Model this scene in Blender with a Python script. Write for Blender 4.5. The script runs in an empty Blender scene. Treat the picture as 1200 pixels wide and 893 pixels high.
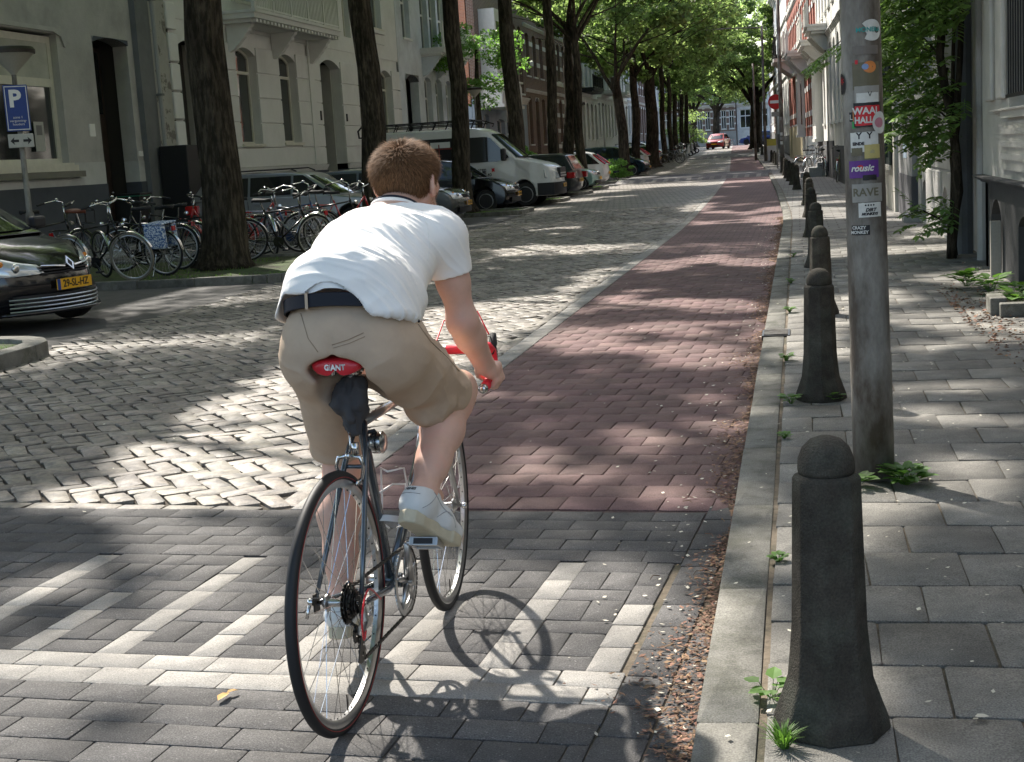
import bpy, bmesh, math, random
import numpy as np
from mathutils import Vector, Matrix, Euler
from math import sin, cos, pi, radians, sqrt, atan2
random.seed(7); np.random.seed(7)
SC = bpy.context.scene
COL = SC.collection

# ------------------------------------------------------------------ camera, light, exposure
YAW, PITCH, ROLL, CAMH = radians(11.8), radians(8.95), radians(3.5), 1.45
_f = Vector((-sin(YAW)*cos(PITCH), cos(YAW)*cos(PITCH), -sin(PITCH)))
_r0 = Vector((cos(YAW), sin(YAW), 0)); _u0 = _r0.cross(_f)
_r = _r0*cos(ROLL) - _u0*sin(ROLL); _u = _r0*sin(ROLL) + _u0*cos(ROLL)
cd = bpy.data.cameras.new('camera'); cam = bpy.data.objects.new('camera', cd); COL.objects.link(cam)
cam.matrix_world = Matrix(((_r.x, _u.x, -_f.x, 0), (_r.y, _u.y, -_f.y, 0), (_r.z, _u.z, -_f.z, CAMH), (0, 0, 0, 1)))
cd.sensor_width = 36; cd.lens = 1660/1200*36; cd.clip_start = .05; cd.clip_end = 3000
SC.camera = cam

SUN_EL = radians(45.5)
SH = Vector((.62, -.785, 0)).normalized()          # direction in which shadows fall
SUNV = Vector((-SH.x*cos(SUN_EL), -SH.y*cos(SUN_EL), sin(SUN_EL)))
W = bpy.data.worlds.new('World'); SC.world = W; W.use_nodes = True
nt = W.node_tree; nt.nodes.clear()
sky = nt.nodes.new('ShaderNodeTexSky'); sky.sky_type = 'NISHITA'; sky.sun_disc = False
sky.sun_elevation = SUN_EL; sky.sun_rotation = atan2(SUNV.x, SUNV.y); sky.air_density = 1.0; sky.dust_density = 2.2; sky.ozone_density = 1.0
bg = nt.nodes.new('ShaderNodeBackground'); bg.inputs[1].default_value = .15
wo = nt.nodes.new('ShaderNodeOutputWorld')
nt.links.new(sky.outputs[0], bg.inputs[0]); nt.links.new(bg.outputs[0], wo.inputs[0])
sd = bpy.data.lights.new('sun', 'SUN'); sd.energy = 4.0; sd.angle = radians(.95); sd.color = (1, .94, .86)
sun = bpy.data.objects.new('sun', sd); COL.objects.link(sun)
sun.rotation_euler = (-SUNV).to_track_quat('-Z', 'Y').to_euler(); sun.location = (-20, 30, 40)
SC.view_settings.view_transform = 'Standard'; SC.view_settings.look = 'None'
SC.view_settings.exposure = 1.36; SC.view_settings.gamma = 1

def to_px(p):
    v = Vector(p) - Vector((0, 0, CAMH)); w = v.dot(_f)
    if w < .05: return None
    return (600 + 1660*v.dot(_r)/w, 446.5 - 1660*v.dot(_u)/w, w)
def in_view(x, y, m=60):
    q = to_px((x, y, 0)); return q is not None and -m < q[0] < 1200+m and -m < q[1] < 893+m
_cy = [-100, 25, 29, 42, 45, 70, 110, 118, 200, 400]; _cx = [0, 0, -.05, -.36, -.45, -1.2, -2.9, -3.25, -6.6, -15]
def curve(y): return float(np.interp(y, _cy, _cx))
def elev(y): return float(np.interp(y, [60, 75, 90, 105, 120, 140, 170, 1000], [0, .08, .25, .5, .78, 1.08, 1.25, 1.25]))

# ------------------------------------------------------------------ materials
def _n(t, k, x=0, y=0): n = t.nodes.new(k); return n
def lin(c): return tuple(v/12.92 if v <= .04045 else ((v+.055)/1.055)**2.4 for v in c)
def mat(name, col, rough=.7, metal=0, var=.0, isl=0., scale=6, bump=0., bscale=60, col2=None, c2scale=2, c2lo=.45, c2hi=.65, spec=.4, coat=0, trans=None, rrand=0, stretch=None, hue=0., bdist=None, stain=0., grit=0.):
    m = bpy.data.materials.new(name); m.use_nodes = True; t = m.node_tree; L = t.links
    b = t.nodes['Principled BSDF']; b.inputs['Roughness'].default_value = rough; b.inputs['Metallic'].default_value = metal
    b.inputs['Specular IOR Level'].default_value = spec; b.inputs['Coat Weight'].default_value = coat; b.inputs['Coat Roughness'].default_value = .05
    tc = t.nodes.new('ShaderNodeTexCoord'); geo = t.nodes.new('ShaderNodeNewGeometry')
    oi = t.nodes.new('ShaderNodeObjectInfo')
    mp = t.nodes.new('ShaderNodeMapping')
    # offset pattern per object so alike pieces do not repeat
    cmb = t.nodes.new('ShaderNodeVectorMath'); cmb.operation = 'SCALE'; cmb.inputs[0].default_value = (37, 61, 17)
    L.new(oi.outputs['Random'], cmb.inputs['Scale']); ad = t.nodes.new('ShaderNodeVectorMath'); ad.operation = 'ADD'
    L.new(tc.outputs['Object'], ad.inputs[0]); L.new(cmb.outputs[0], ad.inputs[1]); L.new(ad.outputs[0], mp.inputs[0])
    if stretch: mp.inputs['Scale'].default_value = stretch
    src = mp.outputs[0]
    colout = None
    rgb = t.nodes.new('ShaderNodeRGB'); rgb.outputs[0].default_value = (*col, 1); colout = rgb.outputs[0]
    if col2:
        nz = t.nodes.new('ShaderNodeTexNoise'); nz.inputs['Scale'].default_value = c2scale; nz.inputs['Detail'].default_value = 6; nz.inputs['Roughness'].default_value = .65
        L.new(src, nz.inputs['Vector']); cr = t.nodes.new('ShaderNodeMapRange'); cr.inputs[1].default_value = c2lo; cr.inputs[2].default_value = c2hi
        L.new(nz.outputs[0], cr.inputs[0]); mx = t.nodes.new('ShaderNodeMix'); mx.data_type = 'RGBA'
        L.new(cr.outputs[0], mx.inputs[0]); L.new(colout, mx.inputs[6]); mx.inputs[7].default_value = (*col2, 1); colout = mx.outputs[2]
    hsv = t.nodes.new('ShaderNodeHueSaturation'); L.new(colout, hsv.inputs['Color'])
    v = None
    if var:
        n1 = t.nodes.new('ShaderNodeTexNoise'); n1.inputs['Scale'].default_value = scale; n1.inputs['Detail'].default_value = 8; n1.inputs['Roughness'].default_value = .7
        L.new(src, n1.inputs['Vector']); r1 = t.nodes.new('ShaderNodeMapRange'); r1.inputs[1].default_value = .25; r1.inputs[2].default_value = .75
        r1.inputs[3].default_value = 1-var; r1.inputs[4].default_value = 1+var; L.new(n1.outputs[0], r1.inputs[0]); v = r1.outputs[0]
    if isl:
        s = t.nodes.new('ShaderNodeMath'); s.operation = 'ADD'; L.new(geo.outputs['Random Per Island'], s.inputs[0]); L.new(oi.outputs['Random'], s.inputs[1])
        fr = t.nodes.new('ShaderNodeMath'); fr.operation = 'FRACT'; L.new(s.outputs[0], fr.inputs[0])
        r2 = t.nodes.new('ShaderNodeMapRange'); r2.inputs[3].default_value = 1-isl; r2.inputs[4].default_value = 1+isl; L.new(fr.outputs[0], r2.inputs[0])
        if v is None: v = r2.outputs[0]
        else:
            mu = t.nodes.new('ShaderNodeMath'); mu.operation = 'MULTIPLY'; L.new(v, mu.inputs[0]); L.new(r2.outputs[0], mu.inputs[1]); v = mu.outputs[0]
        if hue:
            s2 = t.nodes.new('ShaderNodeMath'); s2.operation = 'MULTIPLY'; s2.inputs[1].default_value = 7.31; L.new(s.outputs[0], s2.inputs[0])
            f2 = t.nodes.new('ShaderNodeMath'); f2.operation = 'FRACT'; L.new(s2.outputs[0], f2.inputs[0])
            r3 = t.nodes.new('ShaderNodeMapRange'); r3.inputs[3].default_value = .5-hue; r3.inputs[4].default_value = .5+hue; L.new(f2.outputs[0], r3.inputs[0]); L.new(r3.outputs[0], hsv.inputs['Hue'])
    def mulv(v, out):
        if v is None: return out
        mu = t.nodes.new('ShaderNodeMath'); mu.operation = 'MULTIPLY'; L.new(v, mu.inputs[0]); L.new(out, mu.inputs[1]); return mu.outputs[0]
    if stain:     # dirt that runs across neighbouring pieces
        for sc_, am in ((1.1, stain), (4.5, stain*.6)):
            n5 = t.nodes.new('ShaderNodeTexNoise'); n5.inputs['Scale'].default_value = sc_; n5.inputs['Detail'].default_value = 6; n5.inputs['Roughness'].default_value = .6; L.new(geo.outputs['Position'], n5.inputs['Vector'])
            r5 = t.nodes.new('ShaderNodeMapRange'); r5.inputs[1].default_value = .32; r5.inputs[2].default_value = .66; r5.inputs[3].default_value = 1-am; r5.inputs[4].default_value = 1+am*.7; L.new(n5.outputs[0], r5.inputs[0]); v = mulv(v, r5.outputs[0])
    if grit:      # aggregate grains a few millimetres across
        n6 = t.nodes.new('ShaderNodeTexNoise'); n6.inputs['Scale'].default_value = 210; n6.inputs['Detail'].default_value = 2; L.new(geo.outputs['Position'], n6.inputs['Vector'])
        r6 = t.nodes.new('ShaderNodeMapRange'); r6.inputs[1].default_value = .3; r6.inputs[2].default_value = .7; r6.inputs[3].default_value = 1-grit; r6.inputs[4].default_value = 1+grit; L.new(n6.outputs[0], r6.inputs[0]); v = mulv(v, r6.outputs[0])
    if v is not None: L.new(v, hsv.inputs['Value'])
    L.new(hsv.outputs[0], b.inputs['Base Color'])
    if rrand:
        n3 = t.nodes.new('ShaderNodeTexNoise'); n3.inputs['Scale'].default_value = scale*.6; n3.inputs['Detail'].default_value = 5; L.new(src, n3.inputs['Vector'])
        r4 = t.nodes.new('ShaderNodeMapRange'); r4.inputs[1].default_value = .3; r4.inputs[2].default_value = .7; r4.inputs[3].default_value = max(.02, rough-rrand); r4.inputs[4].default_value = min(1, rough+rrand)
        L.new(n3.outputs[0], r4.inputs[0]); L.new(r4.outputs[0], b.inputs['Roughness'])
    if bump:
        n2 = t.nodes.new('ShaderNodeTexNoise'); n2.inputs['Scale'].default_value = bscale; n2.inputs['Detail'].default_value = 5; L.new(src, n2.inputs['Vector'])
        bp = t.nodes.new('ShaderNodeBump'); bp.inputs['Strength'].default_value = min(1, bump); bp.inputs['Distance'].default_value = bdist or (.02 if bscale < 100 else .006)
        L.new(n2.outputs[0], bp.inputs['Height']); L.new(bp.outputs[0], b.inputs['Normal'])
    if trans:
        tr = t.nodes.new('ShaderNodeBsdfTranslucent'); tr.inputs[0].default_value = (*trans[0], 1)
        hs = t.nodes.new('ShaderNodeHueSaturation'); hs.inputs['Color'].default_value = (*trans[0], 1)
        if v is not None: L.new(v, hs.inputs['Value'])
        L.new(hs.outputs[0], tr.inputs[0])
        ms = t.nodes.new('ShaderNodeMixShader'); ms.inputs[0].default_value = trans[1]
        L.new(b.outputs[0], ms.inputs[1]); L.new(tr.outputs[0], ms.inputs[2]); L.new(ms.outputs[0], t.nodes['Material Output'].inputs[0])
    return m

M = {}
M['paver'] = mat('grey concrete paver', (.088, .084, .081), .84, stain=.22, grit=.45, var=.28, isl=.2, scale=9, bump=.8, bscale=330, col2=(.23, .22, .21), c2scale=130, c2lo=.6, c2hi=.68)
M['paver_light'] = mat('light grey concrete paver', (.29, .275, .25), .82, stain=.18, grit=.3, var=.2, isl=.12, scale=9, bump=.7, bscale=330, col2=(.2, .19, .17), c2scale=120, c2lo=.55, c2hi=.7)
M['red_paver'] = mat('red brown paver', (.15, .09, .083), .84, stain=.25, grit=.4, var=.28, isl=.16, scale=7, bump=.7, bscale=230, col2=(.2, .13, .125), c2scale=80, c2lo=.58, c2hi=.7, hue=.01)
M['cobble'] = mat('worn clinker stone', (.22, .192, .155), .62, stain=.25, grit=.18, var=.35, isl=.3, scale=22, bump=.6, bscale=110, col2=(.12, .11, .1), c2scale=16, hue=.015, rrand=.12, spec=.5)
M['slab'] = mat('grey pavement slab', (.2, .19, .168), .85, stain=.28, grit=.4, var=.3, isl=.15, scale=5, bump=.8, bscale=330, col2=(.24, .23, .21), c2scale=140, c2lo=.6, c2hi=.7)
M['kerbstone'] = mat('greenish kerb concrete', (.185, .178, .155), .88, stain=.3, grit=.35, var=.3, isl=.12, scale=5, bump=.7, bscale=300, col2=(.11, .108, .085), c2scale=6)
M['sand'] = mat('joint sand', (.08, .065, .05), .95, var=.5, scale=40, bump=.8, bscale=120, col2=(.035, .033, .022), c2scale=6)
M['sandlight'] = mat('light joint sand', (.15, .12, .085), .95, var=.5, scale=30, bump=.8, bscale=120, col2=(.06, .055, .035), c2scale=4)
M['redsand'] = mat('reddish joint sand', (.085, .055, .048), .95, var=.4, scale=40, bump=.6, bscale=120)
M['asphalt'] = mat('old bay paving', (.075, .072, .068), .85, var=.35, scale=6, bump=.7, bscale=150)
M['earth'] = mat('earth', (.07, .052, .035), .95, var=.5, scale=9, bump=1, bscale=50)
M['debris'] = mat('dry plant litter', (.2, .115, .07), .85, var=.4, isl=.7, hue=.02)
M['petal'] = mat('pale fallen seed', (.6, .56, .45), .8, isl=.3)
M['weed'] = mat('weed leaf', (.08, .16, .03), .6, isl=.4, trans=((.2, .42, .05), .35))
M['bark'] = mat('elm bark', (.075, .062, .045), .95, var=.45, scale=5, bump=1, bscale=13, col2=(.028, .024, .017), c2scale=17, c2lo=.42, c2hi=.56, stretch=(1, 1, .2), bdist=.09, spec=.1, stain=.35)  # col2 puts the shade of bark crevices into the colour, beside the bump
M['leaf'] = mat('elm leaf', (.1, .145, .06), .55, isl=.55, hue=.022, trans=((.38, .54, .16), .52), spec=.25)
M['leaf_vine'] = mat('vine leaf', (.11, .18, .055), .5, isl=.4, hue=.015, trans=((.28, .46, .1), .4), spec=.25)
M['leaf_bright'] = mat('shrub leaf', (.1, .2, .04), .5, isl=.35, hue=.015, trans=((.25, .5, .08), .4))
M['bollard'] = mat('dark weathered concrete', (.062, .055, .045), .92, stain=.35, grit=.22, var=.5, scale=10, bump=1, bscale=190, col2=(.075, .075, .06), c2scale=7, spec=.15)
M['polemetal'] = mat('grimy grey pole', (.27, .255, .225), .6, var=.45, scale=5, bump=.4, bscale=120, col2=(.075, .058, .043), c2scale=4.5, c2lo=.4, c2hi=.62, stretch=(1, 1, .4), rrand=.15)
M['black'] = mat('black plastic', (.012, .012, .013), .5)
M['rubber'] = mat('black rubber', (.018, .018, .018), .75, bump=.2, bscale=300)
M['steel'] = mat('polished steel', (.62, .62, .61), .22, 1, var=.1, scale=30)
M['alu'] = mat('worn aluminium', (.5, .5, .5), .35, 1, var=.15, scale=30)
M['darkmetal'] = mat('oily dark metal', (.05, .045, .04), .4, .8, var=.3, scale=60)
M['frame'] = mat('grey frame paint', (.085, .1, .115), .25, .55, coat=.6)
M['red'] = mat('red vinyl', (.55, .02, .03), .35, coat=.2)
M['redtape'] = mat('red bar tape', (.75, .03, .05), .45)
M['white'] = mat('white paint', (.78, .77, .74), .4)
M['glass'] = mat('window glass', (.016, .02, .021), .06, spec=.9, coat=.5)
M['glasspale'] = mat('curtained window glass', (.12, .13, .125), .1, spec=.7, coat=.5, var=.5, scale=1.2)
M['cream'] = mat('cream window paint', (.62, .59, .5), .5, var=.12, scale=5)
M['whitewood'] = mat('white woodwork', (.68, .68, .64), .5, var=.08, scale=6)
def glow(m, c, s):
    b = m.node_tree.nodes['Principled BSDF']; b.inputs['Emission Color'].default_value = (*c, 1); b.inputs['Emission Strength'].default_value = s
# ------------------------------------------------------------------ mesh building
class MB:
    def __init__(s): s.v = []; s.f = []; s.mi = []; s.cm = 0
    def add(s, vs, fs):
        o = len(s.v); s.v.extend([tuple(map(float, p)) for p in vs]); s.f.extend([tuple(i+o for i in f) for f in fs]); s.mi.extend([s.cm]*len(fs)); return s
    def box(s, x0, x1, y0, y1, z0, z1):
        return s.add([(x0, y0, z0), (x1, y0, z0), (x1, y1, z0), (x0, y1, z0), (x0, y0, z1), (x1, y0, z1), (x1, y1, z1), (x0, y1, z1)],
                     [(0, 3, 2, 1), (4, 5, 6, 7), (0, 1, 5, 4), (1, 2, 6, 5), (2, 3, 7, 6), (3, 0, 4, 7)])
    def cbox(s, c, d, rot=None):
        vs = [Vector((sx*d[0]/2, sy*d[1]/2, sz*d[2]/2)) for sz in (-1, 1) for sx, sy in ((-1, -1), (1, -1), (1, 1), (-1, 1))]
        if rot is not None: R = rot if isinstance(rot, Matrix) else Euler(rot).to_matrix(); vs = [R @ q for q in vs]
        vs = [q + Vector(c) for q in vs]
        return s.add(vs, [(0, 3, 2, 1), (4, 5, 6, 7), (0, 1, 5, 4), (1, 2, 6, 5), (2, 3, 7, 6), (3, 0, 4, 7)])
    def tube(s, pts, r, n=8, caps=True, closed=False):
        pts = [Vector(p) for p in pts]; N = len(pts); rs = r if hasattr(r, '__len__') else [r]*N
        vs = []; up = None
        for i, p in enumerate(pts):
            if closed: d = pts[(i+1) % N] - pts[i-1]
            else: d = (pts[min(i+1, N-1)] - pts[max(i-1, 0)])
            d.normalize()
            if up is None:
                up = Vector((0, 0, 1)) if abs(d.z) < .9 else Vector((1, 0, 0))
            a = d.cross(up)
            if a.length < 1e-4: a = d.cross(Vector((1, 0, 0)))
            a.normalize(); b = a.cross(d); b.normalize(); up = b
            for k in range(n):
                t = 2*pi*k/n; vs.append(p + (a*cos(t) + b*sin(t))*rs[i])
        fs = []
        for i in range(N if closed else N-1):
            j = (i+1) % N
            for k in range(n):
                l = (k+1) % n; fs.append((i*n+k, i*n+l, j*n+l, j*n+k))
        if caps and not closed: fs.append(tuple(range(n))[::-1]); fs.append(tuple((N-1)*n+k for k in range(n)))
        return s.add(vs, fs)
    def lathe(s, prof, n=24, c=(0, 0, 0), ax='z', sq=1.0):
        vs = []; N = len(prof)
        for r, z in prof:
            for k in range(n):
                t = 2*pi*(k+.5)/n; x, y = r*cos(t), r*sin(t)*sq
                p = (x, y, z) if ax == 'z' else ((x, z, y) if ax == 'y' else (z, x, y)); vs.append((p[0]+c[0], p[1]+c[1], p[2]+c[2]))
        fs = [(i*n+k, i*n+(k+1) % n, (i+1)*n+(k+1) % n, (i+1)*n+k) for i in range(N-1) for k in range(n)]
        fs.append(tuple(range(n))[::-1]); fs.append(tuple((N-1)*n+k for k in range(n)))
        return s.add(vs, fs)
    def torus(s, c, R, r, n=48, m=8, ax='x', sx=1.0):
        vs = []
        for i in range(n):
            a = 2*pi*i/n
            for k in range(m):
                b = 2*pi*k/m; rr = R + r*cos(b); h = r*sin(b)*sx
                p = (h, rr*cos(a), rr*sin(a)) if ax == 'x' else ((rr*cos(a), h, rr*sin(a)) if ax == 'y' else (rr*cos(a), rr*sin(a), h))
                vs.append((p[0]+c[0], p[1]+c[1], p[2]+c[2]))
        return s.add(vs, [(i*m+k, ((i+1) % n)*m+k, ((i+1) % n)*m+(k+1) % m, i*m+(k+1) % m) for i in range(n) for k in range(m)])
    def prism(s, poly, y0, y1, ax='y'):
        n = len(poly); vs = []
        for y in (y0, y1):
            for a, b in poly: vs.append((a, y, b) if ax == 'y' else ((a, b, y) if ax == 'z' else (y, a, b)))
        return s.add(vs, [tuple(range(n)), tuple(range(n, 2*n))[::-1]] + [(i, n+i, n+(i+1) % n, (i+1) % n) for i in range(n)])
    def ball(s, c, r, n=12, m=8, sc=(1, 1, 1)):
        vs = [(c[0], c[1], c[2]-r*sc[2])]
        for i in range(1, m):
            a = -pi/2 + pi*i/m
            for k in range(n): b = 2*pi*k/n; vs.append((c[0]+r*cos(a)*cos(b)*sc[0], c[1]+r*cos(a)*sin(b)*sc[1], c[2]+r*sin(a)*sc[2]))
        vs.append((c[0], c[1], c[2]+r*sc[2])); L = len(vs)-1
        fs = [(0, 1+(k+1) % n, 1+k) for k in range(n)] + [(L, 1+(m-2)*n+k, 1+(m-2)*n+(k+1) % n) for k in range(n)]
        fs += [(1+i*n+k, 1+i*n+(k+1) % n, 1+(i+1)*n+(k+1) % n, 1+(i+1)*n+k) for i in range(m-2) for k in range(n)]
        return s.add(vs, fs)
    def mesh(s, name, m, smooth=False, ang=None):
        me = bpy.data.meshes.new(name); me.from_pydata(s.v, [], s.f)
        ms = m if isinstance(m, (list, tuple)) else [m]
        for q in ms: me.materials.append(q)
        if len(ms) > 1: me.polygons.foreach_set('material_index', s.mi)
        me.update()
        bm = bmesh.new(); bm.from_mesh(me); bmesh.ops.recalc_face_normals(bm, faces=bm.faces); bm.to_mesh(me); bm.free()
        if smooth:
            me.shade_smooth() if ang is None else (me.shade_smooth(), me.set_sharp_from_angle(angle=radians(ang)))
        return me
    def build(s, name, m, parent=None, smooth=False, ang=None, **kw):
        return link(name, s.mesh(name, m, smooth, ang), parent, **kw)
def link(name, me, parent=None, loc=None, rot=None, label=None, cat=None, group=None, kind=None):
    o = bpy.data.objects.new(name, me); COL.objects.link(o)
    if parent is not None: o.parent = parent
    if loc: o.location = loc
    if rot: o.rotation_euler = rot
    if label: o['label'] = label
    if cat: o['category'] = cat
    if group: o['group'] = group
    if kind: o['kind'] = kind
    return o
def thing(name, label, cat, loc=(0, 0, 0), rz=0, group=None):
    return link(name, None, None, loc, (0, 0, rz), label, cat, group)
def copy_tree(o, parent=None, **kw):
    c = o.copy(); COL.objects.link(c); c.parent = parent
    for k, v in kw.items(): c[k] = v
    for ch in list(o.children): copy_tree(ch, c)
    return c
def bevel(o, w=.004, seg=2):
    m = o.modifiers.new('bevel', 'BEVEL'); m.width = w; m.segments = seg; m.limit_method = 'ANGLE'; m.angle_limit = radians(35); return o
def text(s, size, m, name, parent, loc, rot, ext=.001, align='CENTER', sx=1.0, shear=0, bold=0):
    c = bpy.data.curves.new('lettering', 'FONT'); c.body = s; c.size = size; c.extrude = ext; c.align_x = align; c.align_y = 'CENTER'; c.shear = shear; c.offset = bold; c.resolution_u = 3
    t = bpy.data.objects.new('lettering', c); COL.objects.link(t)
    bpy.context.view_layer.update()
    me = bpy.data.meshes.new_from_object(t.evaluated_get(bpy.context.evaluated_depsgraph_get()))
    COL.objects.unlink(t); bpy.data.objects.remove(t)
    me.materials.clear(); me.materials.append(m)
    for v in me.vertices: v.co.x *= sx
    return link(name, me, parent, loc, rot)

# ------------------------------------------------------------------ 3-D value noise (numpy)
_P = np.random.RandomState(3).rand(64, 64, 64)
def vnoise(p):
    i = np.floor(p).astype(int); f = p-i; f = f*f*(3-2*f); i &= 63; j = (i+1) & 63
    x, y, z = f[..., 0], f[..., 1], f[..., 2]
    g = lambda a, b, c: _P[(i, j)[a][..., 0], (i, j)[b][..., 1], (i, j)[c][..., 2]]
    c00 = g(0, 0, 0)*(1-x)+g(1, 0, 0)*x; c10 = g(0, 1, 0)*(1-x)+g(1, 1, 0)*x
    c01 = g(0, 0, 1)*(1-x)+g(1, 0, 1)*x; c11 = g(0, 1, 1)*(1-x)+g(1, 1, 1)*x
    return (c00*(1-y)+c10*y)*(1-z)+(c01*(1-y)+c11*y)*z
# ================================================================== THE GROUND
def sheet(name, x0, x1, y0, y1, z, m, ystep=4, kind='structure', crv=True, parent=None, **kw):
    b = MB(); ys = np.arange(y0, y1+.01, ystep); ys[-1] = y1
    for a, c in zip(ys[:-1], ys[1:]):
        k, l = (curve(a), curve(c)) if crv else (0, 0)
        b.add([(x0+k, a, z), (x1+k, a, z), (x1+l, c, z), (x0+l, c, z)], [(0, 1, 2, 3)])
    me = b.mesh(name, m); bm = bmesh.new(); bm.from_mesh(me); bmesh.ops.remove_doubles(bm, verts=bm.verts, dist=1e-4); bm.to_mesh(me); bm.free()
    return link(name, me, parent, kind=kind, **kw)
g = sheet('ground', -900, 900, -200, 1500, -.07, M['earth'], 1700, crv=False)

def stone_mesh(l, w, h=.05, dome=.006, jit=.006, rnd=.25, rs=random, m=None, seg=3):
    """a paving piece: irregular rounded outline, chamfered edge, slightly domed top; returns verts, faces (top at z=0)"""
    out = []
    cr = min(l, w)*rnd*.5
    for cx, cy, a0 in ((l/2, w/2, 0), (-l/2, w/2, 90), (-l/2, -w/2, 180), (l/2, -w/2, 270)):
        jx, jy = rs.uniform(-jit, jit), rs.uniform(-jit, jit)
        sx, sy = (1 if cx > 0 else -1), (1 if cy > 0 else -1)
        if seg == 1: out.append((cx+jx, cy+jy)); continue
        for k in range(2):
            a = radians(a0+90*k)
            out.append((cx-sx*cr+cr*cos(a)+jx, cy-sy*cr+cr*sin(a)+jy))
    n = len(out); vs = [(x, y, -h) for x, y in out]
    tilt = (rs.uniform(-dome, dome), rs.uniform(-dome, dome)); zt = rs.uniform(-dome, dome*.3)
    def zz(x, y): return zt + tilt[0]*x/(l/2) + tilt[1]*y/(w/2)
    ch = .0009 + dome*.4
    vs += [(x, y, zz(x, y)-ch) for x, y in out]
    sc = 1 - 2.2*ch/min(l, w)
    vs += [(x*sc, y*(1-2.2*ch/w), zz(x, y)) for x, y in out]
    vs += [(0, 0, zz(0, 0)+dome*.6)]
    fs = []
    for i in range(n):
        j = (i+1) % n
        fs += [(i, j, n+j, n+i), (n+i, n+j, 2*n+j, 2*n+i)]
        fs.append((2*n+i, 2*n+j, 3*n))
    return vs, fs
def lay(parent, pname, pieces, m, z=0., dome=.0009, jit=.002, rnd=.06, h=.05, seg=3, rest='joined paving', limit=299, mats=None):
    """pieces: (x, y, l, w, rot, matkey). nearest visible ones become objects, the others one joined part."""
    order = sorted(pieces, key=lambda q: (0 if in_view(q[0], q[1], 30) else 1, q[0]**2+q[1]**2))
    cache = {}; joined = {}
    for k, (x, y, l, w, r, mk) in enumerate(order):
        mk = mk or m
        if k < limit and in_view(x, y, 30):
            key = (round(l, 3), round(w, 3), mk, random.randrange(6))
            if key not in cache:
                b = MB(); b.add(*stone_mesh(l, w, h, dome, jit, rnd, seg=seg)); me = b.mesh(pname, M[mk], True, 40); cache[key] = me
            o = link(pname, cache[key], parent); o.location = (x, y, z+random.uniform(-.001, .001)); o.rotation_euler = (random.uniform(-1, 1)*dome*1.5, random.uniform(-1, 1)*dome*1.5, r+random.uniform(-.5, .5)*jit*4)
        else:
            vs, fs = stone_mesh(l, w, h, dome, jit, rnd, seg=seg if k < 4000 else 1)
            c, s_ = cos(r), sin(r); joined.setdefault(mk, MB()).add([(x+a*c-b_*s_, y+a*s_+b_*c, z+d) for a, b_, d in vs], fs)
    for mk, b in joined.items(): b.build(rest, M[mk], parent, True, 40, kind='stuff')

# --- raised crossing in the foreground (rows run at -3.66 degrees)
TH = atan2(-.064, 1.0); CU = Vector((cos(TH), sin(TH))); CV = Vector((-sin(TH), cos(TH))); CO = Vector((-2.0, 3.884))
def cxy(u, v): p = CO + CU*u + CV*v; return p.x, p.y
cross = MB(); pts = [cxy(-7, -3.2), (-.27, 1.0), (-.27, 5.46), cxy(-7, 1.76)]
cross.add([(p[0], p[1], -.008) for p in pts], [(0, 1, 2, 3)])
cross = cross.build('raised_crossing', M['sandlight'], None, kind='structure')
P = []
ul = lambda v: ((-.43 - CO.x) + v*CU.y)       # right end of the rows, along the kerb strip
def row(v, h, L, off, mk, u0=-6.5, u1=None, gap=.004):
    u1 = u1 if u1 is not None else 1.49
    u = u0 + off*L
    while u < u1-.03:
        e = min(u+L, u1)
        if e-u > .05: x, y = cxy((u+e)/2, v+h/2); P.append((x, y, e-u-gap, h-gap, TH, mk))
        u = e
for k, (a, b_) in enumerate([(-.118, 0), (-.24, -.118)]): row(a, b_-a, .215, .3+.47*k, 'paver_light')
v = -.24
for k in range(20): row(v-.131, .131, .222, (.37*k) % 1, 'paver'); v -= .131
v = 1.075
for k in range(5): row(v, .139, .212, (.43*k) % 1, 'paver'); v += .139
# toothed zone: long and half bars of light pavers, between them soldier and stretcher courses
bars = [(-.88+1.98-.0-.62*0, 1.055)]
BU = []
for k in range(12): BU.append((1.10-.625*k, 1.055)); BU.append((1.42-.625*k, .60))
BU.sort()
for u, top in BU:
    q = 5 if top > .9 else 3
    for j in range(q): x, y = cxy(u, top/q*(j+.5)); P.append((x, y, .096, top/q-.004, TH, 'paver_light'))
edges = [b_[0] for b_ in BU]
for i, (a, c) in enumerate(zip(edges[:-1], edges[1:])):
    a0, c0 = a+.049, c-.049; w = c0-a0; v = 0; hs = [.115, .2, .115, .2, .115, .2, .13]
    for j, h in enumerate(hs):
        if v+h > 1.08: break
        n = 2 if h > .15 else 1
        for k in range(n): x, y = cxy(a0+w*(k+.5)/n, v+h/2); P.append((x, y, w/n-.004, h-.004, TH, 'paver'))
        v += h
# fill above the half bars
for u, top in BU:
    if top < .9:
        for z0, h in ((.6, .2), (.8, .135), (.935, .135)): x, y = cxy(u, z0+h/2); P.append((x, y, .094, h-.006, TH, 'paver'))
# two running courses along the kerb
v = -2.6
while v < 1.75:
    for u, w in ((1.56, .13), (1.695, .12)): x, y = cxy(u, v+.1+(.05 if w > .125 else 0)); P.append((x, y, w, .205, TH, 'paver'))
    v += .211
P = [q for q in P if q[0] < -.29 and q[1] > 1.5]
lay(cross, 'paver', P, 'paver')

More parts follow.
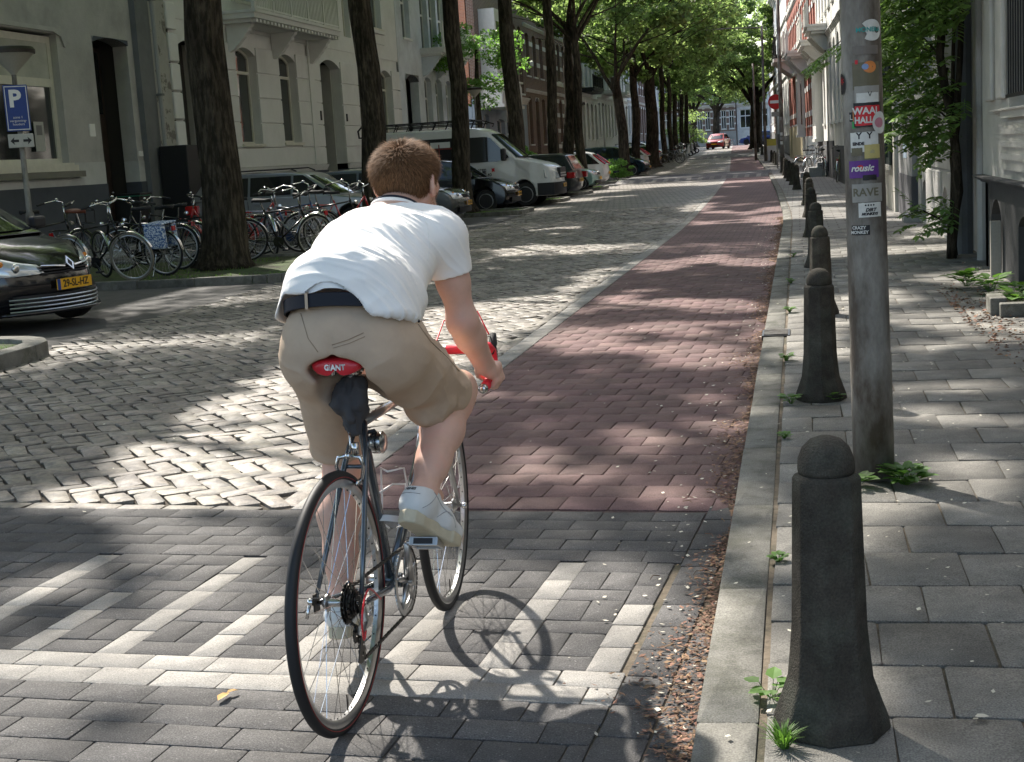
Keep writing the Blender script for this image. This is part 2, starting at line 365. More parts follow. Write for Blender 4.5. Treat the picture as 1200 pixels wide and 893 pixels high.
# --- red cycle path
def bound(x): return 5.63 - .0975*(x+2.0) + 0
XR0, XR1 = -2.06, -.275
red = sheet('cycle_path', XR0, XR1, 5.3, 420, -.0075, M['redsand'], 2)
P = []; r = 0; y = 5.70
while y < 19:
    x = XR0 + (.105 if r % 2 else 0) - .21
    while x < XR1-.02:
        a, c = max(x, XR0+.003), min(x+.21, XR1)
        yy = y - .075*(x+2.0)
        if c-a > .04: P.append(((a+c)/2, yy+.105, c-a-.005, .205, atan2(-.075, 1), 'red_paver'))
        x += .21
    y += .21; r += 1
lay(red, 'red_paver', P, 'red_paver')
def brickground(name, col, col2, mortar, bw, bh, rot=0, off=.5, rough=.8, bump=.5, sz=1, msize=.012, offs=0):
    m = bpy.data.materials.new(name); m.use_nodes = True; t = m.node_tree; L = t.links; b = t.nodes['Principled BSDF']; b.inputs['Roughness'].default_value = rough; b.inputs['Specular IOR Level'].default_value = .35
    tc = t.nodes.new('ShaderNodeTexCoord'); mp = t.nodes.new('ShaderNodeMapping'); mp.inputs['Rotation'].default_value[2] = rot; L.new(tc.outputs['Object'], mp.inputs[0])
    br = t.nodes.new('ShaderNodeTexBrick'); br.offset = off; br.inputs['Scale'].default_value = 1; br.inputs['Brick Width'].default_value = bw; br.inputs['Row Height'].default_value = bh; br.inputs['Mortar Size'].default_value = msize
    br.inputs['Color1'].default_value = (*col, 1); br.inputs['Color2'].default_value = (*col2, 1); br.inputs['Mortar'].default_value = (*mortar, 1); L.new(mp.outputs[0], br.inputs['Vector'])
    nz = t.nodes.new('ShaderNodeTexNoise'); nz.inputs['Scale'].default_value = 1.3; nz.inputs['Detail'].default_value = 9; L.new(tc.outputs['Object'], nz.inputs['Vector'])
    r = t.nodes.new('ShaderNodeMapRange'); r.inputs[1].default_value = .3; r.inputs[2].default_value = .7; r.inputs[3].default_value = .72; r.inputs[4].default_value = 1.25; L.new(nz.outputs[0], r.inputs[0])
    h = t.nodes.new('ShaderNodeHueSaturation'); L.new(br.outputs[0], h.inputs['Color']); L.new(r.outputs[0], h.inputs['Value']); L.new(h.outputs[0], b.inputs['Base Color'])
    bp = t.nodes.new('ShaderNodeBump'); bp.inputs['Strength'].default_value = bump; bp.inputs['Distance'].default_value = .01; bp.invert = True; L.new(br.outputs['Fac'], bp.inputs['Height']); L.new(bp.outputs[0], b.inputs['Normal'])
    return m
mr = brickground('far red paving', (.135, .076, .072), (.165, .096, .092), (.07, .045, .04), .21, .21)
sheet('paving', XR0, XR1, 19.0, 420, -.003, mr, 2, kind='stuff', parent=red)
# --- light edging between cobbles and path
edg = sheet('edging_line', XR0-.15, XR0-.0, 5.55, 420, -.0085, M['sand'], 2)
P = []; y = 5.68
while y < 46: P.append((XR0-.075+curve(y+.12), y+.12, .142, .235, 0, 'paver_light')); y += .24
lay(edg, 'edging_stone', P, 'paver_light', limit=160)
sheet('paving', XR0-.148, XR0-.003, 46, 420, -.004, M['paver_light'], 4, kind='stuff', parent=edg)
# --- cobbled carriageway, herringbone laid on the diagonal
road = sheet('carriageway', -7.2, XR0-.15, 5.5, 420, -.02, M['sand'], 2)
P = []; Wd, Ln = .116, .232; A = radians(-52); ca, sa = cos(A), sin(A)
def herring(i, j, ln, wd, vert):
    cx_, cy_ = (i+(.5 if vert else 1))*Wd, (j+(1 if vert else .5))*Wd
    return cx_*ca - cy_*sa, cx_*sa + cy_*ca
for n in range(-420, 420):
    for m_ in range(-110, 110):
        for vert in (0, 1):
            i = n+4*m_+(3 if vert else 0); j = n
            x, y = herring(i, j, Ln, Wd, vert); x += -4.2; y += 20
            if not (5.8 < y < 36): continue
            if x > XR0-.2+curve(y) or x < -6.75: continue
            if y < bound(x)+.13: continue
            if not in_view(x, y, 80): continue
            P.append((x, y, Ln-.013, Wd-.013, A+(pi/2 if vert else 0), 'cobble'))
x = -7
while x < XR0-.2: P.append((x, bound(x)+.05, .225, .1, TH-.04, 'cobble')); x += .238
y = 5.9
while y < 36: P.append((XR0-.2+curve(y), y, .22, .085, pi/2, 'cobble')); y += .24
lay(road, 'cobblestone', P, 'cobble', dome=.0042, jit=.01, rnd=.18, z=-.004)
mc = brickground('far cobbles', (.2, .18, .155), (.27, .245, .21), (.06, .052, .04), .23, .115, radians(38), .5, .6, .8, msize=.014)
sheet('paving', -7.0, XR0-.152, 36.0, 420, -.006, mc, 2, kind='stuff', parent=road)
# --- right pavement
PZ = .08
pav = sheet('pavement', -.13, 6, 0.3, 420, PZ-.009, M['sandlight'], 2)
P = []; r = 0; y = .9; SW, SD = .296, .345
while y < 22:
    x = -.115 + (.148 if r % 2 else 0) - SW
    while x < 2.4:
        a, c = max(x, -.115), min(x+SW, 2.4)
        if c-a > .06: P.append(((a+c)/2+curve(y)+.022*0, y+SD/2, c-a-.006, SD-.006, random.uniform(-.01, .01), 'slab'))
        x += SW
    y += SD; r += 1
lay(pav, 'paving_slab', P, 'slab', z=PZ, dome=.0022, jit=.003, rnd=.05)
ms = brickground('far slabs', (.155, .15, .135), (.18, .17, .155), (.09, .08, .065), .296, .345)
sheet('paving', -.115, 2.4, 22, 420, PZ-.002, ms, 2, kind='stuff', parent=pav)
kb = sheet('kerb', -.278, -.128, .5, 420, PZ-.011, M['sand'], 2)
P = []
ky = [1.05*k+.12 for k in range(60)]
for y in ky: P.append((-.205+curve(y+.52), y+.52, .145, 1.043, atan2(curve(y)-curve(y+1), 1), 'kerbstone'))
lay(kb, 'kerb_stone', P, 'kerbstone', z=PZ-.004, h=.12, dome=.002, jit=.002, rnd=.08)
b = MB()
for y in range(63, 418, 2):
    k, l = curve(y), curve(y+2); b.add([(-.278+k, y, -.02), (-.278+k, y, PZ), (-.13+k, y, PZ), (-.278+l, y+2, -.02), (-.278+l, y+2, PZ), (-.13+l, y+2, PZ)], [(0, 1, 4, 3), (1, 2, 5, 4)])
b.build('far_kerb', M['kerbstone'], kb, kind='stuff')
# gully grate beside the second bollard
t = thing('gully_grate', 'rusty slotted gully grate set in the kerb behind the second bollard', 'drain grate', (-.19, 10.35, PZ+.002))
bevel(MB().box(-.1, .1, -.17, .17, -.03, .004).build('rim', M['darkmetal'], t), .003)
b = MB()
for k in range(7): b.box(-.085, .085, -.15+k*.045, -.13+k*.045, .004, .012)
b.build('bars', M['polemetal'], t)
# --- parking bays and left pavement
bay = sheet('parking_bays', -12.6, -6.7, -10, 420, -.012, M['asphalt'], 2)
lp = sheet('left_pavement', -15.6, -12.5, -10, 420, .05, M['slab'], 2)
lk = MB()
for y in range(-10, 300, 2): lk.box(-12.62+curve(y), -12.45+curve(y), y, y+1.99, -.05, .06)
lk.build('left_kerb', M['kerbstone'], None, kind='structure')
# speed tables far down the street: two rows of light and dark blocks
for yc in (62.5, 105):
    st = MB(); c0, c1 = curve(yc), curve(yc+8); st.prism([(yc-.6, .001), (yc+.7, .1), (yc+7, .1), (yc+8.4, .001)], -6.9+c0, -.29+c0, 'x'); st = st.build('speed_table', M['paver'], None, kind='structure')
    b = MB()
    k = 0; x = -6.8
    while x < -.45:
        b.add([(x+c0, yc-.55, .008), (x+.2+c0, yc-.55, .008), (x+.2+c0, yc+.65, .1), (x+c0, yc+.65, .1)], [(0, 1, 2, 3)]); x += .5
    b.build('light_block', M['slab'], st, kind='stuff')
# litter along the kerb
def litter(n, fx, fy, fz, size, key, name, label, cat, tri=True):
    b = MB()
    for k in range(n):
        x, y = fx(k), 0; y = fy(k); x = fx(k, y) if fx.__code__.co_argcount > 1 else x
        s = size*random.uniform(.5, 1.4); a = random.uniform(0, 2*pi); w = s*random.uniform(.2, .7); z = fz(x, y)+random.uniform(.001, .01)
        c, d = cos(a), sin(a); ti = random.uniform(-.4, .4)
        b.add([(x-c*s, y-d*s, z), (x-d*w, y+c*w, z+ti*w), (x+c*s, y+d*s, z+random.uniform(0, .3)*s), (x+d*w, y-c*w, z+.2*w)], [(0, 1, 2, 3)])
    return b.build(name, M[key], None, kind='stuff', label=label, cat=cat)
rg = random.gauss
def ly(): return 1.9 + 26*random.random()**1.9
def strip(n, cx, sd_):
    pts = []
    while len(pts) < n:
        y = ly(); w = .75+.45*math.sin(y*2.1)+.3*math.sin(y*5.3+1); x = cx + curve(y) - abs(rg(0, sd_))*w
        if x < cx+.0: pts.append((x, y))
    return pts
pts = strip(15000, -.282, .07)
b = MB()
for x, y in pts:
    s = random.uniform(.003, .013)*(1+y*.03); a = random.uniform(0, 6.3); w = s*random.uniform(.15, .6); z = random.uniform(.002, .012)
    c, d = cos(a), sin(a); b.add([(x-c*s, y-d*s, z), (x-d*w, y+c*w, z+.5*w), (x+c*s, y+d*s, z+random.uniform(0, .6)*s), (x+d*w, y-c*w, z)], [(0, 1, 2, 3)])
b.build('leaf_litter', M['debris'], None, kind='stuff', label='strip of dry brown leaf litter along the foot of the kerb', cat='leaf litter')
b = MB()
for k in range(1500):
    q = random.random()
    if q < .35: y = ly(); x = -.29-abs(rg(0, .2)); z = .006
    elif q < .75: y = 1.8+16*random.random()**1.5; x = random.uniform(-.25, 1.7); z = PZ+.008
    else: y = 5.6+20*random.random(); x = random.uniform(-6, -.3); z = .006
    s = random.uniform(.004, .011)*(1+y*.03); a = random.uniform(0, 6.3); w = s*random.uniform(.4, .8); c, d = cos(a), sin(a)
    b.add([(x-c*s, y-d*s, z), (x-d*w, y+c*w, z+.3*w), (x+c*s, y+d*s, z+.3*s), (x+d*w, y-c*w, z)], [(0, 1, 2, 3)])
b.build('fallen_seeds', M['petal'], None, kind='stuff', label='pale elm seeds scattered over path and pavement', cat='fallen seeds')
b = MB()
for k in range(70):
    y = ly(); x = -.33-abs(rg(0, .1)); a = random.uniform(0, 6.3); l = random.uniform(.02, .07); z = .006
    b.tube([(x, y, z), (x+cos(a)*l*.5, y+sin(a)*l*.5, z+random.uniform(0, .012)), (x+cos(a+.4)*l, y+sin(a+.4)*l, z)], .0015, 4)
b.build('twigs', M['debris'], None, kind='stuff', label='small dry twigs lying in the gutter litter', cat='twigs')
# one bright dry leaf on the crossing
def leaf_mb(b, o, d, n_, L_, w_, bend=.2):
    d = d.normalized(); s_ = d.cross(n_).normalized(); n_ = s_.cross(d)
    b.add([o, o+d*L_*.3+s_*w_*.5+n_*L_*bend*.3, o+d*L_*.7+s_*w_*.42+n_*L_*bend*.2, o+d*L_-n_*L_*bend*.3, o+d*L_*.7-s_*w_*.42+n_*L_*bend*.2, o+d*L_*.3-s_*w_*.5+n_*L_*bend*.3, o+d*L_*.5], [(0, 1, 6), (1, 2, 6), (2, 3, 6), (3, 4, 6), (4, 5, 6), (5, 0, 6)])
b = MB(); leaf_mb(b, Vector((-1.62, 3.50, .012)), Vector((.1, 1, 0)), Vector((0, 0, 1)), .07, .026, .25); leaf_mb(b, Vector((-1.615, 3.55, .014)), Vector((.7, 1, 0)), Vector((0, 0, 1)), .04, .018, .3)
M['dryleaf'] = mat('dry leaf', (.55, .33, .12), .7, var=.2)
b.build('dry_leaf', M['dryleaf'], None, label='curled orange dry leaf on the crossing left of the rear wheel', cat='leaf')
b = MB(); leaf_mb(b, Vector((.37, 3.30, PZ+.01)), Vector((1, .2, 0)), Vector((0, 0, 1)), .035, .022, .2)
b.build('pale_leaf', M['petal'], None, label='small pale leaf on the slabs right of the nearest bollard', cat='leaf')
# weeds
def weed(x, y, z, n, L_, label, flat=.5, w=.35, grass=False):
    b = MB()
    for k in range(n):
        a = random.uniform(0, 6.3); u = random.random()**.7; d = Vector((cos(a)*u, sin(a)*u, flat+random.uniform(0, .7))).normalized()
        ll = L_*random.uniform(.6, 1.2); o = Vector((x+cos(a)*ll*.15*random.random(), y+sin(a)*ll*.15, z))
        if grass:
            s_ = Vector((-sin(a), cos(a), 0))*.0025; b.add([o-s_, o+s_, o+d*ll*.6+s_*.8, o+d*ll*.6-s_*.8, o+d*ll*.9+Vector((cos(a), sin(a), -.4))*ll*.2], [(0, 1, 2, 3), (3, 2, 4)])
        else:
            o2 = o+d*ll*.5; leaf_mb(b, o2, Vector((cos(a), sin(a), random.uniform(-.1, .5))), Vector((0, 0, 1)), ll*.55, ll*w, .15); b.tube([o, o2], .0012, 3)
    return b.build('weed', M['weed'], None, label=label, cat='weed')
weed(-.07, 3.12, PZ, 90, .07, 'tuft of bright grass at the left foot of the nearest bollard', .8, grass=True)
weed(-.1, 3.42, PZ, 16, .07, 'small leafy weed growing in the kerb joint left of the nearest bollard', .3, .5)
weed(.38, 5.66, PZ, 80, .11, 'leafy dandelion weed at the right foot of the pole', .35, .32)
weed(.18, 5.62, PZ, 44, .09, 'small leafy weed at the left foot of the pole', .6, .4)
weed(.14, 7.55, PZ, 22, .08, 'low weed at the right foot of the second bollard', .4, .5)
weed(-.07, 7.5, PZ, 18, .08, 'low weed at the left foot of the second bollard', .4, .5)
for k, (wx, wy) in enumerate([(-.1, 6.6), (-.11, 9.0), (-.1, 11.6), (-.1, 14.0), (-.09, 17.2), (-.1, 4.6)]):
    weed(wx, wy, PZ, 34, .07 if wy > 8 else .04, ['tiny weed in the kerb joint just before the second bollard', 'weed in the kerb joint between second and third bollard', 'weed in the kerb joint left of the third bollard', 'clump of weed in the kerb joint left of the fourth bollard', 'weed in the kerb joint beyond the fourth bollard', 'tiny weed in the kerb joint between the nearest bollard and the pole'][k], .8, .5)

# --- tree islands on the left, with kerb stones and grass
M['grass'] = mat('thin grass', (.06, .09, .025), .9, var=.5, scale=12, bump=.8, bscale=80, col2=(.05, .042, .03), c2scale=3)
M['blade'] = mat('grass blade', (.09, .16, .03), .7, isl=.4, trans=((.2, .4, .05), .35))
def island(y0, y1, x1=-6.75, x0=-12.2, w=.13, kh=.1, r=.5):
    c = curve((y0+y1)/2); out = []
    out += [(x0+c, y0)]
    for k in range(5): a = radians(-90+22.5*k); out.append((x1-r+c+r*cos(a), y0+r+r*sin(a)))
    for k in range(5): a = radians(22.5*k); out.append((x1-r+c+r*cos(a), y1-r+r*sin(a)))
    out.append((x0+c, y1))
    t = MB().prism([(a, b_) for a, b_ in out], -.05, kh-.045, 'z').build('tree_island', M['grass'], None, kind='structure')
    for a, b_ in zip(out[:-1], out[1:]):
        a, b_ = Vector(a), Vector(b_); d = b_-a; L_ = d.length; n = max(1, round(L_/.9)); d.normalize(); s_ = Vector((-d.y, d.x))
        for k in range(n):
            p, q = a+d*(L_*k/n+.004), a+d*(L_*(k+1)/n-.004)
            p = p-s_*.014; q = q-s_*.014
            pr = [(p.x, p.y), (q.x, q.y), ((q+s_*w).x, (q+s_*w).y), ((p+s_*w).x, (p+s_*w).y)]
            bevel(MB().prism(pr, -.06, kh+random.uniform(-.004, .004), 'z').build('kerb_stone', M['kerbstone'], t), .008)
    g_ = MB()
    for k in range(1400 if y0 < 60 else 300):
        x = random.uniform(x1-2.6, x1-.25)+c; y = random.uniform(y0+.15, y1-.15)
        if vnoise(np.array([x*1.3, y*1.3, 3.])) < .5: continue
        a = random.uniform(0, 6.3); h = random.uniform(.02, .06); g_.add([(x-.006*sin(a), y+.006*cos(a), .05), (x+.006*sin(a), y-.006*cos(a), .05), (x+cos(a)*h*.4, y+sin(a)*h*.4, .05+h)], [(0, 1, 2)])
    g_.build('grass_tuft', M['blade'], t, kind='stuff')
TREES = [12.2, 20.3, 28.3, 37.1, 44.6, 51.3, 57.1, 65.5, 72, 80, 90, 99, 107, 114, 122, 130, 140, 150, 160]
for y in TREES:
    if y == 65.5: island(64, 67.5)
    elif y == 12.2: island(9.3, 11.7, -6.4, w=.2, kh=.12, r=.8)
    elif y == 20.3: island(17.9, 22.5, -6.7)
    else: island(y-1.3, y+1.1)
# ================================================================== BOLLARDS
def bollard_mesh():
    b = MB(); n = 12
    prof = [(.138, 0), (.134, .03), (.118, .075), (.1, .13), (.094, .19), (.088, .26), (.083, .45), (.079, .622), (.074, .632), (.068, .634)]
    b.lathe(prof, 8)
    return b
bm_body = bollard_mesh().mesh('shaft', M['bollard'])
_b = MB(); _b.lathe([(.062, .632), (.0655, .645), (.064, .67), (.054, .697), (.036, .716), (.015, .724), (.001, .725)], 20)
bm_dome = _b.mesh('dome', M['bollard'], True)
BY = [(.04, 3.22), (.085, 7.62), (.15, 11.4), (.17, 15.7), (.17, 20.6), (.18, 26), (.17, 31)]
blab = ['nearest bollard, large in the right foreground beside the kerb', 'second bollard from the camera, left of the sticker pole', 'third bollard along the kerb, its dome half hidden by the second one',
        'fourth bollard along the kerb', 'fifth bollard along the kerb', 'sixth bollard along the kerb', 'seventh bollard along the kerb, just before the gap']
ORD = ['nearest', 'second nearest', 'third nearest', 'fourth nearest', 'fifth nearest', 'sixth nearest', 'farthest']
far = [(-.05, 41), (-.17, 45.5), (-.3, 49.8), (-.42, 54), (-.52, 58.5), (-.66, 63), (-1.15, 78), (-1.3, 81.5), (-1.5, 85), (-1.75, 90), (-2.05, 96), (-2.5, 104), (-3.0, 112)]
for k, (x, y) in enumerate(BY+far):
    y0 = y; y = y if k else 3.25
    lb = blab[k] if k < 7 else (ORD[k-7]+' of the six bollards in the middle group beyond the gap' if k < 13 else ORD[k-13]+' bollard of the distant group by the no entry sign')
    t = thing('bollard', lb, 'bollard', (x, y, PZ), radians(22.5)+random.uniform(-.1, .1), 'octagonal bollards along the right kerb')
    s = bevel(link('shaft', bm_body, t), .012, 3); d = link('dome', bm_dome, t)
    t.scale = (1, 1, .965); t.rotation_euler[0] = random.uniform(-.012, .012); t.rotation_euler[1] = random.uniform(-.012, .02)

# ================================================================== STICKER POLE
pole = thing('lamp_pole', 'tall grimy grey steel pole covered in stickers beside the nearest bollard', 'pole', (.268, 5.79, PZ))
b = MB(); b.tube([(0, 0, 0), (0, 0, .5), (.0, 0, .52), (.003, 0, 2.2), (.0, 0, 6.5)], [.0815, .0815, .0788, .075, .057], 32, closed=False); b.build('shaft', M['polemetal'], pole, True)
pole.rotation_euler = (0, -radians(.6), 0)
def flat(name, c, rough=.45): 
    if name not in M: M[name] = mat(name, c, rough, var=.12, scale=40)
    return M[name]
PR = .0792
def sticker(px0, px1, z0, z1, m, parent, name='sticker', shape='rect', proud=.001, R=PR):
    """curved patch; px0, px1 = angle in degrees round the pole, 0 faces the camera (towards -y)"""
    b = MB(); n = 10
    if shape == 'rect':
        vs = []; 
        for k in range(n+1):
            a = radians(px0+(px1-px0)*k/n); 
            for z in (z0, z1): vs.append(((R+proud)*sin(a), -(R+proud)*cos(a), z+random.uniform(-.0008, .0008)))
        b.add(vs, [(2*k, 2*k+2, 2*k+3, 2*k+1) for k in range(n)])
    else:
        am, zm = (px0+px1)/2, (z0+z1)/2; vs = [((R+proud)*sin(radians(am)), -(R+proud)*cos(radians(am)), zm)]
        for k in range(28):
            t_ = 2*pi*k/28; f = 1
            if shape == 'bite' and 2.6 < t_ < 4.0: f = .55
            a = radians(am+(px1-px0)/2*cos(t_)*f); vs.append(((R+proud)*sin(a), -(R+proud)*cos(a), zm+(z1-z0)/2*sin(t_)*f))
        b.add(vs, [(0, k+1, (k+1) % 28+1) for k in range(28)])
    return b.build(name, m, parent)
def wraptext(s, size, m, parent, ang, z, name='lettering', proud=.002, bold=.0, sx=1, rot=0, R=PR, shear=0):
    o = text(s, size, m, name, parent, (0, 0, 0), (0, 0, 0), 0, bold=bold, sx=sx, shear=shear)
    for v in o.data.vertices:
        x, y = v.co.x*cos(rot)-v.co.y*sin(rot), v.co.x*sin(rot)+v.co.y*cos(rot)
        a = radians(ang)+x/R; v.co = ((R+proud)*sin(a), -(R+proud)*cos(a), z+y)
    return o
# heights above the pavement: image y -> z (pole plane)
def pz(y): return float(np.interp(y, [0, 37, 60, 100, 130, 175, 195, 215, 243, 268, 500, 560], [1.98, 1.865, 1.785, 1.65, 1.545, 1.39, 1.32, 1.25, 1.16, 1.07, .235, 0.02]))*.949+1.45*.051 - PZ
def pa(x, y):
    ax = 1013.5 + (y)*.0195; return math.degrees(math.asin(max(-.985, min(.985, (x-ax)/22.6)))) - 9
Wt, Bk, Rd = flat('sticker white', (.62, .62, .58)), flat('sticker black', (.015, .015, .017)), flat('sticker red', (.55, .02, .03))
Pu, Gy, Ye, Or, Tl = flat('sticker purple', (.11, .03, .22)), flat('worn sticker grey', (.3, .29, .26)), flat('sticker yellow', (.5, .42, .16)), flat('sticker orange', (.62, .22, .06)), flat('sticker teal', (.03, .28, .26))
Gn, Bl, Ol, Pk = flat('sticker green', (.04, .32, .08)), flat('sticker pale blue', (.22, .32, .55)), flat('sticker residue', (.13, .115, .07)), flat('sticker pink', (.5, .2, .25))
def S(x0, x1, y0, y1, m, name='sticker', **k): return sticker(pa(x0, (y0+y1)/2), pa(x1, (y0+y1)/2), pz(y1), pz(y0), m, pole, name, **k)
def T(s, x, y, size, m, par, **k): return wraptext(s, size*.95, m, par, pa(x, y), pz(y), **k)
s = S(1016, 1036, 22, 48, Wt, shape='bite'); T('MONERA', 1026, 35, .026, Tl, s, bold=.0006)
S(1008, 1034, 53, 63, flat('faded residue', (.16, .14, .12)))
s = S(1008, 1035, 72, 104, Ol); s2 = S(1019, 1032, 71, 85, Or, shape='round', proud=.002); S(1018, 1025, 74, 81, Bl, shape='round', proud=.003); S(1011, 1014, 69, 74, Rd, proud=.002)
s = S(1010, 1035, 100, 121, Gy, proud=.0015); sticker(pa(1012, 108), pa(1034, 108), pz(121), pz(108), Wt, s, 'paper_layer', proud=.0022); T('V', 1026, 110, .03, Bk, s, proud=.003)
s = S(993, 999, 83, 108, Bk, shape='round'); T('*', 996, 96, .07, Rd, s)
s = S(1009, 1036, 119, 147, Bk, proud=.0025); sticker(pa(1010.5, 133), pa(1035, 133), pz(145.5), pz(122.5), Rd, s, 'red_field', proud=.0032)
T('WAAL', 1022.5, 128.7, .038, Wt, s, proud=.004, bold=.0012); T('HALLA', 1022.5, 139.3, .036, Wt, s, proud=.004, bold=.0012, sx=.86)
s = S(1004, 1008, 129, 140, Bk, proud=.0015); T('L', 1006, 135, .03, Wt, s, proud=.0025); S(1008, 1011, 126, 140, Or, proud=.0017); S(1007, 1011, 140, 148, Gn, proud=.0016)
s = S(1028, 1038.5, 130, 156, Wt, shape='round', proud=.005); s2 = sticker(pa(1030, 143), pa(1037, 143), pz(149), pz(137), Pk, s, 'emblem', 'round', .006)
s = S(1005, 1034, 153, 176, Wt, proud=.0012); T('Y  Y', 1020, 157.5, .036, Bk, s, bold=.001); T('EINDE', 1013.5, 166.5, .017, Bk, s, bold=.001); S(1006, 1018, 171, 180, Ol, proud=.002)
s = S(1020, 1035, 168, 184, Ye, proud=.002); T('ab', 1028, 176, .02, Gy, s, proud=.003)
s = S(1003, 1034, 186, 206, Pu, proud=.0014); T('rousic', 1017, 195, .036, Wt, s, bold=.0012, shear=.3, proud=.0035); sticker(pa(1012, 194), pa(1019, 194), pz(197), pz(191), Rd, s, 'red_dot', 'round', .0028)
S(1018, 1032, 203, 209, Bk, proud=.0018)
s = S(1006, 1037, 213, 236, Gy, proud=.001); T('RAVE', 1021, 224, .045, Ol, s, bold=.001)
s = S(1013, 1036, 237, 254, Wt, proud=.0012); T('\u2022\u2022\u2022\u2022', 1025, 240.5, .03, Bk, s); T('DIRT', 1026, 246, .019, Bk, s, bold=.001, shear=.3); T('MONKEYS', 1025, 250.5, .014, Bk, s, bold=.001, shear=.3)
s = S(1005, 1025, 263, 274, Bk, proud=.001); T('CRAZY', 1013, 265.8, .018, Wt, s, bold=.0005, proud=.002); T('MONKEY', 1013.5, 271, .018, Wt, s, bold=.0005, proud=.002)
# inspection hatch near the foot
sticker(pa(1004, 540)-10, pa(1004, 540)+22, .08, .2, flat('dark recess', (.02, .02, .02)), pole, 'hatch', 'round')

# ================================================================== STREET LAMPS, SIGNS
def top_lamp(x, y, h, label):
    t = thing('street_lamp', label, 'street lamp', (x, y, .06))
    MB().tube([(0, 0, 0), (0, 0, 1.0), (0, 0, 1.02), (0, 0, h)], [.065, .065, .045, .035], 14).build('post', M['polemetal'], t, True)
    MB().lathe([(.035, h-.02), (.06, h+.02), (.1, h+.06), (.30, h+.27), (.33, h+.29)], 28).build('shade', flat('frosted lamp glass', (.45, .43, .36), .5), t, True, 40)
    MB().lathe([(.335, h+.28), (.34, h+.33), (.31, h+.37), (.1, h+.4)], 28).build('cap', M['darkmetal'], t, True, 40)
    return t
lp_ = top_lamp(-11.25, 19.45, 3.05, 'bowl topped street lamp at the left edge carrying the parking sign')
top_lamp(-13.0, 58.2, 3.95, 'bowl topped street lamp behind the roof rack of the white van')
blue = flat('sign blue', (.015, .05, .24))
def disc(R, y, x=0, z=0, n=32, yd=.002): b = MB(); b.lathe([(.0005, -yd/2), (R, -yd/2), (R, yd/2), (.0005, yd/2)], n, (x, y, z), 'y'); return b
ps = thing('parking_sign', 'blue parking sign with white letter P on the left street lamp', 'parking sign', (-11.22, 19.38, 2.58), radians(33))
bevel(MB().box(-.17, .17, -.012, .012, -.31, .36).build('panel', blue, ps), .01); wb = MB()
for a, c, d, e in ((-.155, .155, -.292, -.28), (-.155, .155, .33, .342), (-.155, -.145, -.28, .33), (.145, .155, -.28, .33)): wb.box(a, c, -.016, -.0125, d, e)
wb.build('border', M['white'], ps); text('P', .34, M['white'], 'lettering', ps, (-.02, -.015, .15), (pi/2, 0, 0), .001, bold=.012)
text('zone 1\nvergunning-\nhouders', .05, M['white'], 'small_lettering', ps, (.0, -.015, -.16), (pi/2, 0, 0), .001)
ds = thing('arrow_sign', 'small grey sign with a double arrow below the parking sign', 'arrow sign', (-11.2, 19.36, 2.13), radians(33))
bevel(MB().box(-.18, .18, -.012, .012, -.1, .1).build('panel', flat('sign grey', (.45, .44, .4)), ds), .01)
b = MB()
for s_ in (-1, 1): b.prism([(s_*.15, 0), (s_*.09, .055), (s_*.1, .018), (s_*.03, .018), (s_*.03, -.018), (s_*.1, -.018), (s_*.09, -.06)], -.016, -.0125)
b.build('double_arrow', M['black'], ds)
# no entry sign on its post and the neighbouring poles
ne = thing('no_entry_sign', 'round red no entry sign with white bar on a post beyond the bollards', 'no entry sign', (-.98, 71, PZ))
MB().tube([(0, 0, 0), (0, 0, 3.4)], .035, 8).build('post', M['polemetal'], ne); disc(.36, -.05, 0, 3.2).build('disc', flat('sign red', (.5, .012, .015)), ne); MB().box(-.27, .27, -.056, -.052, 3.13, 3.27).build('bar', M['white'], ne)
MB().box(-.22, .22, -.06, -.045, 2.5, 2.72).build('subplate', Gy, ne)
def mast(x, y, h, r, label, arm=0, name='street_mast'):
    t = thing(name, label, 'mast', (x, y, .06)); MB().tube([(0, 0, 0), (0, 0, h)], [r, r*.7], 10).build('post', M['polemetal'], t, True)
    if arm: MB().tube([(0, 0, h-.1), (arm*.5, 0, h), (arm, 0, h)], .04, 6).build('arm', M['polemetal'], t)
    return t
mt = mast(-.7, 67, 8, .11, 'grey mast with small stickers rising among the middle bollards')
for z, c in ((1.2, Wt), (1.6, Wt), (2.3, Gy), (1.4, Gy)): sticker(-40, 30, z, z+.14, c, mt, 'sticker', R=.105)
mast(-1.9, 88, 8, .1, 'tall mast with an arm reaching left over the street', -3.6); mast(-2.6, 92, 6, .09, 'mast left of the no entry sign', 0)
yt = thing('yellow_box', 'small white and yellow box standing between the far bollards', 'utility box', (-1.55, 88.5, .08)); bevel(MB().box(-.3, .3, -.2, .2, 0, 1.3).build('cabinet', M['white'], yt), .02); MB().box(-.3, .3, -.205, -.2, .9, 1.3).build('yellow_panel', flat('lemon yellow', (.7, .6, .1)), yt)

